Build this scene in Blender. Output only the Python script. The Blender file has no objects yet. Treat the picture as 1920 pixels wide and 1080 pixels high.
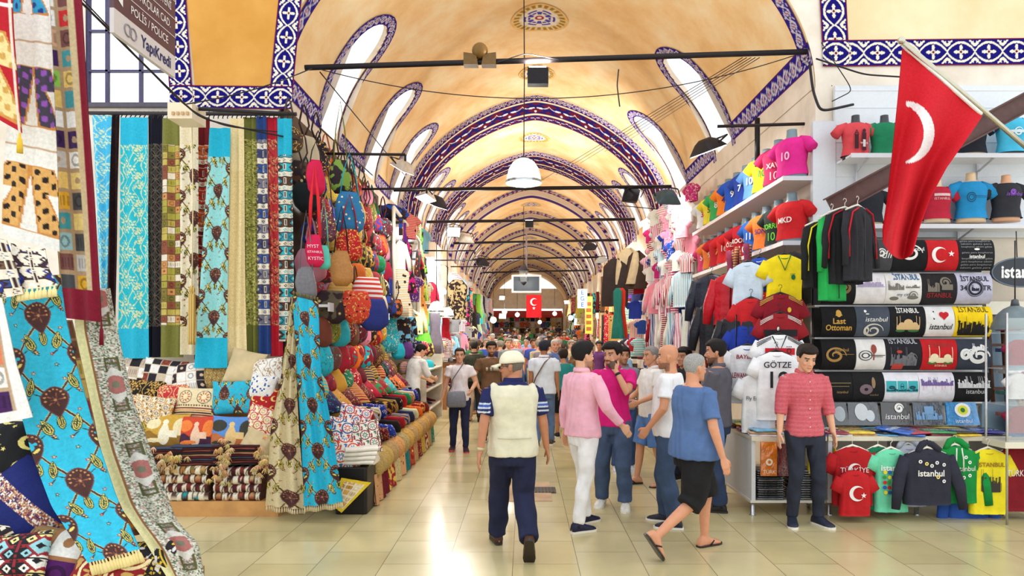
import bpy, math, random
import numpy as np
from mathutils import Vector, Matrix, noise as mnoise

random.seed(7); RNG = np.random.RandomState(7)
SC = bpy.context.scene
COL = SC.collection
PI = math.pi

# ------------------------------------------------------------------ camera, sky, exposure
cam_d = bpy.data.cameras.new('camera'); cam = bpy.data.objects.new('camera', cam_d); COL.objects.link(cam)
cam.location = (0, 0, 1.8); cam.rotation_euler = (PI/2, 0, 0)
cam_d.lens = 24; cam_d.sensor_width = 36
cam_d.shift_x = -25/1920; cam_d.shift_y = 95/1920
cam_d.clip_start = .05; cam_d.clip_end = 300
SC.camera = cam
W = bpy.data.worlds.new('sky'); SC.world = W; W.use_nodes = True
bgn = W.node_tree.nodes['Background']; bgn.inputs[0].default_value = (.93, .97, 1, 1); bgn.inputs[1].default_value = 1.6
SC.view_settings.view_transform = 'Standard'; SC.view_settings.look = 'None'
SC.view_settings.exposure = 0.0; SC.view_settings.gamma = 1; SC.view_settings.use_curve_mapping = False
try:
    SC.cycles.use_denoising = True; SC.cycles.max_bounces = 7; SC.cycles.diffuse_bounces = 4; SC.cycles.glossy_bounces = 2
    SC.cycles.transmission_bounces = 4; SC.cycles.sample_clamp_indirect = 6; SC.cycles.caustics_reflective = False; SC.cycles.caustics_refractive = False
except Exception: pass

def P(u, v, Y):
    return np.array([(u-985)/1280*Y, Y, 1.8+(635-v)/1280*Y])
def lin(c):
    c = np.asarray(c, float)/255
    return np.where(c <= .04045, c/12.92, ((c+.055)/1.055)**2.4)
def lc(c): return tuple(lin(c))+(1,)

# named colours (sRGB)
CN = dict(turquoise=(40,190,215), teal=(20,130,130), navy=(28,34,92), blue=(30,70,175), skyblue=(120,180,225), maroon=(120,20,40), red=(200,25,35),
 crimson=(165,20,40), orange=(235,120,25), yellow=(248,212,30), gold=(205,160,60), green=(25,140,60), lime=(110,200,50), mint=(110,215,175),
 white=(236,236,236), cream=(235,220,185), beige=(205,185,150), tan=(180,140,95), brown=(100,62,40), black=(22,22,26), grey=(120,120,125),
 charcoal=(60,60,66), silver=(190,192,196), pink=(235,120,160), magenta=(214,30,120), purple=(95,45,130), lilac=(185,165,215), olive=(125,125,50),
 slate=(70,78,92), denim=(55,80,130), lightgrey=(180,182,186), darkgreen=(25,70,50), rust=(165,75,35), rose=(200,90,110), khaki=(160,150,110), lightblue=(150,195,235))

# ------------------------------------------------------------------ materials
MATS = {}
def newmat(name):
    m = bpy.data.materials.new(name); m.use_nodes = True
    nt = m.node_tree; b = nt.nodes['Principled BSDF']
    return m, nt, b
def mixmul(nt, a, bsock, fac=1.0):
    n = nt.nodes.new('ShaderNodeMix'); n.data_type = 'RGBA'; n.blend_type = 'MULTIPLY'; n.inputs[0].default_value = fac
    nt.links.new(a, n.inputs[6]); nt.links.new(bsock, n.inputs[7]); return n.outputs[2]
def mat(name, src='obj', rough=.8, metal=0, noise_s=30, amt=.12, bump=.15, bump_s=None, spec=.3, sheen=0, color=None, coat=0, trans=0, alpha=1, emit=0):
    """src: 'obj' object colour, 'vert' painted pattern, 'fix' one colour"""
    if name in MATS: return MATS[name]
    m, nt, b = newmat(name)
    if src == 'obj': n = nt.nodes.new('ShaderNodeObjectInfo'); c = n.outputs['Color']
    elif src == 'vert': n = nt.nodes.new('ShaderNodeAttribute'); n.attribute_name = 'Col'; c = n.outputs['Color']
    else: n = nt.nodes.new('ShaderNodeRGB'); n.outputs[0].default_value = lc(color); c = n.outputs[0]
    tc = nt.nodes.new('ShaderNodeTexCoord')
    nz = nt.nodes.new('ShaderNodeTexNoise'); nz.inputs['Scale'].default_value = noise_s; nz.inputs['Detail'].default_value = 3
    nt.links.new(tc.outputs['Object'], nz.inputs['Vector'])
    if amt:
        rp = nt.nodes.new('ShaderNodeMapRange'); rp.inputs[1].default_value = .3; rp.inputs[2].default_value = .7
        rp.inputs[3].default_value = 1-amt; rp.inputs[4].default_value = 1+amt*.6
        nt.links.new(nz.outputs[0], rp.inputs[0]); c = mixmul(nt, c, rp.outputs[0])
    nt.links.new(c, b.inputs['Base Color'])
    b.inputs['Roughness'].default_value = rough; b.inputs['Metallic'].default_value = metal
    b.inputs['Specular IOR Level'].default_value = spec
    if sheen: b.inputs['Sheen Weight'].default_value = sheen
    if coat: b.inputs['Coat Weight'].default_value = coat; b.inputs['Coat Roughness'].default_value = .15
    if trans: b.inputs['Transmission Weight'].default_value = trans
    if alpha < 1: b.inputs['Alpha'].default_value = alpha
    if emit: nt.links.new(c, b.inputs['Emission Color']); b.inputs['Emission Strength'].default_value = emit
    if bump:
        bp = nt.nodes.new('ShaderNodeBump'); bp.inputs['Strength'].default_value = bump; bp.inputs['Distance'].default_value = .02
        n2 = nz
        if bump_s:
            n2 = nt.nodes.new('ShaderNodeTexNoise'); n2.inputs['Scale'].default_value = bump_s; nt.links.new(tc.outputs['Object'], n2.inputs['Vector'])
        nt.links.new(n2.outputs[0], bp.inputs['Height']); nt.links.new(bp.outputs[0], b.inputs['Normal'])
    MATS[name] = m; return m
M_CLOTH = mat('woven_cloth', 'obj', .85, noise_s=9, amt=.12, bump=.5, bump_s=14)
M_PAT = mat('patterned_cloth', 'vert', .8, noise_s=60, amt=.13, bump=.25, bump_s=180)
M_PAINT = mat('painted_tilework', 'vert', .95, noise_s=5, amt=.08, bump=.05, spec=.04)
M_PRINT = mat('screen_print', 'obj', .7, amt=.05, bump=0)
M_SKIN = mat('skin', 'vert', .5, noise_s=20, amt=.06, bump=.05, spec=.4)
M_HAIR = mat('hair', 'obj', .6, noise_s=120, amt=.35, bump=.6, bump_s=150)
M_METAL = mat('painted_iron', 'obj', .45, metal=.3, amt=.15, noise_s=15, bump=.08)
M_CHROME = mat('brushed_steel', 'obj', .25, metal=.9, amt=.05, bump=0)
M_PLASTIC = mat('plastic', 'obj', .35, amt=.03, bump=0, spec=.5)
M_WRAP = mat('glossy_wrapping', 'obj', .18, amt=.25, noise_s=12, bump=1.0, bump_s=16, spec=.9, coat=.6)
M_WOOD = mat('wood_board', 'obj', .4, noise_s=6, amt=.2, bump=.05)
M_LEATHER = mat('leather', 'obj', .45, noise_s=40, amt=.15, bump=.2)
M_JEANS = mat('denim_cloth', 'obj', .9, noise_s=7, amt=.25, bump=.4, bump_s=12)
M_GLASS = mat('clear_glass', 'fix', .03, color=(235,245,245), amt=0, bump=0, alpha=.16, spec=.9)
def glow(name, color, strength):
    if name in MATS: return MATS[name]
    m, nt, b = newmat(name)
    b.inputs['Base Color'].default_value = lc(color); b.inputs['Emission Color'].default_value = lc(color); b.inputs['Emission Strength'].default_value = strength
    tc = nt.nodes.new('ShaderNodeTexCoord'); nz = nt.nodes.new('ShaderNodeTexNoise'); nt.links.new(tc.outputs['Object'], nz.inputs['Vector'])
    rp = nt.nodes.new('ShaderNodeMapRange'); rp.inputs[3].default_value = strength*.9; rp.inputs[4].default_value = strength*1.1
    nt.links.new(nz.outputs[0], rp.inputs[0]); nt.links.new(rp.outputs[0], b.inputs['Emission Strength'])
    MATS[name] = m; return m
def motif_mat(name, kind, c2, scale=10, c3=None, amt=.45):
    """object colour ground with a second colour in a repeated figure"""
    if name in MATS: return MATS[name]
    m, nt, b = newmat(name); L = nt.links.new
    oi = nt.nodes.new('ShaderNodeObjectInfo'); tc = nt.nodes.new('ShaderNodeTexCoord')
    add = nt.nodes.new('ShaderNodeVectorMath'); add.operation = 'ADD'; L(tc.outputs['Object'], add.inputs[0])
    sc = nt.nodes.new('ShaderNodeVectorMath'); sc.operation = 'SCALE'; sc.inputs[0].default_value = (7, 5, 3); L(oi.outputs['Random'], sc.inputs['Scale']); L(sc.outputs[0], add.inputs[1])
    if kind == 'voronoi':
        t = nt.nodes.new('ShaderNodeTexVoronoi'); t.inputs['Scale'].default_value = scale; out = t.outputs['Distance']; lo, hi = .28, .33
    elif kind == 'stripe':
        t = nt.nodes.new('ShaderNodeTexWave'); t.bands_direction = 'Z'; t.inputs['Scale'].default_value = scale; t.inputs['Distortion'].default_value = .4; out = t.outputs[0]; lo, hi = .45, .55
    elif kind == 'vstripe':
        t = nt.nodes.new('ShaderNodeTexWave'); t.bands_direction = 'X'; t.inputs['Scale'].default_value = scale; t.inputs['Distortion'].default_value = .4; out = t.outputs[0]; lo, hi = .45, .55
    else:
        t = nt.nodes.new('ShaderNodeTexNoise'); t.inputs['Scale'].default_value = scale; t.inputs['Detail'].default_value = 1; out = t.outputs[0]; lo, hi = .5, .54
    nd = nt.nodes.new('ShaderNodeTexNoise'); nd.inputs['Scale'].default_value = scale*.9; L(add.outputs[0], nd.inputs['Vector']); av = nt.nodes.new('ShaderNodeVectorMath'); av.operation = 'MULTIPLY_ADD'; L(nd.outputs['Color'], av.inputs[0]); av.inputs[1].default_value = (3.6/scale,)*3 if kind == 'voronoi' else (0,0,0); L(add.outputs[0], av.inputs[2]); L(av.outputs[0], t.inputs['Vector'])
    r = nt.nodes.new('ShaderNodeMapRange'); r.inputs[1].default_value = lo; r.inputs[2].default_value = hi; L(out, r.inputs[0])
    mx = nt.nodes.new('ShaderNodeMix'); mx.data_type = 'RGBA'; L(r.outputs[0], mx.inputs[0]); mx.inputs[6].default_value = lc(c2); L(oi.outputs['Color'], mx.inputs[7])
    c = mx.outputs[2]
    if c3 is not None:
        t2 = nt.nodes.new('ShaderNodeTexVoronoi'); t2.inputs['Scale'].default_value = scale*.7; L(add.outputs[0], t2.inputs['Vector'])
        r2 = nt.nodes.new('ShaderNodeMapRange'); r2.inputs[1].default_value = .2; r2.inputs[2].default_value = .16; L(t2.outputs['Distance'], r2.inputs[0])
        m2 = nt.nodes.new('ShaderNodeMix'); m2.data_type = 'RGBA'; L(r2.outputs[0], m2.inputs[0]); L(c, m2.inputs[6]); m2.inputs[7].default_value = lc(c3); c = m2.outputs[2]
    L(c, b.inputs['Base Color']); b.inputs['Roughness'].default_value = .8; b.inputs['Specular IOR Level'].default_value = .3
    bp = nt.nodes.new('ShaderNodeBump'); bp.inputs['Strength'].default_value = .4; bp.inputs['Distance'].default_value = .02
    n2 = nt.nodes.new('ShaderNodeTexNoise'); n2.inputs['Scale'].default_value = 14; L(tc.outputs['Object'], n2.inputs['Vector']); L(n2.outputs[0], bp.inputs['Height']); L(bp.outputs[0], b.inputs['Normal'])
    MATS[name] = m; return m
M_BAG = [motif_mat('bag_cloth_gold_figures','voronoi',(214,170,90),26,(60,24,34)), motif_mat('bag_cloth_dark_figures','noise',(40,26,32),17,(226,196,130)), motif_mat('bag_cloth_red_figures','noise',(150,30,40),14,(236,214,160)), motif_mat('bag_cloth_teal_figures','voronoi',(40,130,140),20,(236,220,180))]
M_MOT = [motif_mat('cloth_cream_flowers', 'voronoi', (235,220,190), 20, (150,30,40)), motif_mat('cloth_gold_bands', 'stripe', (205,165,80), 9, (40,30,30)),
         motif_mat('cloth_white_bands', 'stripe', (235,235,230), 7), motif_mat('cloth_dark_figures', 'noise', (45,30,35), 11, (225,190,110)),
         motif_mat('cloth_white_stripes', 'vstripe', (240,240,240), 8), motif_mat('cloth_turquoise_dots', 'voronoi', (40,170,190), 16, (240,225,190))]

# ------------------------------------------------------------------ mesh building
class MB:
    def __init__(s): s.V=[]; s.F=[]; s.C=[]; s.n=0
    def add(s, V, F, col=None):
        V = np.asarray(V, float).reshape(-1,3)
        for f in (F if isinstance(F, list) else [F]):
            f = np.asarray(f, int)
            if f.size: s.F.append(f+s.n)
        s.V.append(V); s.n += len(V)
        if col is None: col = (1,1,1)
        col = np.asarray(col, float)
        s.C.append(np.tile(col, (len(V),1)) if col.ndim == 1 else col.reshape(-1,3)); return s
    def grid(s, Pm, cu=False, cv=False, col=None, skip=None):
        n, m = Pm.shape[:2]
        I = np.arange(n*m).reshape(n, m)
        A = np.vstack([I, I[:1]]) if cu else I
        A = np.hstack([A, A[:, :1]]) if cv else A
        f = np.stack([A[:-1,:-1], A[:-1,1:], A[1:,1:], A[1:,:-1]], -1).reshape(-1,4)
        if skip is not None: f = f[~skip.reshape(-1)]
        return s.add(Pm.reshape(-1,3), f, None if col is None else col)
    def loft(s, secs, k=16, caps=True, col=None, p=2.0):
        """secs: (center, u axis vec, v axis vec) -> closed rings"""
        th = np.linspace(0, 2*PI, k, endpoint=False); c, sn = np.cos(th), np.sin(th)
        if p != 2: c = np.sign(c)*abs(c)**(2/p); sn = np.sign(sn)*abs(sn)**(2/p)
        R = np.array([np.asarray(o)[None,:]+c[:,None]*np.asarray(a)[None,:]+sn[:,None]*np.asarray(b)[None,:] for o,a,b in secs])
        n = len(secs)
        colr = None if col is None else (np.tile(np.asarray(col, float), (n*k,1)) if np.asarray(col).ndim == 1 else col)
        b0 = s.n; s.grid(R, cv=True, col=colr)
        if caps:
            cc = (1,1,1) if col is None or np.asarray(col).ndim != 1 else col
            for idx, flip in ((0, False), (n-1, True)):
                q = s.n; s.add([R[idx].mean(0)], [], cc)
                r = b0+idx*k+np.arange(k); r2 = np.roll(r, -1)
                tri = np.stack([np.full(k, q), r2, r] if not flip else [np.full(k, q), r, r2], -1); s.F.append(tri)
        return s
    def tube(s, pts, r, k=8, col=None, caps=True, flat=None, ref=(0,0,1)):
        pts = np.asarray(pts, float); r = np.broadcast_to(np.asarray(r, float), (len(pts),))
        T = np.gradient(pts, axis=0); T /= np.linalg.norm(T, axis=1)[:,None]+1e-9
        a = np.cross(T[0], ref)
        if np.linalg.norm(a) < .05: a = np.cross(T[0], (0,1,0) if abs(T[0][1]) < .9 else (1,0,0))
        a /= np.linalg.norm(a); secs = []
        for i in range(len(pts)):
            a = a-T[i]*np.dot(a, T[i]); a /= np.linalg.norm(a)+1e-9; b = np.cross(T[i], a)
            secs.append((pts[i], a*r[i], b*r[i]*(flat if flat else 1)))
        return s.loft(secs, k, caps, col)
    def box(s, lo, hi, col=None):
        lo, hi = np.array(lo, float), np.array(hi, float)
        V = np.array([[x,y,z] for z in (lo[2],hi[2]) for y in (lo[1],hi[1]) for x in (lo[0],hi[0])])
        F = [[0,2,3,1],[4,5,7,6],[0,1,5,4],[2,6,7,3],[0,4,6,2],[1,3,7,5]]
        return s.add(V, np.array(F), col)
    def bbox(s, lo, hi, r=.01, col=None):
        """box with rounded vertical section (bevelled)"""
        lo, hi = np.array(lo, float), np.array(hi, float); c = (lo+hi)/2; h = (hi-lo)/2
        secs = []
        for z, k in ((-h[2], 1-r/min(h[0],h[1])), (-h[2]+r, 1), (h[2]-r, 1), (h[2], 1-r/min(h[0],h[1]))):
            secs.append((c+np.array([0,0,z]), np.array([h[0]*k,0,0]), np.array([0,h[1]*k,0])))
        return s.loft(secs, 24, True, col, p=14)
    def sphere(s, c, r, k=12, m=8, col=None):
        r = np.broadcast_to(np.asarray(r, float), (3,)); c = np.asarray(c, float)
        ph = np.linspace(-PI/2+.15, PI/2-.15, m)
        return s.loft([(c+np.array([0,0,math.sin(p)*r[2]]), np.array([r[0]*math.cos(p),0,0]), np.array([0,r[1]*math.cos(p),0])) for p in ph], k, True, col)
    def revolve(s, prof, c=(0,0,0), k=24, col=None, caps=False):
        return s.loft([(np.array(c)+np.array([0,0,z]), np.array([r,0,0]), np.array([0,r,0])) for r, z in prof], k, caps, col)
    def prism(s, pts, y0, y1, col=None):
        """convex or star-shaped outline in XZ swept between y0 and y1"""
        pts = np.asarray(pts, float); n = len(pts); c = pts.mean(0)
        V = [[p[0],y0,p[1]] for p in pts]+[[p[0],y1,p[1]] for p in pts]+[[c[0],y0,c[1]],[c[0],y1,c[1]]]
        i = np.arange(n); j = (i+1) % n
        return s.add(V, [np.stack([i,j,j+n,i+n],-1), np.stack([np.full(n,2*n),j,i],-1), np.stack([np.full(n,2*n+1),i+n,j+n],-1)], col)
    def xf(s, M, t=(0,0,0)):
        s.V = [v@np.array(M).T+np.array(t) for v in s.V]; return s
    def merge(s, o, M=None, t=(0,0,0)):
        for_v = np.vstack(o.V); for_c = np.vstack(o.C)
        if M is not None: for_v = for_v@np.array(M).T
        F = [f for f in o.F]; s.F += [f+s.n for f in F]; s.V.append(for_v+np.array(t)); s.C.append(for_c); s.n += len(for_v); return s
    def mesh(s, name, smooth=True):
        me = bpy.data.meshes.new(name); V = np.vstack(s.V); C = np.vstack(s.C)
        me.vertices.add(len(V)); me.vertices.foreach_set('co', V.astype(np.float32).ravel())
        nl = sum(f.size for f in s.F); npoly = sum(len(f) for f in s.F)
        me.loops.add(nl); me.loops.foreach_set('vertex_index', np.concatenate([f.ravel() for f in s.F]).astype(np.int32))
        st = []; o = 0
        for f in s.F: st.append(o+np.arange(len(f))*f.shape[1]); o += f.size
        me.polygons.add(npoly); me.polygons.foreach_set('loop_start', np.concatenate(st).astype(np.int32))
        me.polygons.foreach_set('use_smooth', np.full(npoly, bool(smooth)))
        a = me.color_attributes.new('Col', 'FLOAT_COLOR', 'POINT')
        a.data.foreach_set('color', np.hstack([C, np.ones((len(C),1))]).astype(np.float32).ravel())
        me.update(calc_edges=True); me.validate(); return me
    def build(s, name, m, parent=None, color=None, smooth=True, sharp=None):
        me = s.mesh(name, smooth)
        if sharp: 
            try: me.set_sharp_from_angle(angle=math.radians(sharp))
            except Exception: pass
        me.materials.append(m); o = bpy.data.objects.new(name, me); COL.objects.link(o)
        if parent is not None: o.parent = parent
        if color is not None: o.color = lc(color if not isinstance(color, str) else CN[color])
        return o
def flat(name, mb, m, parent=None, color=None): return mb.build(name, m, parent, color, smooth=False)
def empty(name, loc=(0,0,0), rz=0, label=None, cat=None, group=None):
    o = bpy.data.objects.new(name, None); COL.objects.link(o); o.location = loc; o.rotation_euler = (0,0,rz); o.empty_display_size = .1
    if label: tag(o, label, cat, group)
    return o
def tag(o, label, cat, group=None, kind=None):
    o['label'] = label; o['category'] = cat
    if group: o['group'] = group
    if kind: o['kind'] = kind
    return o
KIDS = {}
def kids(o): return [c for c in KIDS.get(o.name, [])]
def dup(o, loc=None, rot=None, label=None, scale=None, color=None, partcol=None):
    """copy of a thing and its parts"""
    def cp(a, parent):
        c = a.copy(); COL.objects.link(c); c.parent = parent
        for ch in children_of(a): cp(ch, c)
        return c
    r = cp(o, None)
    if loc is not None: r.location = loc
    if rot is not None: r.rotation_euler = rot if hasattr(rot, '__len__') else (0,0,rot)
    if scale is not None: r.scale = (scale,)*3 if not hasattr(scale, '__len__') else scale
    if label: r['label'] = label
    if color is not None: r.color = lc(color)
    if partcol:
        for ch in r.children_recursive:
            k = ch.name.split('.')[0]
            if k in partcol: ch.color = lc(partcol[k])
    return r
def children_of(a): return list(a.children)
def struct(o): o['kind'] = 'structure'; return o
ORD = ['first','second','third','fourth','fifth','sixth','seventh','eighth','ninth','tenth','eleventh','twelfth','thirteenth','fourteenth','fifteenth','sixteenth','seventeenth','eighteenth','nineteenth','twentieth','twenty-first','twenty-second','twenty-third','twenty-fourth','twenty-fifth','twenty-sixth','twenty-seventh','twenty-eighth','twenty-ninth','thirtieth']
def jit(c, a=18): return tuple(int(min(255, max(0, x+random.uniform(-a, a)))) for x in c)

# ------------------------------------------------------------------ text
TXT = {}
def text_vf(s, size=1.0, shear=0, bold=0):
    key = (s, shear, bold)
    if key not in TXT:
        cu = bpy.data.curves.new('t', 'FONT'); cu.body = s; cu.align_x = 'CENTER'; cu.align_y = 'CENTER'; cu.size = 1; cu.shear = shear; cu.resolution_u = 3; cu.offset = bold; cu.fill_mode = 'FRONT'
        ob = bpy.data.objects.new('t', cu); me = ob.to_mesh()
        V = np.zeros(len(me.vertices)*3); me.vertices.foreach_get('co', V); V = V.reshape(-1,3)
        me.calc_loop_triangles(); T = np.zeros(len(me.loop_triangles)*3, int); me.loop_triangles.foreach_get('vertices', T); T = T.reshape(-1,3)
        ob.to_mesh_clear(); bpy.data.objects.remove(ob); bpy.data.curves.remove(cu); TXT[key] = (V, T)
    V, T = TXT[key]; return V*size, T
def text_on(mb, s, size, fn, x=0, y=0, col=None, width=None, **k):
    """lettering mapped by fn(x,y)->xyz"""
    V, T = text_vf(s, size, **k); V = V.copy()
    if width: w = V[:,0].max()-V[:,0].min(); V[:,0] *= width/max(w, 1e-6)
    mb.add(fn(V[:,0]+x, V[:,1]+y), T, col); return mb

# ------------------------------------------------------------------ pattern painter (flat dyed colours in cloth coordinates, metres)
class Paint:
    def __init__(s, u, v, bg): s.u=np.asarray(u,float); s.v=np.asarray(v,float); s.c=np.tile(lin(bg), s.u.shape+(1,))
    def d(s, cu, cv, per, rot=0):
        du, dv = s.u-cu, s.v-cv
        if per:
            if per[0]: du = (du+per[0]/2)%per[0]-per[0]/2
            if per[1]: dv = (dv+per[1]/2)%per[1]-per[1]/2
        if rot: c_, s_ = math.cos(rot), math.sin(rot); du, dv = du*c_+dv*s_, -du*s_+dv*c_
        return du, dv
    def put(s, m, col): s.c[m] = lin(col); return s
    def ell(s, cu, cv, a, b, col, per=None, rot=0, inner=None):
        du, dv = s.d(cu, cv, per, rot); q = (du/a)**2+(dv/b)**2; m = q < 1
        if inner: m &= q > inner**2
        return s.put(m, col)
    def drop(s, cu, cv, a, b, col, per=None, flip=1, rot=0):
        """leaf / tulip: round at one end, pointed at the other"""
        du, dv = s.d(cu, cv, per, rot); t = np.clip((dv*flip/b+1)/2, 0, 1); w = a*np.sin(PI*t**.7)**.8
        return s.put((abs(du) < w) & (abs(dv) < b), col)
    def rect(s, cu, cv, a, b, col, per=None): du, dv = s.d(cu, cv, per); return s.put((abs(du)<a)&(abs(dv)<b), col)
    def dia(s, cu, cv, a, b, col, per=None): du, dv = s.d(cu, cv, per); return s.put(abs(du)/a+abs(dv)/b < 1, col)
    def wave(s, amp, per, ph, w, col, cu=0, pu=None):
        x = s.u-cu-amp*np.sin(2*PI*s.v/per+ph)
        if pu: x = (x+pu/2)%pu-pu/2
        return s.put(abs(x) < w, col)
    def flower(s, cu, cv, r, col, cc, per=None, n=5):
        du, dv = s.d(cu, cv, per); a = np.arctan2(dv, du); q = np.hypot(du, dv)
        s.put(q < r*(.65+.35*np.cos(n*a)), col); return s.put(q < r*.3, cc)
def p_tulip(u, v, bg, dark=(74,44,42), acc=(232,210,110), leaf=(50,70,50), red=(150,40,45), alt=None):
    p = Paint(u, v, bg); A, B = .30, .46; per = (A, B); lt = tuple(int(x*1.5) for x in dark)
    for q in (0, 1):
        for sg in (1, -1):
            x = np.abs(((p.v+q*B/2)/B) % 1-.5)*2; cu = p.u-q*A/2-sg*(A/2)*(1-x)
            x0 = (cu+A/2)%A-A/2; p.put(abs(x0) < .0075, acc); p.put(abs(x0) < .0055, dark)
    for q in (0, 1):
        ou, ov = q*A/2, q*B/2+B*.25
        for a, b, ro in ((.0,-.012,0),(.062,.012,.25),(-.062,.012,-.25)):
            for w_, h_, cc in ((.021,.050,leaf),(.0165,.044,acc),(.013,.040,leaf),(.0075,.034,acc),(.0045,.030,leaf)): p.drop(ou+a, ov+b, w_, h_, cc, per, -1, rot=ro)
        for sg in (1,-1): p.ell(ou+sg*.045, ov+.075, .020, .0035, dark, per, rot=-sg*.7); p.ell(ou+sg*.085, ov+.06, .016, .003, leaf, per, rot=sg*.6)
        ou, ov = q*A/2, q*B/2
        p.drop(ou, ov, .060, .088, lt, per, 1); p.drop(ou, ov-.001, .055, .081, dark, per, 1)
        for k in range(9): a = PI*(-.05+k*.1375)+PI; p.ell(ou+.043*math.cos(a), ov-.022+.050*math.sin(a), .005, .005, (200,140,90), per)
        if q == 0: p.drop(ou, ov-.018, .016, .026, bg, per, -1); p.ell(ou-.022, ov+.012, .019, .007, acc, per, rot=.6); p.ell(ou+.022, ov+.012, .019, .007, acc, per, rot=-.6); p.ell(ou-.022, ov-.026, .010, .008, bg, per); p.ell(ou+.022, ov-.026, .010, .008, bg, per)
        else:
            p.flower(ou, ov-.014, .024, lt, (200,140,90), per, 6)
            for k in range(5): a = k*1.257; p.ell(ou+.03*math.cos(a), ov-.014+.03*math.sin(a), .010, .004, (150,90,60), per, rot=a)
        for a, b in ((.085,.06),(-.085,-.08),(.105,-.05),(-.11,.03),(.03,.20),(-.04,.19),(.06,-.12)): p.flower(ou+a, ov+b, .012, red if (a > 0) else dark, acc, per)
    return p.c
def p_floral(u, v, bg, fg, sec=None, s=.16):
    p = Paint(u, v, bg); per = (s*1.6, s*1.9); r = random.Random(3); sec = sec or fg
    p.wave(.03, .3, 0, .0045, fg, cu=0, pu=s*1.6/2); p.wave(.025, .22, 1, .003, sec, cu=.05, pu=s*1.6/2)
    for k in range(9):
        a, b, q = r.uniform(0, per[0]), r.uniform(0, per[1]), r.uniform(.022, .040)
        p.flower(a, b, q*1.15, fg, sec, per, 6); p.ell(a, b, q*.75, q*.75, bg, per, inner=.6)
        for j in range(3): p.ell(a+r.uniform(-.05,.05), b+r.uniform(-.05,.05), .016, .007, sec if j else fg, per, rot=r.uniform(0,3))
    return p.c
def p_bands(u, v, cols, light=(235,225,205), dark=(60,35,30), H=.75):
    p = Paint(u, v, cols[0]); n = len(cols)
    for i, c in enumerate(cols): p.rect(0, H*(i+.5)/n, 9, H/n/2, c, (0,H))
    for i in range(n): p.rect(0, H*i/n, 9, .026, light, (0,H)); p.rect(0, H*i/n+.030, 9, .004, dark, (0,H)); p.rect(0, H*i/n-.030, 9, .004, dark, (0,H)); p.dia(0, H*i/n, .02, .02, cols[(i+1)%n], (.07,H)); p.dia(0, H*i/n, .008, .008, light, (.07,H)); 
    for i in range(n):
        cv = H*(i+.5)/n; p.dia(0, cv, .05, .05, dark, (.16,H)); p.dia(0, cv, .038, .038, cols[(i+1)%n], (.16,H)); p.dia(0, cv, .015, .015, light, (.16,H)); p.rect(.08, cv, .012, .035, light, (.16,H)); p.rect(.08, cv, .006, .028, dark, (.16,H))
        p.rect(0, cv+.056, 9, .003, light, (0,H)); p.rect(0, cv-.056, 9, .003, light, (0,H)); p.rect(.01, cv+.066, .006, .005, light, (.024,H))
    return p.c
def p_patch(u, v, pal, s=.1, seam=(150,115,85), sw=.006, seed=1):
    p = Paint(u, v, seam); iu, iv = np.floor(u/s).astype(int), np.floor(v/s).astype(int)
    h = (iu*73+iv*151+seed*31+(iu*iv)%7*17) % 97; k = h % len(pal); P_ = np.array([lin(c) for c in pal])
    fu, fv = u-iu*s, v-iv*s; m = (fu > sw)&(fu < s-sw)&(fv > sw)&(fv < s-sw); p.c[m] = P_[k][m]
    q = np.hypot(fu-s/2, fv-s/2); t = h % 4
    p.c[m&(t==1)&(abs(q-s*.25) < s*.06)] *= .45; p.c[m&(t==2)&((np.floor(fu/.012)%2) == 0)&(abs(fv-s/2) < s*.25)] *= .6; p.c[m&(t==3)&(q < s*.16)] = lin(seam)
    return p.c
def p_speck(u, v, bg, cols, d=.55, s=.008):
    p = Paint(u, v, bg); iu, iv = np.floor(u/s).astype(int), np.floor(v/s).astype(int)
    h = np.abs(np.sin(iu*12.9898+iv*78.233)*43758.5453)%1; h2 = np.abs(np.sin(iu*39.34+iv*11.13)*23421.63)%1
    P_ = np.array([lin(c) for c in cols]); m = h < d; p.c[m] = P_[(h2*len(cols)).astype(int).clip(0, len(cols)-1)][m]
    return p.c
def p_lattice(u, v, bg, fg, a=.09, b=.13):
    p = Paint(u, v, bg)
    for q in (0, 1): p.ell(q*a/2, q*b/2, a/2*1.04, b/2*1.04, fg, (a,b), inner=.86); p.ell(q*a/2, q*b/2, a*.16, b*.2, tuple(int(x*.5+y*.5) for x, y in zip(bg, fg)), (a,b))
    return p.c
def p_suzani(u, v, bg, c1, c2, s=.18):
    p = Paint(u, v, bg); per = (s, s)
    for q in (0, 1):
        o = q*s/2; p.ell(o, o, s*.3, s*.3, c1, per); p.ell(o, o, s*.23, s*.23, bg, per); p.flower(o, o, s*.2, c2, c1, per, 8); p.ell(o, o, s*.06, s*.06, bg, per)
        for a in range(6): p.drop(o+s*.38*math.cos(a), o+s*.38*math.sin(a), s*.05, s*.1, c2 if a%2 else c1, per, rot=a)
    return p.c
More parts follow.
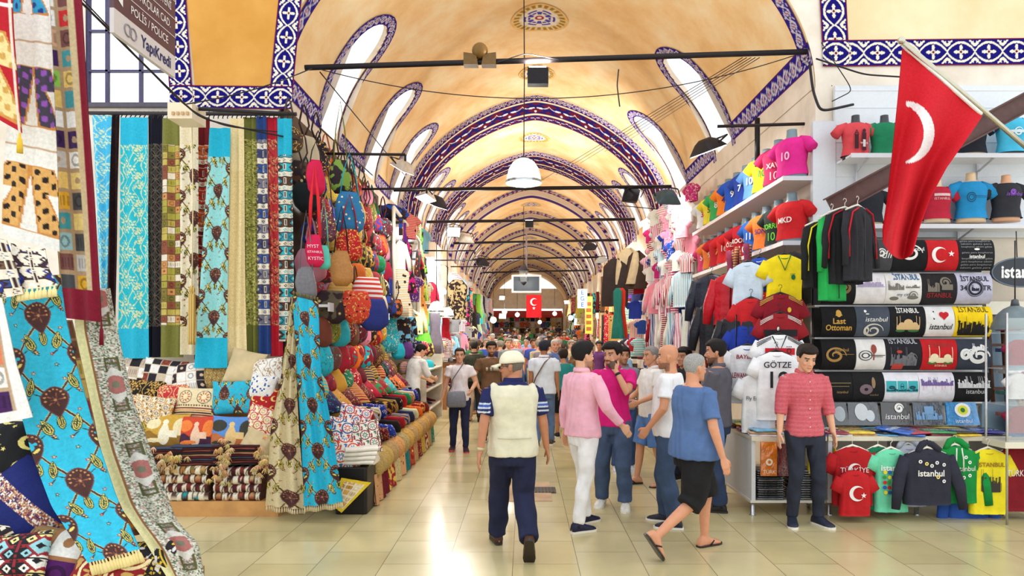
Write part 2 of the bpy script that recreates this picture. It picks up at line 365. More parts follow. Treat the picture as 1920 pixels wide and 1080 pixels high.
def p_frieze(u, v, w, navy=(28,24,112), cream=(240,228,205), red=(120,25,45)):
    """u along the strip (m), v in -.5..+.5 across"""
    p = Paint(u, v*w, navy); L = w*1.05; vv = v; x = (u/L) % 1
    h = .36*np.abs(np.sin(PI*x))**.75
    p.put(abs(abs(vv)-h) < .045, cream)
    for a, b in ((.17,0),(-.17,0),(0,.17),(0,-.17)): p.ell(L/2+a*w, b*w, w*(.1 if a else .06), w*(.1 if b else .06), cream, (L,0))
    p.ell(L/2, 0, w*.085, w*.085, cream, (L,0)); p.ell(L/2, 0, w*.05, w*.05, red, (L,0))
    for sg in (1,-1):
        p.drop(0, sg*w*.31, w*.14, w*.11, cream, (L,0), flip=-sg); p.ell(0, sg*w*.38, w*.05, w*.05, navy, (L,0)); p.ell(w*.16, sg*w*.4, w*.06, w*.035, cream, (L,0), rot=.5*sg); p.ell(-w*.16, sg*w*.4, w*.06, w*.035, cream, (L,0), rot=-.5*sg)
    p.put(abs(vv) > .455, red); return p.c
def p_arab(u, v, w, navy=(44,36,140), cream=(215,205,214), red=(120,35,60)):
    p = Paint(u, v*w, navy); L = w*1.5
    x = u/L*2*PI
    p.put(abs(v-.26*np.sin(x)) < .06, cream); p.put(abs(v+.26*np.sin(x)) < .06, cream); p.put(abs(v-.36*np.sin(2*x+1)) < .035, cream)
    p.ell(L/4, 0, w*.13, w*.13, cream, (L/2,0)); p.ell(L/4, 0, w*.06, w*.06, (190,60,70), (L/2,0))
    p.put(abs(v) > .45, red); return p.c
def p_tulipband(u, v, w, navy=(24,18,98), wh=(226,220,228), red=(98,16,34)):
    p = Paint(u, v*w, navy); L = w*1.05
    p.dia(L/2, w*.25, L*.3, w*.22, red, (L,0)); p.dia(0, -w*.22, L*.34, w*.2, red, (L,0)); p.dia(0, w*.36, L*.16, w*.12, red, (L,0)); p.dia(L/2, -w*.3, L*.14, w*.12, red, (L,0))
    x = np.abs((u/L)%1-.5); y = .30*np.exp(-x/.10)-.06+.10*(x*2)**2
    p.put((abs(v-y) < .028+.05*np.exp(-((x-.33)/.08)**2)) & (x < .45), wh)
    p.drop(0, -w*.3, L*.05, w*.1, wh, (L,0)); p.put(abs(v) > .47, red); return p.c
# ------------------------------------------------------------------ setting materials
def wall_mat(name, c1, c2, s=1.5, rough=.85, stain=None):
    m, nt, b = newmat(name); L = nt.links.new
    tc = nt.nodes.new('ShaderNodeTexCoord'); nz = nt.nodes.new('ShaderNodeTexNoise'); nz.inputs['Scale'].default_value = s; nz.inputs['Detail'].default_value = 8; nz.inputs['Roughness'].default_value = .62
    L(tc.outputs['Object'], nz.inputs['Vector']); cr = nt.nodes.new('ShaderNodeValToRGB'); e = cr.color_ramp.elements
    e[0].position = .35; e[0].color = lc(c1); e[1].position = .65; e[1].color = lc(c2)
    if stain: q = e.new(.5); q.color = lc(stain)
    L(nz.outputs[0], cr.inputs[0]); L(cr.outputs[0], b.inputs['Base Color']); b.inputs['Roughness'].default_value = rough; b.inputs['Specular IOR Level'].default_value = .2
    bp = nt.nodes.new('ShaderNodeBump'); bp.inputs['Strength'].default_value = .15; L(nz.outputs[0], bp.inputs['Height']); L(bp.outputs[0], b.inputs['Normal']); return m
M_VAULT = wall_mat('ochre_vault_plaster', (238,194,134), (252,232,192), 1.1, stain=(247,213,160))
M_OCHRE = wall_mat('ochre_panel_plaster', (206,146,66), (222,164,84), 1.4)
M_SAND = wall_mat('sand_panel_plaster', (226,206,160), (240,222,182), 1.4)
M_PLASTER = wall_mat('cream_wall_plaster', (222,208,190), (242,232,218), 1.8)
M_GREYPL = wall_mat('grey_soffit_plaster', (185,168,150), (214,196,178), 2)
def floor_mat():
    m, nt, b = newmat('polished_floor_tiles'); L = nt.links.new
    tc = nt.nodes.new('ShaderNodeTexCoord'); mp = nt.nodes.new('ShaderNodeMapping'); L(tc.outputs['Object'], mp.inputs[0]); mp.inputs['Location'].default_value = (.18,.1,0); mp.inputs['Rotation'].default_value = (0,0,PI/2)
    br = nt.nodes.new('ShaderNodeTexBrick'); L(mp.outputs[0], br.inputs['Vector']); br.offset = .5; br.inputs['Scale'].default_value = 1; br.inputs['Brick Width'].default_value = .62; br.inputs['Row Height'].default_value = .52
    br.inputs['Mortar Size'].default_value = .003; br.inputs['Mortar Smooth'].default_value = .2; br.inputs['Color1'].default_value = lc((196,182,134)); br.inputs['Color2'].default_value = lc((210,197,152)); br.inputs['Mortar'].default_value = lc((120,104,78))
    nz = nt.nodes.new('ShaderNodeTexNoise'); nz.inputs['Scale'].default_value = 1.3; nz.inputs['Detail'].default_value = 6; L(tc.outputs['Object'], nz.inputs['Vector'])
    rp = nt.nodes.new('ShaderNodeMapRange'); rp.inputs[1].default_value=.3; rp.inputs[2].default_value=.7; rp.inputs[3].default_value = .86; rp.inputs[4].default_value = 1.06; L(nz.outputs[0], rp.inputs[0])
    L(mixmul(nt, br.outputs['Color'], rp.outputs[0]), b.inputs['Base Color']); b.inputs['Specular IOR Level'].default_value = .55
    r2 = nt.nodes.new('ShaderNodeMapRange'); r2.inputs[3].default_value = .1; r2.inputs[4].default_value = .3; L(nz.outputs[0], r2.inputs[0]); L(r2.outputs[0], b.inputs['Roughness']); return m
M_FLOOR = floor_mat()

# ------------------------------------------------------------------ floor (level, then a gentle climb far up the street)
def floor_z(Y): return 0 if Y < 22 else (Y-22)*.035
ys = [-3, 8, 16, 22, 30, 40, 50, 62]
mb = MB(); mb.grid(np.array([[[x, y, floor_z(y)] for x in (-8,-4,0,4,9)] for y in ys])[:, ::-1][::-1]*1.0)
fl = mb.build('floor', M_FLOOR, smooth=False); struct(fl)
mb = MB(); mb.box((-.42,7.55,.001),(.30,8.55,.006)); mb.build('trim_1', wall_mat('worn_stone_patch', (176,146,116), (196,168,138), 3), smooth=False)['kind'] = 'structure'
mb = MB(); mb.box((.02,7.95,.002),(.36,8.25,.009)); 
o = flat('floor_drain', mb, M_METAL, color=(75,70,62)); tag(o, 'dark square metal drain cover set in the middle of the tiled floor', 'drain cover')
mb = MB()
for i in range(8): mb.box((.035+i*.04,7.965,.0085),(.055+i*.04,8.235,.0125))
flat('grate_bar', mb, M_METAL, o, (50,46,42))

# ------------------------------------------------------------------ vault
CX = .25
def prof_xz(half=3.15, rise=2.75, z0=4.75, n=81):
    t = np.linspace(-1, 1, n*6); th = t*PI/2; x = np.sin(th)
    dy = 1-(1-np.abs(x)**1.5)**(1/1.95); X, Z = x*half, z0+rise*(1-dy)
    s = np.concatenate([[0], np.cumsum(np.hypot(np.diff(X), np.diff(Z)))]); q = np.linspace(0, s[-1], n)
    return np.interp(q, s, X)+CX, np.interp(q, s, Z), q
PX, PZ, PS = prof_xz(n=241)
def VS(Y, s, off=0.0):
    X = np.interp(s, PS, PX); Z = np.interp(s, PS, PZ); nx, nz = CX-X, 4.6-Z; l = np.hypot(nx, nz)+1e-6
    return np.stack([X+nx/l*off, Y+0*X, Z+nz/l*off], -1)
SL = PS[-1]
def s_at_z(z, side):
    i = np.argmin(abs(PZ[:120]-z)); return PS[i] if side < 0 else SL-PS[i]
Y0, Y1 = 8.0, 60.0
RIBS = [16.0, 20.8, 25.6, 30.4, 35.2, 40.0, 46.0, 52.0]
RD = 1.5
wins = []   # (Yc, half width, s bottom, s top, side)
sb, sb2 = s_at_z(4.78, -1), None
for yc in (10.1, 12.7, 15.05): wins.append((yc, .42, .04, s_at_z(6.42, -1), -1))
for yc in (11.6, 14.75): wins.append((yc, .46, .28, s_at_z(6.58, -1), 1))
for i, r in enumerate(RIBS[:-1]):
    a, b = r+RD, RIBS[i+1]; 
    for q in (.3, .74): 
        wins.append((a+(b-a)*q, .36, .25, s_at_z(6.3, -1), -1)); wins.append((a+(b-a)*(q+.02), .36, .25, s_at_z(6.3, -1), 1))
def win_outline(w, grow=0, n=14):
    yc, hw, s0, s1, side = w; hw += grow; s1 = s1+grow; s0 = s0-(grow if s0 > .1 else 0)
    a = np.linspace(0, PI, n); top = s1-hw*1.25
    pts = [(yc-hw, s0)]+[(yc-hw*math.cos(t), top+hw*1.25*math.sin(t)) for t in a]+[(yc+hw, s0)]
    pts = np.array(pts)
    if side > 0: pts[:,1] = SL-pts[:,1]
    return pts
def inside(w, Y, s):
    yc, hw, s0, s1, side = w; ss = s if side < 0 else SL-s; top = s1-hw*1.25
    return (abs(Y-yc) < hw) & (ss > s0) & ((ss < top) | (((Y-yc)/hw)**2+((ss-top)/(hw*1.25))**2 < 1))
def vault_seg(y0, y1, name, near=False, step=.07):
    ny = max(2, int((y1-y0)/step)); nsn = int(SL/(step*1.1))
    Y, S = np.meshgrid(np.linspace(y0, y1, ny+1), np.linspace(0, SL, nsn+1), indexing='ij')
    G = VS(Y, S); cY, cS = (Y[:-1,:-1]+Y[1:,1:])/2, (S[:-1,:-1]+S[1:,1:])/2
    skip = np.zeros(cY.shape, bool)
    for w in wins: skip |= inside(w, cY, cS)
    mb = MB(); mb.grid(G, skip=skip); o = mb.build(name, M_VAULT); struct(o); return o
vault_seg(Y0, RIBS[0]+.05, 'ceiling', step=.05)
for i, r in enumerate(RIBS): vault_seg(r-.02, (RIBS[i+1] if i+1 < len(RIBS) else Y1)+.05, 'ceiling', step=.09 if i < 3 else .14)
# the vault has an outer skin of masonry: window reveals
mb = MB()
for w in wins:
    pts = win_outline(w, .03); n = len(pts)
    inn = VS(pts[:,0], pts[:,1], -.0); out = VS(pts[:,0], pts[:,1], -.09); mb.grid(np.array([inn, out]))
o = mb.build('trim_2', M_PLASTER); struct(o)
def strip2d(path, w, fn, pat, du=.022, nv=12, off=.012):
    """ribbon of width w centred on a 2-D path, mapped by fn(a,b,off)->xyz, painted by pat(u,v)"""
    path = np.asarray(path, float); s = np.concatenate([[0], np.cumsum(np.linalg.norm(np.diff(path, axis=0), axis=1))])
    n = max(2, int(s[-1]/du)); q = np.linspace(0, s[-1], n); p = np.stack([np.interp(q, s, path[:,0]), np.interp(q, s, path[:,1])], 1)
    t = np.gradient(p, axis=0); 
    if n > 12:
        k = np.ones(5)/5; t = np.stack([np.convolve(np.pad(t[:,i], 2, 'edge'), k, 'valid') for i in (0,1)], 1)
    t /= np.linalg.norm(t, axis=1)[:,None]+1e-9; nn = np.stack([-t[:,1], t[:,0]], 1)
    v = np.linspace(-.5, .5, nv); G2 = p[:,None,:]+nn[:,None,:]*v[None,:,None]*w
    U, Vv = np.meshgrid(q, v, indexing='ij'); return fn(G2[...,0], G2[...,1], off), pat(U, Vv)
mb = MB()
for w in wins:
    far = w[0] > 26
    G, C = strip2d(win_outline(w, .09), .18, lambda a, b, o: VS(a, np.clip(b, .0, SL), o), lambda u, v: p_arab(u, v, .18), du=.014 if not far else .06, nv=14 if not far else 5); mb.grid(G, col=C)
mb.build('trim_3', M_PAINT)['kind'] = 'structure'
# long painted borders at the spring of the vault and the border of the near edge
mb = MB()
for y0, y1 in [(Y0, RIBS[0])]:
    for s0 in (.13, SL-.40):
        cuts = [y0]+sum([[w[0]-w[1]-.1, w[0]+w[1]+.1] for w in sorted(wins) if (w[4] < 0) == (s0 < 1) and w[0] < y1], [])+[y1]
        for a, b in zip(cuts[0::2], cuts[1::2]):
            if b-a > .05: G, C = strip2d([(a, s0), (b, s0)], .28, VS, lambda u, v: p_arab(u, v, .28), nv=14); mb.grid(G, col=C)
G, C = strip2d([(Y0+.16, .02), (Y0+.16, SL-.30)], .24, VS, lambda u, v: p_arab(u, v, .24), nv=14); mb.grid(G, col=C)
mbp = MB(); mbp.grid(VS(*np.meshgrid(np.linspace(Y0,RIBS[0],4), np.linspace(SL-.3, SL, 8), indexing='ij'), .01)); mbp.build('trim_13', M_PLASTER)['kind'] = 'structure'
mb.build('trim_4', M_PAINT)['kind'] = 'structure'
# transverse ribs: near face, soffit with its painted bands, far face
def arch_pts(k, n=121):
    x, z, s = prof_xz(3.15*k, 2.75*k+.0, 4.75, n); return x, z, s
for i, r in enumerate(RIBS):
    kin, kout = .955, 1.01
    x1, z1, s1 = arch_pts(kin); x2, z2, _ = arch_pts(kout); n = len(x1); s1 = s1
    near = i < 2; nf = 10 if near else 5
    x1, z1, s1 = arch_pts(kin, 481 if near else 121); x2, z2, _ = arch_pts(kout, 481 if near else 121)
    mb = MB()
    # front ring: narrow arabesque border
    f = np.linspace(0, 1, nf); G = np.stack([x1[:,None]+(x2-x1)[:,None]*f, np.full((len(x1), nf), r), z1[:,None]+(z2-z1)[:,None]*f], -1)
    U, Vv = np.meshgrid(s1, f-.5, indexing='ij'); mb.grid(G, col=p_arab(U, Vv, .16))
    # soffit: broad tulip band, plain fillet, narrow band
    nv = 40 if near else 14; Yv = np.linspace(r, r+RD, nv); G = np.stack([np.repeat(x1[:,None], nv, 1), np.repeat(Yv[None], len(x1), 0), np.repeat(z1[:,None], nv, 1)], -1)
    U, T = np.meshgrid(s1-s1[-1]/2, (Yv-r)/RD, indexing='ij')
    C = np.tile(lin((226,205,170)), U.shape+(1,)); a = (T > .06)&(T < .6); 
    if i in (0, 1): C[a] = p_tulipband(U, -((T-.33)/.54), .62)[a]
    else: C[a] = lin((196,176,158))
    b = (T > .68)&(T < .95); C[b] = p_tulipband(U, -((T-.815)/.27), .31)[b] if i < 2 else lin((58,34,112))
    mb.grid(G, col=C)
    G = np.stack([x1[:,None]+(x2-x1)[:,None]*f, np.full((len(x1), nf), r+RD), z1[:,None]+(z2-z1)[:,None]*f], -1); mb.grid(G, col=np.tile(lin((220,190,140)), (G.shape[0], nf, 1)))
    o = mb.build('trim_5', M_PAINT); struct(o)
    # pilasters carrying the rib
    mb = MB()
    for sx in (-1, 1):
        xa = CX+sx*3.15*kin; xb = CX+sx*3.2; mb.box((min(xa, xb), r, floor_z(r)), (max(xa, xb), r+RD, 4.76))
    o = mb.build('trim_6', M_PLASTER, smooth=False); struct(o)
# ceiling medallions
def medallion(Yc, R):
    rr = np.linspace(.01, R, 26 if Yc < 20 else 12); th = np.linspace(0, 2*PI, 120 if Yc < 20 else 48, endpoint=False); Rr, Th = np.meshgrid(rr, th, indexing='ij')
    s = SL/2+Rr*np.cos(Th)*1.0; G = VS(Yc+Rr*np.sin(Th), s, .012)
    q = Rr/R; C = np.tile(lin((238,190,120)), q.shape+(1,))
    C[q < 1*(.90+.08*np.cos(12*Th))] = lin((228,205,150)); C[(q > .72)&(q < .9)&(np.cos(24*Th) > .2)] = lin((170,130,50)); C[q < .66+.05*np.cos(12*Th)] = lin((235,225,215))
    C[(q < .64)&(np.cos(6*Th)*.2+q > .42)&(np.sin(q*40) > -.3)] = lin((62,58,165)); C[(q < .42)&(np.cos(6*Th+PI) > .1)] = lin((80,80,180)); C[(q < .24)] = lin((240,230,220)); C[(q < .17)] = lin((165,40,45)); C[q < .07] = lin((240,230,220))
    m = MB(); m.grid(G, cv=True, col=C); o = m.build('trim_7', M_PAINT); struct(o)
medallion(12.1, .52); medallion(14.6, .4)
for i, r in enumerate(RIBS[:5]): medallion(r+RD+1.8, .45)

# ------------------------------------------------------------------ cross facade at the mouth of the street
ZT = 8.6
mb = MB(); x, z = PX, PZ
mb.grid(np.stack([np.stack([x, np.full_like(x, Y0), z], -1), np.stack([x, np.full_like(x, Y0), np.full_like(x, ZT)], -1)]))
mb.build('wall_arch', M_PLASTER, smooth=False)['kind'] = 'structure'
xl, xr = CX-3.15, CX+3.15
WX0, WX1, WZ0, WZ1 = -5.15, -4.16, 4.55, 5.85     # arched window left
def plane(name, pts, m):
    mb = MB(); mb.add(pts, np.array([[0,1,2,3]])); o = mb.build(name, m, smooth=False); struct(o); return o
# left facade as a grid with a pointed window hole
gx = np.linspace(-8, xl, 130); gz = np.linspace(0, ZT, 216); Xg, Zg = np.meshgrid(gx, gz, indexing='ij')
def in_win(X, Z, g=0):
    xc, h = (WX0+WX1)/2, (WX1-WX0)/2+g; top = WZ1-.05; zz = np.clip(Z-top, 0, None)
    return (abs(X-xc) < h*(1-(zz/(.85+g))**1.6)) & (Z > WZ0-g) & (Z < top+.85+g)
cXg, cZg = (Xg[:-1,:-1]+Xg[1:,1:])/2, (Zg[:-1,:-1]+Zg[1:,1:])/2
mb = MB(); mb.grid(np.stack([Xg, np.full_like(Xg, Y0), Zg], -1), skip=in_win(cXg, cZg)); mb.build('wall_left', M_PLASTER, smooth=False)['kind'] = 'structure'
# window frame
mb = MB(); xc, h = (WX0+WX1)/2, (WX1-WX0)/2
zz = np.linspace(0, .85, 14); rt = [(xc+h*(1-(q/.85)**1.6), WZ1-.05+q) for q in zz]; outl = [(xc+h, WZ0)]+rt+[(2*xc-a, b) for a, b in rt[::-1]]+[(xc-h, WZ0), (xc+h, WZ0)]
mb.tube([(a, Y0+.05, b) for a, b in outl], .035, 6)
for fx in (.23, .63): xx = WX0+(WX1-WX0)*fx; mb.box((xx-.015, Y0+.02, WZ0), (xx+.015, Y0+.07, WZ1+.5))
for zz_ in (4.95, 5.42): mb.box((WX0, Y0+.02, zz_-.011), (WX1, Y0+.07, zz_+.011))
o = mb.build('window_1', M_METAL, color=(80,76,110), smooth=False); struct(o)
mb = MB(); mb.add([(WX0,Y0+.06,WZ0),(WX1,Y0+.06,WZ0),(WX1,Y0+.06,WZ1+.4),(WX0,Y0+.06,WZ1+.4)], np.array([[0,1,2,3]])); mb.build('window_pane', M_GLASS, o, smooth=False)
mb = MB(); mb.box((WX0-.1,Y0-.06,WZ0-.05),(WX1+.1,Y0+.1,WZ0)); struct(flat('trim_8', mb, M_METAL, color=(90,84,96)))
# ochre panel with its tilework frame (left), sand panel (right)
def XZ(Y): return lambda a, b, off: np.stack([a, np.full_like(a, Y-off), b], -1)
def pp(u, v, Y): q = P(u, v, Y); return (q[0], q[2])
mb = MB(); q = [pp(352,0,8), pp(366,165,8), pp(505,165,8), pp(522,0,8)]; q = [(q[0][0]-.12, q[0][1]+1.2)]+[q[1], q[2]]+[(q[3][0]+.13, q[3][1]+1.2)]
mb.add([(a, Y0-.008, b) for a, b in q], np.array([[0,1,2,3]])); struct(flat('trim_9', mb, M_OCHRE))
mb = MB(); FW = .27
path = [pp(318,-160,8), pp(341,182,8), pp(527,184,8), pp(560,-160,8)]
for a, b in zip(path[:-1], path[1:]):
    d = np.array(b)-np.array(a); l = np.hypot(*d); G, C = strip2d([a, b], FW, XZ(Y0), lambda u, v: p_frieze(u, v, FW), du=.0075, nv=42, off=.016); mb.grid(G, col=C)
for c in (path[1], path[2]):
    g = np.linspace(-FW/2, FW/2, 44); A, B = np.meshgrid(g, g, indexing='ij'); G = np.stack([c[0]+A, np.full_like(A, Y0-.02), c[1]+B], -1)
    mb.grid(G, col=p_frieze(A+FW*.525, B/FW, FW))
mb.build('trim_10', M_PAINT, smooth=False)['kind'] = 'structure'
# right facade
mb = MB(); mb.add([(xr,Y0,0),(9,Y0,0),(9,Y0,ZT),(xr,Y0,ZT)], np.array([[0,1,2,3]]))
flat('wall_right', mb, M_PLASTER)['kind'] = 'structure'
YF = Y0
mb = MB(); q = [pp(1585,60,YF), pp(1990,58,YF)]; mb.add([(q[0][0]-.1, YF-.008, q[0][1]-.1), (q[1][0]+1.5, YF-.008, q[0][1]-.1), (q[1][0]+1.5, YF-.008, ZT), (q[0][0]-.1, YF-.008, ZT)], np.array([[0,1,2,3]])); struct(flat('trim_11', mb, M_SAND))
mb = MB(); FW = .31; path = [pp(1553,-160,YF), pp(1566,101,YF), pp(2100,95,YF)]
for a, b in zip(path[:-1], path[1:]): G, C = strip2d([a, b], FW, XZ(YF), lambda u, v: p_frieze(u, v, FW), du=.0075, nv=44, off=.016); mb.grid(G, col=C)
c = path[1]; g = np.linspace(-FW/2, FW/2, 44); A, B = np.meshgrid(g, g, indexing='ij'); mb.grid(np.stack([c[0]+A, np.full_like(A, YF-.02), c[1]+B], -1), col=p_frieze(A+FW*.525, B/FW, FW))
mb.build('trim_12', M_PAINT, smooth=False)['kind'] = 'structure'

# ------------------------------------------------------------------ street side walls and end
def side_wall(x, name):
    mb = MB(); pts = []
    for y in [Y0]+ys[2:]: pts.append([(x, y, 0), (x, y, 4.78)])
    mb.grid(np.array(pts)); o = mb.build(name, M_PLASTER, smooth=False); struct(o)
side_wall(xl, 'wall_left_street'); side_wall(xr, 'wall_right_street')
mb = MB(); mb.add([(-6,Y1,0),(6,Y1,0),(6,Y1,6.2),(-6,Y1,6.2)], np.array([[0,1,2,3]])); flat('wall_end', mb, M_PLASTER)['kind'] = 'structure'
# ------------------------------------------------------------------ people
def remesh(mb, voxel, smooth=2, disp=None):
    me = mb.mesh('tmp', True); ob = bpy.data.objects.new('tmp', me); COL.objects.link(ob)
    r = ob.modifiers.new('r', 'REMESH'); r.mode = 'VOXEL'; r.voxel_size = voxel
    if smooth: s = ob.modifiers.new('s', 'SMOOTH'); s.iterations = smooth; s.factor = .5
    dg = bpy.context.evaluated_depsgraph_get(); ev = ob.evaluated_get(dg); m2 = ev.to_mesh()
    V = np.zeros(len(m2.vertices)*3); m2.vertices.foreach_get('co', V); N = np.zeros(len(V)); m2.vertices.foreach_get('normal', N)
    cnt = np.zeros(len(m2.polygons), int); m2.polygons.foreach_get('loop_total', cnt); L = np.zeros(len(m2.loops), int); m2.loops.foreach_get('vertex_index', L)
    ev.to_mesh_clear(); bpy.data.objects.remove(ob); bpy.data.meshes.remove(me)
    V = V.reshape(-1,3); N = N.reshape(-1,3); st = np.cumsum(cnt)-cnt
    F = [L[st[cnt == k][:,None]+np.arange(k)] for k in (3,4) if (cnt == k).any()]
    return V, F, N
def ik(a, b, l1, l2, hint):
    a, b, hint = map(lambda q: np.array(q, float), (a, b, hint)); d = b-a; L = np.linalg.norm(d); m = l1+l2-.002
    if L > m: b = a+d/L*m; d = b-a; L = m
    x = (l1*l1-l2*l2+L*L)/(2*L); h = math.sqrt(max(l1*l1-x*x, 0)); n = d/L; q = hint-n*np.dot(hint, n); q /= np.linalg.norm(q)+1e-9
    return a+n*x+q*h, b
HZ = np.array([0,.006,.02,.045,.07,.095,.12,.15,.18,.205,.222,.232,.236]); HW = np.array([.012,.028,.042,.054,.063,.069,.072,.075,.074,.066,.05,.03,.006])
HF = np.array([.082,.086,.089,.088,.087,.086,.085,.089,.086,.072,.05,.028,.004]); HB = np.array([-.05,-.03,.005,.045,.07,.085,.094,.098,.095,.082,.06,.036,.006])
def head_ring(z, g=0.0):
    w = np.interp(z, HZ, HW)+g; f = np.interp(z, HZ, HF)+g; b = np.interp(z, HZ, HB)+g; return w, f, b
class Fig:
    """standing figure, local frame: faces -Y, left hand side at +X, feet on z=0, height 1.75 before scaling"""
    def __init__(s, name, x, Y, face, label, h=1.75, z=0, belly=0, wide=1.0, lean=0, voxel=.0065, skin=(205,150,118), hair=(38,28,24), cat='person', group=None, female=False):
        s.k = h/1.75; s.e = empty(name, (x, Y, z), face, label, cat, group); s.e.scale = (s.k,)*3
        s.belly, s.wide, s.lean, s.vox, s.skin, s.hair, s.fem = belly, wide, lean, voxel, skin, hair, female
        s.body = MB(); s.cols = []; s.extra = MB(); s.twist = 0; s.headrot = (0,0,0)
    def sp(s, z): # spine offset (lean forward = -Y)
        t = max(0, z-.92); return np.array([0, -s.lean*t*t*.6-s.lean*t*.35, 0])
    def pose(s, lw, rw, la, ra, lh=(0,1,.2), rh=(0,1,.2), head=(0,0,0), lk=(0,-1,0), rk=(0,-1,0), shy=0, drop=0, ltoe=0, rtoe=0, hipx=0):
        """wrists, ankles (x,y,z), elbow hints, knee hints; head = (turn, nod, tilt)"""
        s.drop = drop; s.headrot = head; s.shy = shy; c, n = math.cos(shy), math.sin(shy); w = .185*s.wide
        def sh(x): return np.array([x*c, x*n, 1.42-drop])+s.sp(1.42)
        s.ls, s.rs = sh(w), sh(-w); s.lhip, s.rhip = np.array([.092+hipx,0,.92-drop]), np.array([-.092+hipx,0,.92-drop])
        s.le, s.lw = ik(s.ls, lw, .285, .255, lh); s.re, s.rw = ik(s.rs, rw, .285, .255, rh)
        s.lk, s.la = ik(s.lhip, la, .43, .42, lk); s.rk, s.ra = ik(s.rhip, ra, .43, .42, rk); s.lt, s.rt = ltoe, rtoe; s.hipx = hipx; return s
    def torso(s, g=0, z0=.80, z1=1.5, low=None):
        B = s.belly; f = s.fem
        R = [(.78,.150,.105,0,0),(.86,.168,.118,0,.2),(.94,.165 if not f else .172,.115,0,.6),(1.02,.152,.108,0,.95),(1.10,.145 if not f else .128,.103,0,1),(1.20,.155 if not f else .135,.108,0,.8),(1.30,.172 if not f else .15,.118 if not f else .125,-.004,.35),(1.37,.178 if not f else .155,.112,0,.1),(1.425,.166 if not f else .14,.092,.005,0),(1.457,.118,.076,.01,0),(1.49,.066,.060,.01,0)]
        secs = []; c, n = math.cos(s.shy), math.sin(s.shy)
        for z, rx, ry, oy, b in R:
            if z < z0-1e-6 or z > z1+1e-6: continue
            tw = s.shy*max(0, min(1, (z-.95)/.4)); c, n = math.cos(tw), math.sin(tw)
            rx = rx*(1+(s.wide-1)*.9)+B*b*.35+g; ry2 = ry*(1+(s.wide-1)*.6)+B*b*.5+g
            o = np.array([s.hipx*(1 if z < 1 else max(0, 1-(z-1)/.3)), oy-B*b*.5, z-s.drop])+s.sp(z); secs.append((o, np.array([rx*c, rx*n, 0]), np.array([-ry2*n, ry2*c, 0])))
        return secs
    def hand(s, w, e, side, grip=.5, palm_in=None):
        d = w-e; d /= np.linalg.norm(d); n = np.array(palm_in if palm_in is not None else (-side*1.0, 0, 0), float); n -= d*np.dot(n, d); n /= np.linalg.norm(n)+1e-9
        t = np.cross(d, n); fwd = t if t[1] < 0 else -t           # thumb side, forward when hanging
        if palm_in is not None and abs(np.dot(palm_in, (0,0,1))) > .7: fwd = t*side
        s.body.loft([(w+d*q-n*.004, fwd*a, n*b) for q, a, b in ((-.01,.024,.019),(.02,.032,.017),(.05,.040,.015),(.085,.041,.013),(.098,.034,.010))], 12)
        for i, (off, L) in enumerate(((.030,.072),(.010,.080),(-.011,.074),(-.031,.058))):
            b0 = w+d*.078+fwd*off*.92; p = [b0]; dd = d.copy(); ang = grip*.55
            for j in range(3):
                L3 = L*(.45,.32,.23)[j]; p.append(p[-1]+dd*L3); a = ang*(1.0+.25*i*.3); dd = dd*math.cos(a)+n*math.sin(a)
            s.body.tube(p, [.0088,.0083,.0076,.0062], 8)
        b0 = w+d*.028+fwd*.024; p = [b0, b0+fwd*.026+d*.024+n*.004, b0+fwd*.034+d*.052+n*.014, b0+fwd*.032+d*.074+n*.022]
        s.body.tube(p, [.013,.0115,.010,.0075], 8)
    def arm(s, a, e, w, g=0, t0=0, t1=1, cap=True, col=None, mb=None, radii=(.052,.047,.040,.042,.036,.026)):
        mb = mb or s.body; r = np.array(radii); ts = np.array([0,.25,.5,.56,.72,1.0]); tt = np.linspace(t0, t1, max(3, int(10*(t1-t0))+2)); pts = []
        for t in tt: pts.append(a+(e-a)*(t/.53) if t < .53 else e+(w-e)*((t-.53)/.47))
        mb.tube(pts, np.interp(tt, ts, r)+g, 12, col)
    def leg(s, h, k, a, g=0, t0=0, t1=1, mb=None, radii=(.088,.074,.056,.054,.050,.034)):
        mb = mb or s.body; ts = np.array([0,.25,.46,.54,.68,1.0]); tt = np.linspace(t0, t1, max(3, int(10*(t1-t0))+2))
        pts = [h+(k-h)*(t/.5) if t < .5 else k+(a-k)*((t-.5)/.5)+np.array([0,.012,0])*math.sin(PI*(t-.5)/.5) for t in tt]
        mb.tube(pts, np.interp(tt, ts, r_ := np.array(radii))+(g if not hasattr(g, '__len__') else np.interp(tt, [0,1], g)), 14)
    def foot_frame(s, k, a, toe, yaw=0):
        f = np.array([math.sin(yaw), -math.cos(yaw), 0.0]); c, n = math.cos(toe), math.sin(toe); fw = f*c+np.array([0,0,-n]); up = np.array([0,0,c])+f*n; return fw, up
    def foot(s, k, a, toe, yaw, g=0, mb=None, sole=None):
        fw, up = s.foot_frame(k, a, toe, yaw); sd = np.cross(fw, up); mb = mb or s.body; secs = []
        for q, w, hgt in ((-.075,.02,.022),(-.062,.032,.040),(-.02,.036,.052),(.03,.038,.044),(.08,.044,.030),(.13,.046,.022),(.165,.036,.016),(.182,.018,.010)):
            secs.append((a-up*(.078-hgt-0)+fw*q-up*g*0, sd*(w+g), up*(hgt+g*.7)))
        mb.loft(secs, 12, p=2.4)
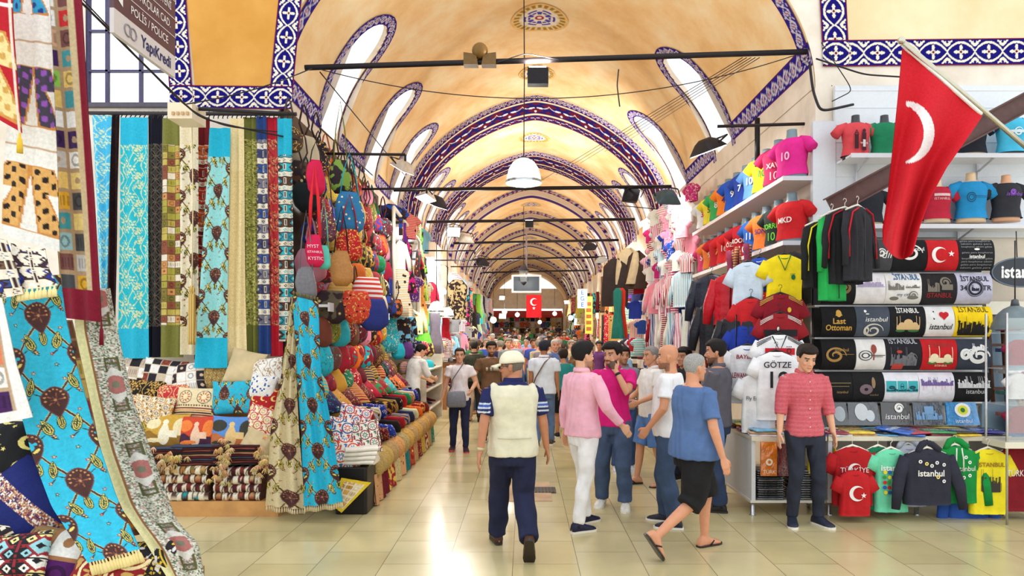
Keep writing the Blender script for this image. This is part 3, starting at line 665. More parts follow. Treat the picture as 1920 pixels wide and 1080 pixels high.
    def make_body(s, feet=True, lgrip=.5, rgrip=.5, lpalm=None, rpalm=None, lyaw=.12, ryaw=-.12, face=True, stubble=0, fingers=True, brow=(30,22,20)):
        hp = s.lean; B = s.body; s.lyaw, s.ryaw = lyaw, ryaw
        B.loft(s.torso(-.012), 24)
        # neck
        nb = np.array([0,.012,1.46-s.drop])+s.sp(1.46); s.hbase = np.array([0,-.012,1.497-s.drop])+s.sp(1.5)
        yaw, nod, tilt = s.headrot; Rm = np.array(Matrix.Rotation(yaw, 3, 'Z')@Matrix.Rotation(nod, 3, 'X')@Matrix.Rotation(tilt, 3, 'Y')); s.Rm = Rm
        B.tube([nb-[0,0,.03], nb+[0,0,.02], s.hbase+Rm@np.array([0,.022,.03]), s.hbase+Rm@np.array([0,.03,.08])], [.072,.058,.054,.052], 14)
        H = MB(); secs = []
        for z in np.interp(np.linspace(0, 1, 22), np.linspace(0, 1, len(HZ)), HZ):
            w, f, b = head_ring(z); secs.append((np.array([0,(b-f)/2,z]), np.array([w,0,0]), np.array([0,(f+b)/2,0])))
        H.loft(secs, 28, p=2.25)
        if face:
            H.tube([(0,-.080,.128),(0,-.092,.105),(0,-.106,.083),(0,-.104,.074)], [.008,.010,.013,.010], 8); H.sphere((.011,-.093,.077), .010, 8, 5); H.sphere((-.011,-.093,.077), .010, 8, 5)
            H.tube([(-.026,-.076,.047),(-.012,-.090,.050),(0,-.092,.049),(.012,-.090,.050),(.026,-.076,.047)], [.004,.0075,.0085,.0075,.004], 8); H.sphere((0,-.084,.038), (.018,.009,.007), 8, 5); H.sphere((0,-.080,.012), (.020,.014,.014), 8, 5)
            H.tube([(-.05,-.072,.136),(-.03,-.087,.143),(0,-.084,.138),(.03,-.087,.143),(.05,-.072,.136)], [.007,.009,.006,.009,.007], 8)
            for q in (1,-1): H.sphere((q*.04,-.068,.085), (.02,.016,.02), 8, 5)
        for q in (1,-1): H.loft([(np.array([q*.076,.008,.072]), np.array([.006,0,0]), np.array([0,.008,0])), (np.array([q*.080,.012,.095]), np.array([.008,0,0]), np.array([0,.015,0])), (np.array([q*.082,.016,.118]), np.array([.008,0,0]), np.array([0,.019,0])), (np.array([q*.079,.014,.130]), np.array([.005,0,0]), np.array([0,.012,0]))], 8)
        s.H0 = s.hbase; B.merge(H, Rm, s.hbase)
        s.arm(s.ls, s.le, s.lw); s.arm(s.rs, s.re, s.rw)
        if fingers: s.hand(s.lw, s.le, 1, lgrip, lpalm); s.hand(s.rw, s.re, -1, rgrip, rpalm)
        else:
            for a, e in ((s.lw, s.le), (s.rw, s.re)): d = a-e; d /= np.linalg.norm(d); B.tube([a, a+d*.06, a+d*.12, a+d*.17], [.026,.036,.03,.012], 8, flat=.6)
        s.leg(s.lhip, s.lk, s.la); s.leg(s.rhip, s.rk, s.ra)
        s.foot(s.lk, s.la, s.lt, lyaw); s.foot(s.rk, s.ra, s.rt, ryaw)
        V, F, N = remesh(B, s.vox, 1)
        C = np.tile(lin(s.skin), (len(V),1)); L = (V-s.hbase)@Rm   # head coordinates
        inh = (L[:,2] > -.02)&(np.abs(L[:,0]) < .1)&(np.abs(L[:,1]) < .14)&(L[:,2] < .26)
        fr = inh&(L[:,1] < -.04)
        def put(m, c, a=1): C[m] = C[m]*(1-a)+lin(c)*a
        red = tuple(int(x*y) for x, y in zip(s.skin, (.98,.78,.76)))
        if face:
            put(inh&(np.abs(np.abs(L[:,0])-.04) < .022)&(np.abs(L[:,2]-.085) < .02)&(L[:,1] < -.05), red, .25)
            if stubble: put(inh&(L[:,2] < .062)&((L[:,1] < .02))&~((np.abs(L[:,2]-.044) < .012)&(np.abs(L[:,0]) < .027)), brow, stubble); put(fr&(np.abs(L[:,2]-.062) < .006)&(np.abs(L[:,0]) < .03), brow, stubble)
            put(fr&(np.abs(L[:,2]-.0485) < .0065)&(np.abs(L[:,0]) < .023), tuple(int(x*y) for x, y in zip(s.skin, (.86,.60,.56))), .7)
            put(fr&(np.abs(L[:,2]-.144-.0) < .0065)&(np.abs(np.abs(L[:,0])-.034) < .021), brow, .9)
        M = MB(); M.add(V, F, C)
        if face:
            E = MB()
            for q in (1,-1):
                nod_open = 1
                th = np.linspace(-PI/2+.2, PI/2-.2, 9); c0 = np.array([q*.033,-.0735,.117]); r = .0125
                E.loft([(c0+np.array([0,-math.sin(t)*r,0]), np.array([r*math.cos(t)*1.15,0,0]), np.array([0,0,r*math.cos(t)*.62])) for t in th], 14, True, np.vstack([np.tile(lin((232,226,220)) if t < 1.0 else lin((45,28,20)), (14,1)) for t in th]))
                E.tube([c0+np.array([x,-.0125+abs(x)*.35,.0075-abs(x)*.2]) for x in (-.016,-.008,0,.008,.016)], [.001,.002,.0025,.002,.001], 6, lin(tuple(int(v*.45) for v in s.skin)))
            M.merge(E, Rm, s.hbase)
        s.bodyV = M; s.body_obj = M.build('body', M_SKIN, s.e); return s
    def hairdo(s, t=.018, front=.178, side=.125, back=.045, quiff=0, col=None, top=.0, name='hair', ring=False):
        """shell of hair over the skull down to a hairline"""
        k, m = 40, 18; th = np.linspace(0, 2*PI, k, endpoint=False); G = np.zeros((m, k, 3))
        fr = -np.sin(th)     # front = -Y
        zb = np.where(fr > .55, front, np.where(fr > -.1, side+(front-side)*np.clip((fr-.25)/.3, 0, 1), back+(side-back)*np.clip((fr+.75)/.65, 0, 1)))
        for i in range(m):
            f = i/(m-1); z = zb+(.236-zb)*math.sin(f*PI/2)**.9
            w, fo, b = head_ring(z); gg = (t+top*f*f+quiff*np.clip(fr, 0, 1)*max(0, math.sin(f*PI)))*min(1, f*5+.08)*np.where(z > .2, 1, 1)
            c, sn = np.cos(th), np.sin(th); ex = 2/2.25; x = np.sign(c)*abs(c)**ex*(w+gg); y = (b-fo)/2+np.sign(sn)*abs(sn)**ex*((fo+b)/2+gg); n = np.array([mnoise.noise(Vector((a*40, b_*40, q*40))) for a, b_, q in zip(x, y, z)])
            G[i] = np.stack([x, y, z+gg*f+n*.002*min(1, f*4)], -1)
        M = MB(); M.grid(G, cv=True); q = M.n; M.add([G[-1].mean(0)+np.array([0,0,.003])], []); r = (m-1)*k+np.arange(k); M.F.append(np.stack([r, np.roll(r,-1), np.full(k, q)], -1))
        M2 = MB(); M2.merge(M, s.Rm, s.hbase); return M2.build(name, M_HAIR, s.e, col or s.hair)
    def fold(s, V, N, amp=.006, f=9, seed=0):
        x, y, z = V.T; d = np.sin(f*(z*1.6+x*.9)+seed+2*np.sin(3*y+z*4))*np.sin(f*1.3*(x*.8-z*.5+y)+seed*2)+.5*np.sin(f*2.3*(z+.4*np.sin(x*14+seed))+y*7)
        return V+N*(d*amp)[:,None]
    def shirt(s, color, sleeve=.35, g=.018, z0=.86, loose=0, name='shirt', m=None, colfn=None, hem=None, collar=True, cuff=.012, neck=1.475, voxel=None, amp=.005, buttons=False, ccol=None):
        M = MB(); secs = s.torso(g, z0, neck+.001)
        if loose: secs = [(o-np.array([0,0,0]), a*(1+loose*max(0, (1.25-o[2])/.4)), b*(1+loose*1.3*max(0, (1.25-o[2])/.4))) for o, a, b in secs]
        M.loft(secs, 24, p=2.15)
        for a, e, w in ((s.ls, s.le, s.lw), (s.rs, s.re, s.rw)):
            if sleeve > 0:
                rr = (.058,.058,.054,.054,.049,.040) if sleeve > .6 else (.060,.066,.070,.07,.06,.05)
                s.arm(a, e, w, g=cuff*.4, t0=0, t1=sleeve, mb=M, radii=rr)
            M.sphere(a-np.array([.012*np.sign(a[0]),0,.012]), (.048,.056,.050), 12, 7)
        V, F, N = remesh(M, voxel or max(.011, s.vox*1.6), 2); V = s.fold(V, N, amp, seed=hash(name)%7+s.wide)
        Mo = MB(); C = colfn(V) if colfn else None; Mo.add(V, F, C); o = Mo.build(name, m or (M_PAT if colfn else M_CLOTH), s.e, color)
        if collar:
            nb = np.array([0,.008,neck-s.drop+.005])+s.sp(neck); c = MB(); th = np.linspace(-PI*.42, PI*1.42, 26); r = (.074,.064)
            G = np.array([[nb+np.array([math.cos(t)*(r[0]+q*.010), math.sin(t)*(r[1]+q*.010)+.0, q2-.012*(math.sin(t) < -.6)-.018*max(0,-math.sin(t))]) for q, q2 in ((-.2,-.02),(-.2,.016),(.5,.022),(1.4,-.004),(1.1,-.016))] for t in th])
            c.grid(G); c.build('collar', M_CLOTH, s.e, ccol or color)
        if buttons:
            for i in range(6):
                z = 1.38-i*.085; sec = min(s.torso(g, z0, 1.5), key=lambda q: abs(q[0][2]+s.drop-z)); oy = np.interp(z-s.drop, [q[0][2] for q in s.torso(g)], [q[0][1]-np.linalg.norm(q[2]) for q in s.torso(g)])
                b = MB(); b.sphere((0, oy-.004, z-s.drop), (.006,.003,.006), 8, 5); b.build('button', M_PLASTIC, s.e, (240,235,230))
        return o
    def trousers(s, color, length=1.0, g=.014, m=None, name='trousers', top=.98, flare=.012, amp=.006, wide=0):
        M = MB(); M.loft(s.torso(g*.8, .78, top), 24, p=2.2)
        gg = (g+wide, g+flare+wide)
        s.leg(s.lhip+[0,0,-.02], s.lk, s.la, gg, 0, length, M); s.leg(s.rhip+[0,0,-.02], s.rk, s.ra, gg, 0, length, M)
        M.sphere(((s.lhip+s.rhip)/2-np.array([0,-.005,.07])), (.11+wide*.5,.105,.09), 14, 8)
        V, F, N = remesh(M, max(.012, s.vox*1.6), 2); V = s.fold(V, N, amp, f=11, seed=3); Mo = MB(); Mo.add(V, F); return Mo.build(name, m or M_JEANS, s.e, color)
    def shoe(s, color, sole=(235,232,225), kind='shoe', m=None, stripe=None):
        for k, a, t, yw in ((s.lk, s.la, s.lt, s.lyaw), (s.rk, s.ra, s.rt, s.ryaw)):
            fw, up = s.foot_frame(k, a, t, yw); sd = np.cross(fw, up)
            if kind == 'shoe':
                M = MB(); s.foot(k, a, t, yw, .006, M); M.tube([a-fw*.02+up*.015, a-fw*.02-up*.03], [.040,.044], 12); o = M.build('shoe', m or M_LEATHER, s.e, color)
            else: o = None
            q = MB(); pts = []; hb = -.079
            for x, w in ((-.085,.012),(-.078,.028),(-.05,.037),(0,.038),(.06,.044),(.12,.052),(.165,.044),(.188,.026),(.197,.008)): pts.append((x, w))
            ring = [(x, w) for x, w in pts]+[(x, -w) for x, w in pts[::-1]]; n = len(ring); th = .02
            V = [a+fw*x+sd*w+up*(hb+z) for z in (-.004, .018 if kind == 'shoe' else .014) for x, w in ring]; i = np.arange(n); j = (i+1)%n
            V += [a+fw*.05+up*(hb-.004), a+fw*.05+up*(hb+(.018 if kind == 'shoe' else .014))]
            q.add(V, [np.stack([i,j,j+n,i+n],-1), np.stack([j,i,np.full(n,2*n)],-1), np.stack([i+n,j+n,np.full(n,2*n+1)],-1)])
            ob = q.build('sole' if kind == 'shoe' else 'flip_flop', M_PLASTIC, o if o else s.e, sole, smooth=False)
            if kind == 'flip':
                st = MB(); tp = a+fw*.135+up*(-.055)
                for g in (1,-1): st.tube([a+fw*.03+sd*g*.046-up*.065, a+fw*.07+sd*g*.036-up*.034, tp+up*.012+sd*g*.008, tp], [.007,.008,.008,.006], 8)
                st.build('strap', M_LEATHER, ob, (30,24,22))
            elif kind == 'shoe' and stripe:
                for i_, g in [(a_, b_) for a_ in range(3) for b_ in (1,-1)]:
                    st = MB(); st.tube([a+fw*(.035+i_*.022)+sd*g*.044-up*.055, a+fw*(.03+i_*.022)+sd*g*.034-up*.024], .004, 6); st.build('stripe', M_PLASTIC, o, stripe)
    def belt(s, color=(60,45,35)):
        sec = s.torso(.02, .93, .95)[0]; o, a, b = sec; M = MB(); M.loft([(o+np.array([0,0,z]), a*k, b*k) for z, k in ((.0,.97),(.0,1),(.035,1),(.035,.97))], 28, False, p=2.2); M.build('belt', M_LEATHER, s.e, color)
    def watch(s, side='l', color=(60,60,60)):
        w, e = (s.lw, s.le) if side == 'l' else (s.rw, s.re); d = (w-e)/np.linalg.norm(w-e); M = MB(); M.tube([w-d*.045, w-d*.02], [.031,.030], 14, ref=(1,0,0)); o = M.build('wrist_watch', M_METAL, s.e, color)
STAND = dict(lw=(.235,-.05,.86), rw=(-.235,-.05,.86), la=(.11,0,.08), ra=(-.11,0,.08))
def L2(**k): d = dict(STAND); d.update(k); return d
def gx(u, Y): return (u-985)/1280*Y
SK1, SK2, SK3 = (224,170,136), (196,138,104), (178,120,88)

# 1 man in a beige vest walking away
f = Fig('person', gx(962,5.75), 5.75, PI*1.0+.12, 'man walking away in cream cap, pale beige waistcoat over navy striped polo and dark trousers', 1.74, belly=.03, wide=1.06, skin=(190,128,96), hair=(120,110,100))
f.pose(lw=(.285,.10,.86), rw=(-.30,-.08,.86), la=(.11,-.28,.09), ra=(-.10,.30,.19), lh=(.4,1,0), rh=(-.4,1,0), head=(1.12,.08,0), ltoe=0, rtoe=1.0, drop=.035)
f.make_body(lgrip=.6, rgrip=.6)
f.hairdo(.004, .15, .10, .03, name='hair')
def polo(V):
    c = np.tile(lin((28,34,84)), (len(V),1)); z = V[:,2]
    ex = np.abs(V[:,0]) > .2
    for q in (1.27,1.235,1.20): c[ex&(abs(z-q) < .006)] = lin((220,225,235))
    c[ex&(z < 1.262)&(z > 1.243)] = lin((60,90,170)); c[~ex&(abs(z-.90) < .005)] = lin((220,225,235)); return c
f.shirt((28,34,84), .42, .016, z0=.86, name='polo_shirt', colfn=polo, neck=1.49)
M = MB(); M.loft(f.torso(.034, .86, 1.46), 24, p=2.3)
for a in (f.ls, f.rs): M.sphere(a+np.array([-.035*np.sign(a[0]),0,.0]), (.040,.075,.058), 12, 7)
V, F, N = remesh(M, .012, 2); V = f.fold(V, N, .005, 7); Mo = MB(); Mo.add(V, F); vest = Mo.build('waistcoat', M_CLOTH, f.e, (222,216,190))
mb = MB(); sec = f.torso(.046, 1.02, 1.03)[0]
mb.tube([sec[0]+np.array([x, abs(sec[2][1])*math.sqrt(max(0,1-(x/.25)**2))*1.0, .0]) for x in np.linspace(-.14,.14,9)], .004, 6); mb.build('waistcoat_seam', M_CLOTH, vest, (196,188,160))
f.trousers((34,38,66), g=.020, flare=.02, wide=.006); f.belt(); f.shoe((72,44,30), (40,28,22)); f.watch('l', (200,190,150))
# cap
mb = MB(); th = np.linspace(0, PI/2, 10)
mb.loft([(np.array([0,.004,.142+.108*math.sin(t)]), np.array([.091*math.cos(t)**.8+.001,0,0]), np.array([0,.112*math.cos(t)**.8+.001,0])) for t in th], 28)
c2 = MB(); c2.merge(mb, f.Rm, f.hbase); cap = c2.build('cap', M_CLOTH, f.e, (238,230,205))
G = np.array([[[x*.084*(1-.22*q), -.092-q*.10*(1-x*x*.4)+.03*x*x, .150-q*.020-.014*x*x] for x in np.linspace(-1,1,13)] for q in np.linspace(0,1,5)]); G2 = G+np.array([0,0,-.006])
mb = MB(); mb.grid(G); mb.grid(G2); c2 = MB(); c2.merge(mb, f.Rm, f.hbase); c2.build('cap_brim', M_CLOTH, cap, (232,222,196))
mb = MB(); mb.tube([(.083,.01,.118),(.08,-.07,.120),(.04,-.098,.118),(-.04,-.098,.118),(-.08,-.07,.120),(-.083,.01,.118)], .0025, 6)
for q in (1,-1): mb.loft([(np.array([q*.035,-.100,.113]), np.array([.020,0,0]), np.array([0,0,.014])), (np.array([q*.035,-.102,.113]), np.array([.020,0,0]), np.array([0,0,.014]))], 12)
c2 = MB(); c2.merge(mb, f.Rm, f.hbase); c2.build('glasses', M_PLASTIC, f.e, (40,34,34))

# 2 young man in a pale pink shirt and white trousers, turned to the right
f = Fig('person', gx(1092,6.5), 6.5, PI*.5+.62, 'dark-haired man in pale pink long-sleeved shirt and white trousers seen from behind', 1.78, wide=.97, skin=(222,168,134), hair=(22,18,18))
f.pose(lw=(.24,.02,.87), rw=(-.30,-.22,.97), la=(.10,-.13,.08), ra=(-.11,.14,.08), head=(-.12,.0,0), lh=(.3,1,0), rh=(-.3,1,0))
f.make_body(lgrip=.7, rgrip=.35, stubble=.35); f.hairdo(.022, .185, .12, .05, quiff=.012)
f.shirt((238,178,196), .95, .017, z0=.82, loose=.08, name='shirt', cuff=.01, amp=.007)
f.trousers((236,234,236), g=.010, m=M_CLOTH, flare=.01, amp=.006); f.shoe((28,32,60), (228,222,210))

# 3 bearded man in magenta polo, hand at chin
f = Fig('person', gx(1150,7.3), 7.3, -.25, 'bearded man in magenta polo shirt and blue jeans touching his chin', 1.77, wide=1.02, skin=(205,150,116), hair=(26,22,22))
f.pose(lw=(.05,-.15,1.44), rw=(-.30,-.06,.90), la=(.13,-.05,.08), ra=(-.13,.06,.08), lh=(.6,-.2,-1), head=(-.5,.12,0))
f.make_body(lgrip=1.5, lpalm=(0,1,.2), stubble=.85); f.hairdo(.024, .18, .11, .06, quiff=.014)
f.shirt((214,26,122), .34, .016, z0=.86, loose=.03, name='polo_shirt'); f.trousers((70,88,120), g=.014, flare=.02, wide=.006); f.shoe((225,222,212), (240,238,230), stripe=(70,80,70)); f.watch('l', (40,42,44))

# 4 grey-haired man in blue tee and black shorts, striding
f = Fig('person', gx(1300,5.75), 5.75, PI*.5+.42, 'grey-haired man striding in blue t-shirt, black shorts and black flip-flops', 1.74, belly=.085, wide=1.08, skin=(214,150,116), hair=(170,168,165))
f.pose(lw=(.29,-.28,.92), rw=(-.31,-.05,.85), la=(.10,-.20,.08), ra=(-.08,.42,.21), lh=(.3,1,0), rh=(-.3,1,0), head=(.05,.03,0), rtoe=.95, drop=.05, ltoe=0)
f.make_body(lgrip=.6, rgrip=.5); f.hairdo(.004, .19, .125, .04)
f.shirt((84,112,160), .42, .026, z0=.84, loose=.16, name='t_shirt', collar=False, amp=.006)
f.trousers((26,25,28), length=.56, g=.028, top=.95, m=M_CLOTH, name='shorts', wide=.018, flare=.02); f.shoe(0, (34,28,26), 'flip')

# 5 bald man in white tee and jeans
f = Fig('person', gx(1256,6.6), 6.6, -PI*.5-.35, 'bald bearded man in white t-shirt and jeans standing behind the man in blue', 1.76, belly=.04, wide=1.04, skin=(208,146,110), hair=(60,50,46))
f.pose(lw=(.22,-.17,.95), rw=(-.25,-.10,.93), la=(.12,.06,.08), ra=(-.11,-.06,.08), head=(0,.04,0), lh=(.7,.8,-.2), rh=(-.7,.8,-.2))
f.make_body(stubble=.6, lgrip=.9, rgrip=.9); f.shirt((235,235,238), .36, .018, z0=.86, loose=.05, name='t_shirt', collar=False); f.trousers((60,78,108), g=.016, wide=.006, flare=.02); f.shoe((40,44,60), (235,232,228))

# 6 man in white shirt and denim shorts
f = Fig('person', gx(1222,8.4), 8.4, -PI*.5+.25, 'man in off-white polo shirt, denim shorts and flip-flops beyond the bald man', 1.72, belly=.03, skin=(205,146,112), hair=(150,145,140))
f.pose(lw=(.20,-.26,1.06), rw=(-.16,-.26,1.06), la=(.12,.10,.08), ra=(-.11,-.16,.08), lh=(.7,.8,-.2), rh=(-.7,.8,-.2), head=(.1,0,0))
f.make_body(lgrip=.9, rgrip=.9, fingers=True); f.hairdo(.008, .185, .125, .04); f.shirt((232,228,224), .36, .018, loose=.05, name='polo_shirt'); f.trousers((88,126,186), length=.50, g=.022, name='shorts', wide=.02); f.shoe(0, (34,28,26), 'flip')

# 7 man in dark grey shirt, arms folded
f = Fig('person', gx(1345,7.2), 7.2, -PI*.5-.45, 'dark-haired man in charcoal shirt with rolled sleeves and jeans beside the t-shirt counter', 1.8, belly=.03, wide=1.08, skin=(200,142,110), hair=(24,20,20))
f.pose(lw=(-.04,-.22,1.17), rw=(.04,-.25,1.12), la=(.12,.04,.08), ra=(-.11,-.05,.08), lh=(.8,.3,-1), rh=(-.8,.3,-1), head=(.15,.05,0))
f.make_body(lgrip=.6, rgrip=.6, lpalm=(0,.9,-.2), rpalm=(0,.9,-.2), stubble=.7); f.hairdo(.02, .18, .11, .05); f.shirt((92,90,100), .55, .018, z0=.84, loose=.05, name='shirt', amp=.007); f.trousers((52,66,96), g=.018, wide=.008, flare=.02); f.shoe((38,34,34), (28,26,26))

# 8 young man in pink checked shirt looking down
f = Fig('person', gx(1508,6.62), 6.62, .04, 'young man in red-pink shirt and dark jeans looking down before the t-shirt stall', 1.76, wide=.95, skin=(226,172,140), hair=(40,28,22))
f.pose(lw=(.265,-.05,.86), rw=(-.275,-.07,.86), la=(.13,-.02,.08), ra=(-.12,.0,.08), lh=(.5,1,0), rh=(-.5,1,0), head=(0,.36,.0))
def check(V):
    c = np.tile(lin((204,92,104)), (len(V),1)); m = (np.sin(V[:,2]*420) > .35); c[m] = lin((212,108,118)); return c
f.make_body(lgrip=.6, rgrip=.4, lyaw=.35, ryaw=-.35); f.hairdo(.018, .182, .118, .05, quiff=.008); f.shirt((206,98,108), .68, .014, z0=.83, loose=.05, name='shirt', colfn=check, buttons=True, cuff=.02); f.trousers((44,48,62), g=.012, flare=.006); f.shoe((38,44,62), (236,232,222))
for i in (0,1): pass

# 9 woman in a white top with a grey shoulder bag
f = Fig('person', gx(862,10.9), 10.9, .05, 'dark-haired woman in white short-sleeved top and navy jeans walking this way', 1.66, wide=.88, skin=(214,160,128), hair=(44,28,22), female=True, voxel=.008)
f.pose(lw=(.20,-.22,1.04), rw=(-.30,.02,.87), la=(.10,-.02,.08), ra=(-.12,.12,.09), head=(.05,0,0), lh=(.6,.8,-.3))
f.make_body(lgrip=.9); f.hairdo(.014, .19, .10, .0, col=(44,28,22)); mb = MB(); mb.tube([(.0,.09,.16),(.01,.115,.08),(.02,.11,-.02),(.03,.10,-.12)], [.05,.055,.04,.015], 12); c2 = MB(); c2.merge(mb, f.Rm, f.hbase); c2.build('ponytail', M_HAIR, f.e, (44,28,22)); f.shirt((236,228,232), .3, .02, z0=.86, loose=.1, name='blouse', collar=False); f.trousers((36,42,74), g=.013, flare=.004); f.shoe((60,40,50), (205,70,80))
hb = Fig.__new__(Fig)
sx = f.e.location.x
b = empty('shoulder_bag', (sx-.03, 10.9-.25, .88), .05, 'grey soft shoulder bag hanging in front of the woman in white', 'bag')
mb = MB(); mb.loft([(np.array([0,0,z]), np.array([w,0,0]), np.array([0,d,0])) for z, w, d in ((-.15,.13,.03),(-.12,.155,.05),(0,.15,.05),(.09,.13,.035),(.10,.12,.02))], 20, p=3.5); mb.build('bag_body', M_LEATHER, b, (120,122,134))
mb = MB(); mb.tube([(-.12,0,.08),(-.06,.05,.28),(.06,.06,.46),(.12,.16,.55)], .008, 6); mb.build('strap', M_LEATHER, b, (96,96,110))

# 10 brown tee, 11 dark back, 12 white polo with strap, 13 teal top, 14 old man, 15 seller, 17, 18
f = Fig('person', gx(921,11.9), 11.9, .1, 'bearded man in brown printed t-shirt behind the cream cap', 1.76, skin=(190,136,104), hair=(26,22,20), voxel=.008)
f.pose(**L2(la=(.11,-.1,.08), ra=(-.11,.12,.09), rw=(-.22,-.16,.95), rh=(-.8,.6,0), head=(.1,.05,0))); f.make_body(stubble=.85); f.hairdo(.022, .18, .11, .05); o = f.shirt((112,82,56), .36, .018, loose=.06, name='t_shirt', collar=False); f.trousers((40,44,66)); f.shoe((50,46,46))
mb = MB()
for i, w in enumerate((.04,.04,.11)): x = (-.10,-.03,.06)[i]; mb.box((x-w/2+.02,-.168,1.24),(x+w/2+.02,-.150,1.30))
mb.build('chest_print', M_PRINT, o, (176,168,150))
f = Fig('person', gx(889,14.9), 14.9, PI+.1, 'man in dark olive shirt and black trousers walking away beyond the woman in white', 1.76, belly=.05, wide=1.08, hair=(40,34,30), voxel=.009); f.pose(**L2(la=(.11,-.14,.08), ra=(-.11,.14,.09))); f.make_body(face=False); f.hairdo(.014); f.shirt((58,60,48), .9, .02, loose=.05); f.trousers((30,30,34), m=M_CLOTH); f.shoe((24,22,22), (20,20,20))
f = Fig('person', gx(1020,11.5), 11.5, PI-.1, 'man in white shirt and dark cap with brown shoulder strap seen from behind', 1.78, wide=1.04, hair=(26,22,22), skin=SK3, voxel=.009); f.pose(**L2(la=(.11,.1,.08), ra=(-.11,-.12,.08))); f.make_body(face=False); f.hairdo(.02, .17, .13, .06, col=(34,38,54), name='cap'); f.shirt((226,234,246), .36, .02, loose=.06); f.trousers((92,116,156)); f.shoe((70,64,60))
mb = MB(); mb.tube([(-.14,.03,1.50),(-.02,.145,1.38),(.12,.165,1.14),(.19,.06,.98)], .016, 8, flat=.4); mb.build('shoulder_strap', M_LEATHER, f.e, (110,84,66))
f = Fig('person', gx(1056,12.4), 12.4, PI+.15, 'woman in teal top and black skirt with hair tied up walking away', 1.62, wide=.88, female=True, hair=(44,28,24), skin=SK2, voxel=.009); f.pose(**L2(la=(.10,-.1,.08), ra=(-.1,.15,.1))); f.make_body(face=False); f.hairdo(.024, .19, .1, .02); f.shirt((40,140,140), .3, .016, z0=.94, collar=False, name='top'); f.trousers((26,24,28), length=.5, g=.02, m=M_CLOTH, name='skirt', wide=.02); f.shoe((40,36,36))
f = Fig('person', gx(1041,14.0), 14.0, .1, 'white-haired man in blue shirt facing this way in the middle of the crowd', 1.80, hair=(225,222,218), skin=(222,160,130), voxel=.009); f.pose(**L2()); f.make_body(); f.hairdo(.012, .19, .12, .05); f.shirt((92,120,176), .4, .02, loose=.05); f.trousers((60,66,90)); f.shoe((50,46,46))
f = Fig('person', gx(772,12.6), 12.6, -PI*.5-2.4, 'stallholder in white shirt bent over his wares by the shoe shelves', 1.72, lean=.35, skin=SK1, hair=(24,20,20), voxel=.009); f.pose(**L2(lw=(.12,-.42,1.05), rw=(-.10,-.44,1.08), lh=(.5,.5,-1), rh=(-.5,.5,-1), head=(0,.45,0))); f.make_body(); f.hairdo(.02); f.shirt((238,236,232), .6, .018); f.trousers((36,36,42)); f.shoe((30,28,28))
f = Fig('person', gx(1168,9.3), 9.3, .15, 'dark-haired man in grey shirt half hidden behind the magenta polo', 1.70, skin=SK2, hair=(28,24,24), voxel=.009); f.pose(**L2()); f.make_body(stubble=.4); f.hairdo(.02); f.shirt((130,134,150), .4, .018); f.trousers((60,84,130)); f.shoe((196,196,200), (225,225,225))
f = Fig('person', gx(1283,8.6), 8.6, -.9, 'dark-haired person in black top half hidden behind the bald man', 1.70, skin=SK2, hair=(28,24,24), voxel=.009); f.pose(**L2()); f.make_body(); f.hairdo(.02); f.shirt((40,40,46), .4, .018); f.trousers((40,44,60)); f.shoe((40,40,40))
f = Fig('person', gx(1857,8.35)+.0, 7.8, .25, 'boy in blue denim shirt sitting behind the t-shirt counter', 1.55, z=-.33, wide=.95, skin=(216,160,128), hair=(22,18,18), voxel=.007); f.pose(**L2(lw=(.14,-.22,1.12), rw=(-.14,-.24,1.12), head=(.1,.12,0), lh=(.6,.6,-1), rh=(-.6,.6,-1))); f.make_body(lgrip=.8, rgrip=.8); f.hairdo(.022, .175, .11, .05); f.shirt((48,82,150), .85, .02, name='denim_shirt'); f.trousers((50,56,80))
# ------------------------------------------------------------------ hanging and draped cloth
def resample(pts, n):
    pts = np.array([P(*p) for p in pts]); s = np.concatenate([[0], np.cumsum(np.linalg.norm(np.diff(pts, axis=0), axis=1))]); q = np.linspace(0, s[-1], n)
    out = np.stack([np.interp(q, s, pts[:,i]) for i in range(3)], 1)
    k = max(3, n//14)|1; ker = np.hanning(k+2)[1:-1]; ker /= ker.sum(); pad = k//2
    sm = np.stack([np.convolve(np.concatenate([2*out[0,i]-out[1:pad+1,i][::-1], out[:,i], 2*out[-1,i]-out[-pad-1:-1,i][::-1]]), ker, 'valid') for i in range(3)], 1)
    return sm, s[-1]
def drape(name, Lp, Rp, pat, label=None, cat='cloth', group=None, res=.008, fold=.02, nf=2.5, parent=None, m=None, color=None, ph=0, off=0, thick=.004):
    L0 = np.linalg.norm(P(*Lp[0])-P(*Lp[-1])); n = max(6, int(L0*1.15/res)); A, la = resample(Lp, n); B, lb = resample(Rp, n)
    w = np.linalg.norm(B-A, axis=1).mean(); m_ = max(4, int(w/res)); t = np.linspace(0, 1, m_); G = A[:,None]*(1-t[None,:,None])+B[:,None]*t[None,:,None]
    T, S = np.meshgrid(t, np.linspace(0, (la+lb)/2, n)); d = np.sin(T*nf*2*PI+ph+.6*np.sin(S*1.7+ph))*fold*(.5+.5*np.clip(S, 0, 1)); G[...,1] += d; G[...,0] += .35*d*np.cos(S*2)
    C = pat(T*w, S) if pat else None; mb = MB(); mb.grid(G, col=C); G2 = G.copy(); G2[...,1] += thick; mb.grid(G2[:, ::-1], col=None if C is None else C[:, ::-1])
    o = mb.build(name, m or (M_PAT if pat else M_CLOTH), parent, color); 
    if label: tag(o, label, cat, group)
    o['_'] = 0; del o['_']; return o, G
def solid(c): return lambda u, v: np.tile(lin(c), u.shape+(1,))
def ends(pat, top, bot, Lt, Lb, c, c2=None):
    def f(u, v):
        C = pat(u, v).copy(); C[v < Lt] = lin(c); C[v > Lb] = lin(c2 or c); return C
    return f
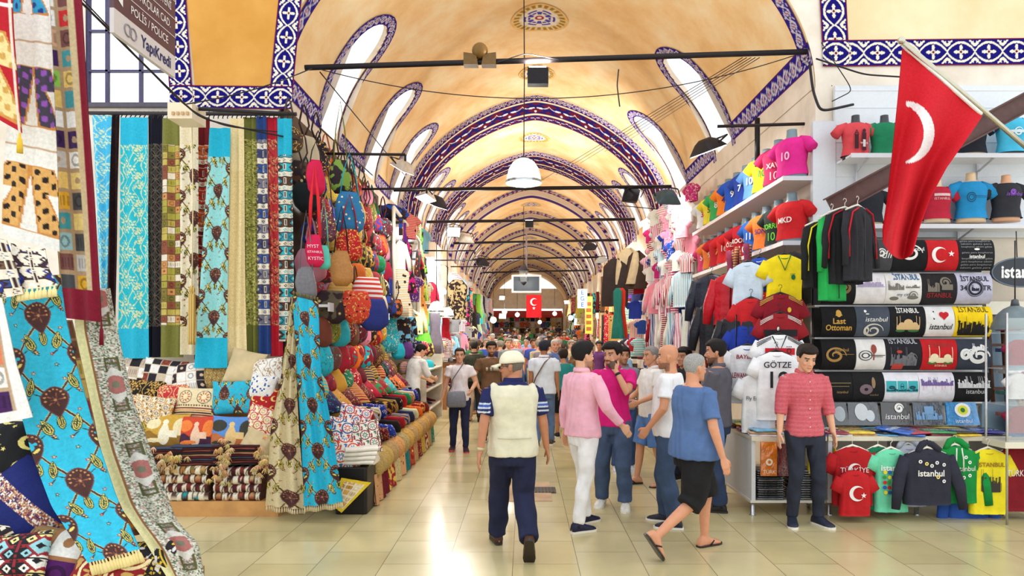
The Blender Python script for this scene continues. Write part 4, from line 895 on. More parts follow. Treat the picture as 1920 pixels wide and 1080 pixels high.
def fringe(parent, pts, n, length, col, name='tassel', r=.009, dirv=(0,0,-1), knot=True, cap=100):
    pts = np.asarray(pts, float); s = np.linspace(0, 1, len(pts)); dv = np.array(dirv, float)
    for i in range(min(n, cap)):
        t = (i+.5)/n; p = np.array([np.interp(t, s, pts[:,k]) for k in range(3)]); mb = MB(); mb.tube([p, p+dv*length*.25, p+dv*length*.3, p+dv*length*.6, p+dv*length], [r*.4, r*.45, r*.8, r, r*1.1], 6); mb.build(name, M_CLOTH, parent, col)
# --- row of runners hung from the rail on the left facade
YC = 7.6
T1 = lambda bg: (lambda u, v: p_tulip(u, v, bg))
HG = 'long fabric runners hung from the rail on the left'
rows = [
 # name, top uL,uR,vt, bottom uL,uR,vb, pattern, solid colour, v of end of top plain, v start of bottom plain, label
 ((172,209,216),(190,200,600),(lambda u,v: p_floral(u,v,(72,184,226),(206,226,196))),(72,184,226),0,999,'narrow sky-blue runner with pale flowers, leftmost on the rail',7.45),
 ((203,224,214),(196,216,690),(lambda u,v: p_floral(u,v,(44,14,20),(66,24,28))),(50,18,24),0,999,'dark maroon runner with red edge, second on the rail from the left',7.6),
 ((226,278,220),(222,279,672),(lambda u,v: p_floral(u,v,(36,186,205),(222,224,176))),(38,180,214),272,616,'wide turquoise runner with cream blossoms and plain turquoise ends',7.5),
 ((277,306,216),(276,306,670),(lambda u,v: p_lattice(u,v,(38,34,40),(128,116,104))),(28,26,44),270,612,'near-black runner with an oval lattice and plain navy ends',7.62),
 ((304,340,222),(300,343,670),(lambda u,v: p_patch(u,v,[(176,168,70),(214,150,90),(238,226,205),(150,80,60),(200,180,90),(130,120,50)],.075,(110,80,50),.004)),(122,122,56),272,610,'olive green runner with a small patchwork middle',7.52),
 ((337,370,214),(340,372,665),(lambda u,v: p_tulip(u,v,(236,226,200),alt=1)),(232,218,184),272,612,'cream tulip runner with a gold tassel before it',7.48),
 ((368,392,220),(366,393,674),(lambda u,v: p_bands(u,v,[(206,58,38),(214,96,44),(150,30,30)])),(120,22,30),272,612,'red kilim runner with white bands and maroon ends',7.6),
 ((393,431,240),(366,424,690),(lambda u,v: p_tulip(u,v,(150,214,214),alt=1)),(30,180,214),294,634,'pale turquoise tulip runner flaring out at its plain turquoise foot',7.42),
 ((431,456,222),(422,461,682),(lambda u,v: p_lattice(u,v,(236,214,160),(226,200,142),.08,.1)),(238,216,164),320,612,'plain cream-gold runner between turquoise and olive ones',7.5),
 ((456,480,220),(462,486,664),(lambda u,v: p_speck(u,v,(150,148,72),[(92,92,36),(196,190,110)],.4,.012)),(110,112,48),262,610,'olive runner with a fine scroll figure',7.58),
 ((480,499,218),(484,508,664),(lambda u,v: p_bands(u,v,[(52,84,150),(120,120,140),(64,70,110)],H=.5)),(34,62,124),262,610,'slim blue banded kilim runner',7.55),
 ((499,521,220),(507,530,668),(lambda u,v: p_floral(u,v,(206,62,66),(232,180,130),(110,30,34))),(198,30,52),262,610,'coral red floral runner beside the turquoise banded one',7.6),
 ((521,547,222),(524,552,640),(lambda u,v: p_bands(u,v,[(50,180,196),(90,60,44),(60,150,170)],H=.46)),(34,176,206),290,999,'turquoise and brown banded runner, rightmost on the rail',7.5)]
K = 1280/YC
for (a0,b0,v0),(a1,b1,v1),pat,sc,tv,bv,lab,Y in rows:
    kk = 1280/Y; o, G = drape('fabric_runner', [(a0,v0,Y),((a0*.6+a1*.4),(v0*.6+v1*.4),Y-.02),(a1,v1,Y-.05)], [(b0,v0,Y),((b0*.6+b1*.4),(v0*.6+v1*.4),Y-.02),(b1,v1,Y-.05)], ends(pat, None, None, (tv-v0)/kk, (bv-v0)/kk, sc), lab, 'fabric runner', HG, res=.0065, fold=.022, nf=1.6, ph=a0)
mb = MB(); q0, q1 = P(168,212,7.55), P(556,214,7.55); mb.tube([q0, q1], .022, 8)
o = mb.build('curtain_rail', M_METAL, color=(60,52,56)); tag(o, 'dark metal rail along the left facade carrying the fabric runners', 'rail')
for x in np.linspace(175, 548, 44):
    mb = MB(); c = P(x, 214, 7.55); mb.tube([c+[0,0,.03], c+[0.02,0,-.0], c+[0,0,-.03], c+[0,0,-.05]], .006, 5); mb.build('rail_clip', M_METAL, o, (50,44,44))
mb = MB(); mb.box(P(314,222,6.9)-[0,.0,0], P(360,192,6.9)+[0,.3,0]); o = flat('junction_box', mb, M_PLASTIC, color=(238,220,190)); tag(o, 'cream electrical box at the end of the blue tiled border above the runners', 'electrical box')
for i in range(4):
    mb = MB(); c = P(324+i*9, 212, 6.885); mb.box(c-[.012,.004,.016], c+[.012,.01,.016]); flat('socket', mb, M_PLASTIC, o, (200,160,110))
mb = MB(); mb.tube([P(372,204,7), P(552,214,7.3)], .02, 8); o = mb.build('iron_bar', M_METAL, color=(48,44,44)); tag(o, 'short dark iron bar under the blue tiled border on the left', 'iron bar')
# gold tassel
e = empty('curtain_tassel', P(360,540,7.25), 0, 'long gold tassel on a cord hanging over the cream tulip runner', 'tassel')
mb = MB(); mb.tube([(0,0,1.75),(0.01,0,.9),(0,0,0)], .006, 6); mb.build('cord', M_CLOTH, e, (226,206,160))
mb = MB(); mb.loft([(np.array([0,0,z]), np.array([r,0,0]), np.array([0,r,0])) for z, r in ((.03,.008),(0,.028),(-.04,.03),(-.05,.022),(-.07,.034),(-.55,.04),(-.6,.038))], 18); mb.build('skirt', motif_mat('tassel_threads','vstripe',(170,130,60),16), e, (214,184,110))

# ------------------------------------------------------------------ cushions
def cushion_mb(w=.42, h=.42, t=.15, pat=None, n=72, pinch=.06):
    x = np.linspace(-1, 1, n); X, Z = np.meshgrid(x, x, indexing='ij'); q = np.clip((1-abs(X)**2.4)*(1-abs(Z)**2.4), 0, 1)**.55
    px = X*(1-pinch*(1-Z**2)); pz = Z*(1-pinch*(1-X**2)); wr = .006*np.sin(X*9+Z*5)*np.sin(Z*7-X*4)*(1-q*.5)
    mb = MB()
    for sg in (-1, 1):
        G = np.stack([px*w/2, sg*(q*t/2+wr*(q > 0)*.8), pz*h/2], -1); C = pat((X+1)*w/2, (Z+1)*h/2) if pat else None
        mb.grid(G if sg > 0 else G[::-1], col=C if sg > 0 or C is None else C[::-1])
    return mb
def p_moon(bg, fg, s=.11):
    def f(u, v):
        p = Paint(u, v, bg); p.ell(s/2, s/2, s*.27, s*.27, fg, (s,s)); p.ell(s*.62, s*.54, s*.22, s*.22, bg, (s,s)); p.flower(s*.85, s*.15, s*.09, fg, fg, (s,s)); return p.c
    return f
def p_scene(sky, mid, fig, low):
    def f(u, v):
        p = Paint(u, v, sky); w = max(u.max(), .01); h = max(v.max(), .01); p.put(v < h*(.42+.06*np.sin(u*30)), low); p.ell(w*.2, h*.7, w*.2, h*.18, mid); p.ell(w*.85, h*.62, w*.14, h*.25, mid)
        p.drop(w*.52, h*.42, w*.14, h*.34, fig); p.ell(w*.52, h*.74, w*.07, h*.08, fig); p.rect(w*.7, h*.4, w*.12, h*.1, fig); p.ell(w*.3, h*.2, w*.25, h*.06, mid); return p.c
    return f
def p_medal(u, v):
    p = Paint(u, v, (232,212,170)); w, h = u.max(), v.max()
    for c in (.27,.73): p.ell(w*c, h*.68, .075, .075, (40,30,26)); p.ell(w*c, h*.68, .068, .068, (232,212,170)); p.flower(w*c, h*.68, .062, (190,90,40), (235,200,140), n=10); p.ell(w*c, h*.68, .03, .03, (242,224,180))
    for q, c in ((.1,(150,60,40)),(.17,(60,40,30)),(.24,(210,150,90)),(.31,(120,50,40))): p.rect(0, h*q, 9, .008, c)
    p.dia(0, h*.4, .012, .012, (90,50,40), (.03, 0)); return p.c
cush = [ # u, v, w px, h px, tilt, Y, pattern, label
 (262,700,72,56,.1,7.45,(lambda u,v: p_patch(u,v,[(30,26,34),(236,232,222),(200,180,160),(240,236,230)],.12,(210,190,160),.004)),'black and white patchwork cushion, back row, leftmost'),
 (306,705,76,58,.12,7.42,(lambda u,v: p_patch(u,v,[(236,232,226),(150,70,50),(40,36,44),(206,188,160)],.10,(215,200,175),.004)),'grey, brown and white patchwork cushion in the back row'),
 (352,708,66,52,-.15,7.4,(lambda u,v: p_patch(u,v,[(240,238,232),(238,234,228),(242,240,236),(40,36,44)],.11,(214,180,150),.003,2)),'mostly white patch cushion with dark blocks'),
 (402,706,70,50,.05,7.44,(lambda u,v: p_lattice(u,v,(190,160,96),(126,100,56),.09,.11)),'gold-brown cushion with dark rings in the back row'),
 (459,690,62,62,.22,7.38,None,'plain beige satin cushion propped on its corner'),
 (500,697,56,48,-.1,7.36,(lambda u,v: p_floral(u,v,(240,236,228),(180,150,120))),'white cushion with faint tan figures near the drapes'),
 (272,742,74,56,.05,7.32,(lambda u,v: p_floral(u,v,(24,20,20),(206,160,80))),'black cushion with large gold flowers'),
 (324,748,62,52,-.05,7.30,(lambda u,v: p_floral(u,v,(198,50,60),(230,190,130))),'red cushion with pale gold scrolls'),
 (368,756,74,54,.03,7.24,p_medal,'cream cushion with two brown sun medallions and striped foot'),
 (438,745,76,58,-.04,7.24,(lambda u,v: p_tulip(u,v,(44,176,206))),'turquoise cushion with brown tulip medallions'),
 (492,727,46,42,.1,7.26,(lambda u,v: p_speck(u,v,(236,232,226),[(60,90,160)],.12,.02)),'white cushion with a blue label, beside the drapes'),
 (494,762,52,62,.04,7.22,p_moon((176,24,30),(240,214,120)),'red cushion with small yellow crescents'),
 (286,772,72,54,.12,7.16,(lambda u,v: p_suzani(u,v,(238,228,206),(206,150,60),(120,90,60),.15)),'cream cushion with ochre embroidered rosettes'),
 (312,808,74,60,.05,7.10,p_scene((206,160,60),(240,226,180),(244,236,210),(150,110,40)),'golden cushion with a white and yellow printed picture'),
 (371,812,64,58,-.02,7.08,p_scene((206,70,44),(240,130,60),(238,200,170),(70,34,60)),'cushion printed with a red sunset and a pale figure'),
 (436,812,74,58,.02,7.07,p_scene((90,140,206),(60,60,50),(226,190,130),(190,110,60)),'cushion printed with a blue sky over a building'),
 (494,796,66,60,.3,7.12,(lambda u,v: p_suzani(u,v,(240,230,208),(196,60,50),(206,160,60),.16)),'cream cushion with red and yellow embroidery near the drapes'),
 (486,832,60,46,.45,7.04,None,'plain golden-beige cushion lying low beside the cream drape'),
 (262,800,48,66,-.1,7.14,(lambda u,v: p_floral(u,v,(130,120,40),(220,190,90),(160,50,40))),'olive and gold floral cushion half behind the leafy cloth'),
 (262,768,52,50,.1,7.2,(lambda u,v: p_speck(u,v,(220,170,120),[(150,60,50),(240,220,180)],.5,.012)),'orange-beige speckled cushion, left edge of the pile')]
for i, (u, v, w, h, t, Y, pat, lab) in enumerate(cush):
    k = Y/1280; o = cushion_mb(w*k*1.08, h*k*1.12, .13, pat).build('cushion', M_PAT if pat else mat('satin','obj',.35,noise_s=5,amt=.2,bump=.6,bump_s=8), color=(206,184,140) if not pat else None)
    o.location = P(u, v, Y); o.rotation_euler = (-.28, t, .04*math.sin(i*3)); tag(o, lab, 'cushion', 'cushions piled on the left stand')
# stand and stepped platform beneath
mb = MB(); a, b = P(232,968,6.93), P(520,968,6.93); mb.box((a[0],6.93,.0),(b[0],7.9,.02)); mb.box((a[0],6.90,.0),(b[0]+.02,7.95,.155))
for i, (y, z) in enumerate(((7.40,.55),(7.48,.8),(7.56,1.0),(7.64,1.2))): mb.box((a[0]+.02, y, .15), (b[0], 7.95, z))
o = flat('display_stand', mb, M_WOOD, color=(206,154,96)); tag(o, 'low pale wooden stand under the pile of cushions and folded rugs', 'display stand')
# folded kilims
def folded_mb(w=.5, d=.36, t=.045, pat=None, layers=3):
    mb = MB(); n = 40; prof = []
    for a in np.linspace(-PI/2, PI/2, 7): prof.append((-d/2+.02-math.cos(a)*.03, t/2+math.sin(a)*t/2))
    prof = [(d/2, 0)]+prof+[(d/2, t)]; prof = np.array(prof); x = np.linspace(-w/2, w/2, n)
    s = np.concatenate([[0], np.cumsum(np.hypot(*np.diff(prof, axis=0).T))]); q = np.linspace(0, s[-1], 30); py, pz = np.interp(q, s, prof[:,0]), np.interp(q, s, prof[:,1])
    G = np.stack([np.repeat(x[:,None], 30, 1), np.repeat(py[None], n, 0)+.004*np.sin(x*30)[:,None], np.repeat(pz[None], n, 0)+.003*np.sin(x*13)[:,None]], -1); U, V = np.meshgrid(x+w/2, q, indexing='ij'); mb.grid(G, col=pat(V, U) if pat else None)
    for sx in (-w/2, w/2):
        V_ = [(sx, a, b) for a, b in zip(py, pz)]+[(sx, 0, t/2)]; mb.add(V_, np.array([[i, (i+1)%30, 30] for i in range(30)]), lin((90,60,45)) if pat else None)
    return mb
fp = [(lambda u,v: p_bands(u,v,[(176,120,60),(120,110,60),(196,150,90)],H=.34)),(lambda u,v: p_bands(u,v,[(150,70,50),(190,140,90),(96,48,40)],H=.4)),(lambda u,v: p_bands(u,v,[(90,26,34),(130,50,40),(70,20,30)],H=.3)),(lambda u,v: p_bands(u,v,[(40,150,160),(220,210,190),(90,60,50)],H=.36)),
      (lambda u,v: p_bands(u,v,[(140,34,34),(200,170,120),(60,40,44)],H=.38)),(lambda u,v: p_tulip(u,v,(40,170,190)))]
fm = [folded_mb(.56, .42, .07, f) for f in fp]; fo = [None]*6
cnames = ['gold and olive banded','brown zigzag','dark maroon','turquoise and cream','red and cream','turquoise tulip']
def fold_stack(cx, Y, z0, seq, where, sx=1, rz=0, th=.058):
    for i, k in enumerate(seq):
        lab = f'{cnames[k]} folded rug, {ORD[i]} from the bottom {where}'; loc = (cx+random.uniform(-.012,.012), Y+random.uniform(-.01,.01), z0+i*th)
        if fo[k] is None: fo[k] = fm[k].build('folded_rug', M_PAT); o = fo[k]
        else: o = fo[k].copy(); COL.objects.link(o)
        o.location = loc; o.rotation_euler = (0,0,rz+random.uniform(-.04,.04)); o.scale = (sx, 1, th/.07); tag(o, lab, 'folded rug', 'folded rugs stacked on the left stand')
fold_stack(gx(361,7.1), 7.12, .156, [3,2,1,0], 'in the middle stack', .92, th=.088)
fold_stack(gx(459,7.1), 7.12, .156, [1,2,4,2], 'in the stack beside the cream drape', .85, th=.084)
fold_stack(gx(290,7.15), 7.2, .156, [3,0,4,2], 'in the leftmost stack', .55, th=.085)
for k_, (cx_, nn, zz) in enumerate(((318,8,.48),(380,9,.49),(455,9,.45))):
    for i in range(nn):
        c = [(70,30,34),(120,60,50),(44,34,40),(150,110,80),(90,24,34),(60,70,90)][(i*5+k_)%6]; o = folded_mb(.46, .40, .027).build('folded_shawl', M_CLOTH, color=c) if i == 0 and k_ == 0 else None
        if o is None: o = SH.copy(); COL.objects.link(o); o.color = lc(c)
        else: SH = o
        o.location = (gx(cx_,7.12)+random.uniform(-.02,.02), 7.12, .515+i*.0224); o.rotation_euler = (0,0,random.uniform(-.08,.08)); o.scale = (1,1,.8)
        tag(o, f"{['wine red','rust brown','charcoal','tan','maroon','slate blue'][(i*5+k_)%6]} folded shawl, {ORD[i]} from the bottom of the {['left','middle','right'][k_]} thin pile", 'folded shawl', 'thin folded shawls under the cushions')
def pompoms(cx, cy, Y, n, spread, label, col=(222,190,134), vert=False):
    e = empty('tassel_bunch', P(cx, cy, Y), 0, label, 'tassels'); 
    for i in range(int(n*1.6)):
        x, z = random.gauss(0, spread[0]), random.gauss(0, spread[1]*.8); mb = MB(); p = np.array([x, random.uniform(-.06,.0), z])
        for j in range(13):
            a = random.uniform(-1.3,1.3); d = np.array([math.sin(a), random.uniform(-.8,.1), -math.cos(a)]); d /= np.linalg.norm(d); l = random.uniform(.025,.05); mb.tube([p, p+d*l*.5, p+d*l+[0,0,-.012]], [.006,.0035,.002], 4)
        mb.build('tassel', M_CLOTH, e, jit(col, 16))
pompoms(312,862,6.88,26,(.12,.07),'bunch of cream woollen tassels over the left pile of shawls')
pompoms(418,864,6.88,24,(.05,.13),'bunch of cream woollen tassels hanging between the two rug stacks')
pompoms(492,866,6.88,16,(.04,.09),'bunch of cream tassels against the cream tulip drape')
# two draped tulip runners pinned at the corner
o, G = drape('draped_runner', [(545,556,7.2),(527,700,7.0),(508,800,6.88),(498,948,6.72)], [(560,560,7.18),(556,700,6.98),(560,800,6.84),(572,955,6.68)], lambda u, v: p_tulip(u, v, (206,190,150), leaf=(90,80,50)), 'cream and brown tulip drape with tassels hanging from the corner', 'draped runner', fold=.03, res=.0055)
fringe(o, G[-1], 18, .05, (214,196,160)); 
o, G = drape('draped_runner', [(548,554,7.15),(556,700,6.92),(564,800,6.80),(570,950,6.62)], [(597,566,7.12),(603,700,6.88),(622,800,6.76),(643,942,6.58)], lambda u, v: p_tulip(u, v, (38,176,206)), 'turquoise and brown tulip drape with tassels at the corner of the stall', 'draped runner', fold=.03, res=.0055)
fringe(o, G[-1], 20, .055, (206,190,150)); fringe(o, G[0][::1], 10, .045, (120,110,60), dirv=(0,-.3,1))

# ------------------------------------------------------------------ near left: banners, runners and cushions close to the camera
pal = [(238,236,230),(232,196,110),(70,70,74),(240,238,236),(206,30,34),(60,24,84),(150,190,196),(140,196,80),(120,70,66),(240,238,234),(226,170,40),(206,160,130),(60,150,160),(236,210,130),(196,190,186)]
def patchban(u, v):
    C = p_patch(u, v, pal, .118, (176,146,112), .011, 5); w = u.max(); C[u > w-.052] = lin((140,22,48)); C[(u > w-.082)&(u <= w-.052)] = lin((214,192,150)); C[v > 1.86] = lin((140,22,48)); return C
o, G = drape('patchwork_banner', [(60,-60,3.95),(84,200,3.92),(100,380,3.9),(118,596,3.88)], [(150,-60,3.9),(166,200,3.88),(178,380,3.86),(190,604,3.84)], patchban, 'tall patchwork banner with maroon border hanging at the left', 'banner', res=.006, fold=.012)
fringe(o, [G[-1][-1]], 1, .13, (120,20,40), r=.012)
def kaftan(p, cx, cy, s, col, trim=(206,140,70), mark=None):
    du, dv = (p.u-cx)/s, (p.v-cy)/s       # v grows downwards; robe 1 high
    w = np.where(dv < -.12, .46, np.interp(dv, [-.12,.5], [.20,.46])); sl = np.where(dv < -.12, np.interp(dv, [-.5,-.12], [.30,.46]), w)
    robe = (np.abs(dv) < .5)&(np.abs(du) < sl)&(dv < .5-.08*np.abs(du*2)**2+0); edge = (np.abs(dv) < .53)&(np.abs(du) < sl+.03)
    p.put(edge&(np.abs(dv) < .52), trim); p.put(robe, col)
    if mark: m = robe&((np.sin(p.u*88)*np.sin(p.v*76+1.2*np.sin(p.u*30))) > .30); p.put(m, mark)
    gap = np.interp(dv, [-.4,.5], [.0,.11]); p.put(robe&(np.abs(du) < gap+.03), trim); p.put(robe&(np.abs(du) < gap), (238,234,226)); return p
def whiteban(u, v):
    p = Paint(u, v, (240,238,232)); w = u.max()
    kaftan(p, w*.45, .12, .26, (50,160,206), mark=(30,60,140)); kaftan(p, w*.52, .70, .32, (70,66,84), mark=(150,90,190)); kaftan(p, w*.48, 1.26, .35, (222,170,98), mark=(40,28,24))
    for q in (.40,.98): p.put(np.abs(v-q) < .006, (200,170,140))
    return p.c
drape('kaftan_banner', [(12,-60,3.7),(20,120,3.7),(6,300,3.68),(2,440,3.66)], [(90,-60,3.72),(100,120,3.72),(108,300,3.7),(112,472,3.68)], whiteban, 'white banner with appliqué robes in blue, purple and tan, left of the patchwork', 'banner', res=.006, fold=.01)
def redban(u, v):
    p = Paint(u, v, (186,24,38)); w = u.max(); kaftan(p, w*.38, .52, .42, (236,214,150), mark=(206,160,80)); p.put(np.abs(u-(w-.02)) < .008, (225,215,200)); p.put(np.abs(v-.17) < .008, (240,238,230)); return p.c
o, G = drape('red_banner', [(-90,-60,3.45),(-80,60,3.45),(-70,150,3.45),(-60,190,3.45)], [(20,-60,3.46),(26,60,3.46),(34,160,3.45),(42,250,3.44)], redban, 'red banner with a cream appliqué robe at the far left edge', 'banner', res=.006, fold=.008)
fringe(o, [G[-1][-1]-[.01,0,0]], 1, .10, (232,190,60), r=.014)
# turquoise tulip runner falling in front
o, G = drape('tulip_runner', [(-8,520,3.5),(20,650,3.45),(34,760,3.4),(58,850,3.3),(96,950,3.2),(165,1056,3.05)], [(112,515,3.55),(124,600,3.52),(148,700,3.46),(188,840,3.36),(218,930,3.26),(262,1030,3.1)], lambda u, v: p_tulip(u*.98, v, (48,182,212)), 'broad turquoise runner with brown tulip medallions falling to the front left', 'fabric runner', res=.0036, fold=.006)
fringe(o, G[-1], 16, .075, (226,206,140), r=.010, dirv=(.4,-.2,-.7))
def leafy(u, v):
    C = p_speck(u, v, (206,208,190), [(120,130,100),(232,230,218),(96,104,90),(190,150,140)], .62, .006); w = u.max(); C[u < .05] = lin((232,224,168)); C[(u < .062)&(u >= .05)] = lin((150,100,60))
    fv = (v+.1) % .52; m = (fv < .33)&(u > .11)&(u < w*.86); C[m] = p_speck(u, v, (150,150,140), [(96,100,90),(206,200,190),(180,120,116),(110,110,96)], .7, .006)[m]
    e = m&((fv < .012)|(fv > .318)|((fv > .03)&(fv < .04))|((fv > .29)&(fv < .30))|(u < .122)|(u > w*.86-.012)); C[e] = lin((92,92,52)); q = np.hypot(u-(.11+w*.86)/2, (fv-.165)*1.0); C[m&(q < .095+.01*np.cos(8*np.arctan2(fv-.165, u-(.11+w*.86)/2)))] = lin((216,212,204)); C[m&(q < .055)] = lin((176,110,104)); C[m&(q < .02)] = lin((120,120,100)); return C
o, G = drape('leafy_cloth', [(140,540,3.95),(140,620,3.93),(168,750,3.88),(190,850,3.82),(225,950,3.72),(268,1010,3.6),(330,1110,3.5)], [(206,540,4.0),(216,600,3.99),(250,750,3.92),(296,880,3.84),(330,975,3.74),(372,1020,3.66),(388,1110,3.6)], leafy, 'long grey-green leafy cloth with rose panels and a cream edge', 'fabric runner', res=.004, fold=.008)
# banded tasselled cloth over the rail, left
o, G = drape('banded_cloth', [(20,456,3.42),(26,500,3.38),(34,545,3.36)], [(84,466,3.45),(92,505,3.42),(108,535,3.4)], lambda u, v: p_bands(u, v, [(36,52,140),(240,236,226),(60,40,60)], H=.22), 'blue and white banded cloth with cream tassels over the turquoise runner', 'cloth', res=.005, fold=.006)
fringe(o, G[-1]-[0,.01,0], 9, .055, (238,222,160), r=.012)
o, G = drape('banded_cloth', [(-30,440,3.36),(-20,500,3.34),(5,560,3.32)], [(12,450,3.38),(30,500,3.36),(45,550,3.34)], lambda u, v: p_bands(u, v, [(40,60,150),(120,90,70),(60,90,150)], H=.3), 'blue and brown rolled cloth end at the left edge below the white banner', 'cloth', res=.005, fold=.01)
def patchlow(u, v):
    C = p_patch(u, v, [(226,130,90),(196,160,150),(130,180,70),(150,120,80),(70,30,90),(240,236,230)], .12, (190,160,130), .008, 9); w = u.max(); C[u > w-.045] = lin((238,236,232)); C[v > v.max()-.05] = lin((238,236,232)); return C
drape('patchwork_cloth', [(-40,540,3.3),(-35,680,3.26),(-30,800,3.22)], [(4,560,3.3),(30,680,3.26),(62,782,3.22)], patchlow, 'patchwork cloth with broad white border hanging at the left edge', 'cloth', res=.006, fold=.006)
def patchlow2(u, v):
    C = p_patch(u, v, [(236,232,226),(150,30,40),(200,170,90),(110,70,50),(226,150,60),(232,228,220)], .12, (150,110,80), .008, 4); return C
drape('patchwork_runner', [(112,600,3.98),(118,700,3.95),(150,850,3.88),(190,960,3.78),(225,1010,3.7)], [(135,600,3.98),(160,700,3.95),(185,830,3.88),(226,940,3.78),(272,1000,3.7)], patchlow2, 'narrow patchwork runner between the turquoise and the leafy cloth', 'fabric runner', res=.006, fold=.006)
near = [(2,845,120,110,0,3.3,p_moon((22,22,26),(240,222,130),.13),'black cushion with pale yellow crescents and stars at the left edge'),
 (44,950,150,130,.7,3.2,(lambda u,v: np.where((((v > .16)&(v < .235)))[...,None], p_speck(u,v,(196,150,110),[(240,230,215),(60,50,110),(150,70,60)],.7,.006), lin((22,34,104)))),'navy velvet cushion with a glittering band'),
 (110,1052,140,110,.15,3.1,(lambda u,v: p_patch(u,v,[(238,236,230),(84,26,100),(150,120,80),(240,238,232)],.16,(170,120,80),.01,3)),'white cushion with a purple patch in front of the navy one'),
 (22,1050,130,90,-.1,3.0,(lambda u,v: p_bands(u,v,[(150,206,214),(236,220,150),(240,238,230)],(30,28,34),(150,40,50),H=.2)),'pale blue and white kilim cushion in the bottom left corner'),
 (200,1080,120,90,.3,3.0,(lambda u,v: p_suzani(u,v,(140,24,34),(236,220,170),(196,160,90),.24)),'maroon kilim cushion with cream scrolls at the bottom edge'),
 (285,1062,104,90,-.1,3.5,(lambda u,v: p_floral(u,v,(40,36,40),(236,200,60),(235,230,230))),'dark cushion with yellow and white flowers below the leafy cloth'),
 (8,1000,90,60,.1,3.15,(lambda u,v: p_bands(u,v,[(150,60,60),(230,220,200),(40,36,40)],H=.2)),'red, white and black banded cushion tucked below the navy one')]
for i, (u, v, w, h, t, Y, pat, lab) in enumerate(near):
    k = Y/1280; o = cushion_mb(w*k*1.1, h*k*1.15, .16, pat, n=110).build('cushion', M_PAT); o.location = P(u, v, Y+.12); o.rotation_euler = (-.45, t, 0); tag(o, lab, 'cushion', 'cushions on the nearest stand at the left')
mb = MB(); mb.box((-3.5,3.0,0),(-1.95,4.15,.42)); mb.box((-3.5,3.42,.42),(-2.55,4.2,.74)); mb.box((-3.5,3.6,.74),(-2.62,4.2,1.0)); o = flat('near_stand', mb, M_WOOD, color=(150,110,76)); tag(o, 'wooden stand under the nearest cushions in the bottom left corner', 'display stand')

e = empty('banner_frame', (-3.6,4.1,0), 0, 'iron frame from which the banners at the far left hang', 'frame'); mb = MB(); mb.tube([(0,0,0),(0,0,4.05)], .03, 8); mb.build('post', M_METAL, e, (60,52,56)); mb = MB(); mb.tube([(-.1,-.6,4.0),(.3,-.5,4.0),(.9,-.2,4.0),(1.4,-.1,4.0)], .02, 8); mb.build('rail', M_METAL, e, (60,52,56))
# ------------------------------------------------------------------ hanging street direction sign (parallel to the street)
XS = -2.85; e = empty('direction_sign', (XS, 5.5, 3.9), 0, 'hanging purple-brown direction sign with white lettering at the upper left', 'sign')
L_ = .82
def S(x, y): return np.stack([np.full_like(x, XS+.03), 5.5-L_+x, 3.9+y], -1)
mb = MB(); mb.box((0,-L_,0),(.03,0,.17)); sg = flat('sponsor_strip', mb, M_PLASTIC, e, (206,198,196))
mb = MB(); mb.box((0,-L_,.17),(.03,0,1.3)); bd = flat('board', mb, M_PLASTIC, e, (84,52,62))
def fnS(x, y): return np.stack([np.full_like(x, .033), x-L_, y], -1)
for i, s_ in enumerate(['POLİS / POLICE','KALPAKÇILAR CAD.','CEVAHİR BEDESTENİ','TAKKECİLER ÇARŞISI SK.','TAHSİN BEDESTENİ SK.','ÇUHACI HAN','NURUOSMANİYE']):
    y = .25+i*.145; mb = MB(); text_on(mb, s_, .085, fnS, x=L_*.55, y=y, width=min(.036*len(s_), .6)); mb.build('lettering', M_PRINT, bd, (236,230,226), smooth=False)
    mb = MB(); mb.box((.031,-L_,y+.068),(.034,0,y+.073)); flat('dividing_line', mb, M_PRINT, bd, (225,215,215))
    mb = MB(); c = .07; mb.add(fnS(np.array([c-.03,c+.03,c]), np.array([y-.02,y-.02,y+.035])) if i%3 else fnS(np.array([c+.03,c+.03,c-.035]), np.array([y-.03,y+.03,y])), np.array([[0,1,2]])); mb.build('arrow', M_PRINT, bd, (236,230,226), smooth=False)
mb = MB(); text_on(mb, 'YapıKredi', .12, fnS, x=.54, y=.085, width=.42, bold=.02); mb.build('lettering', M_PRINT, sg, (40,38,90), smooth=False)
mb = MB()
for q in (.16,.225): 
    th = np.linspace(0, 2*PI, 21); mb.tube(fnS(q+.04*np.cos(th), .085+.04*np.sin(th)), .006, 5)
mb.build('ring_emblem', M_PRINT, sg, (150,140,146))
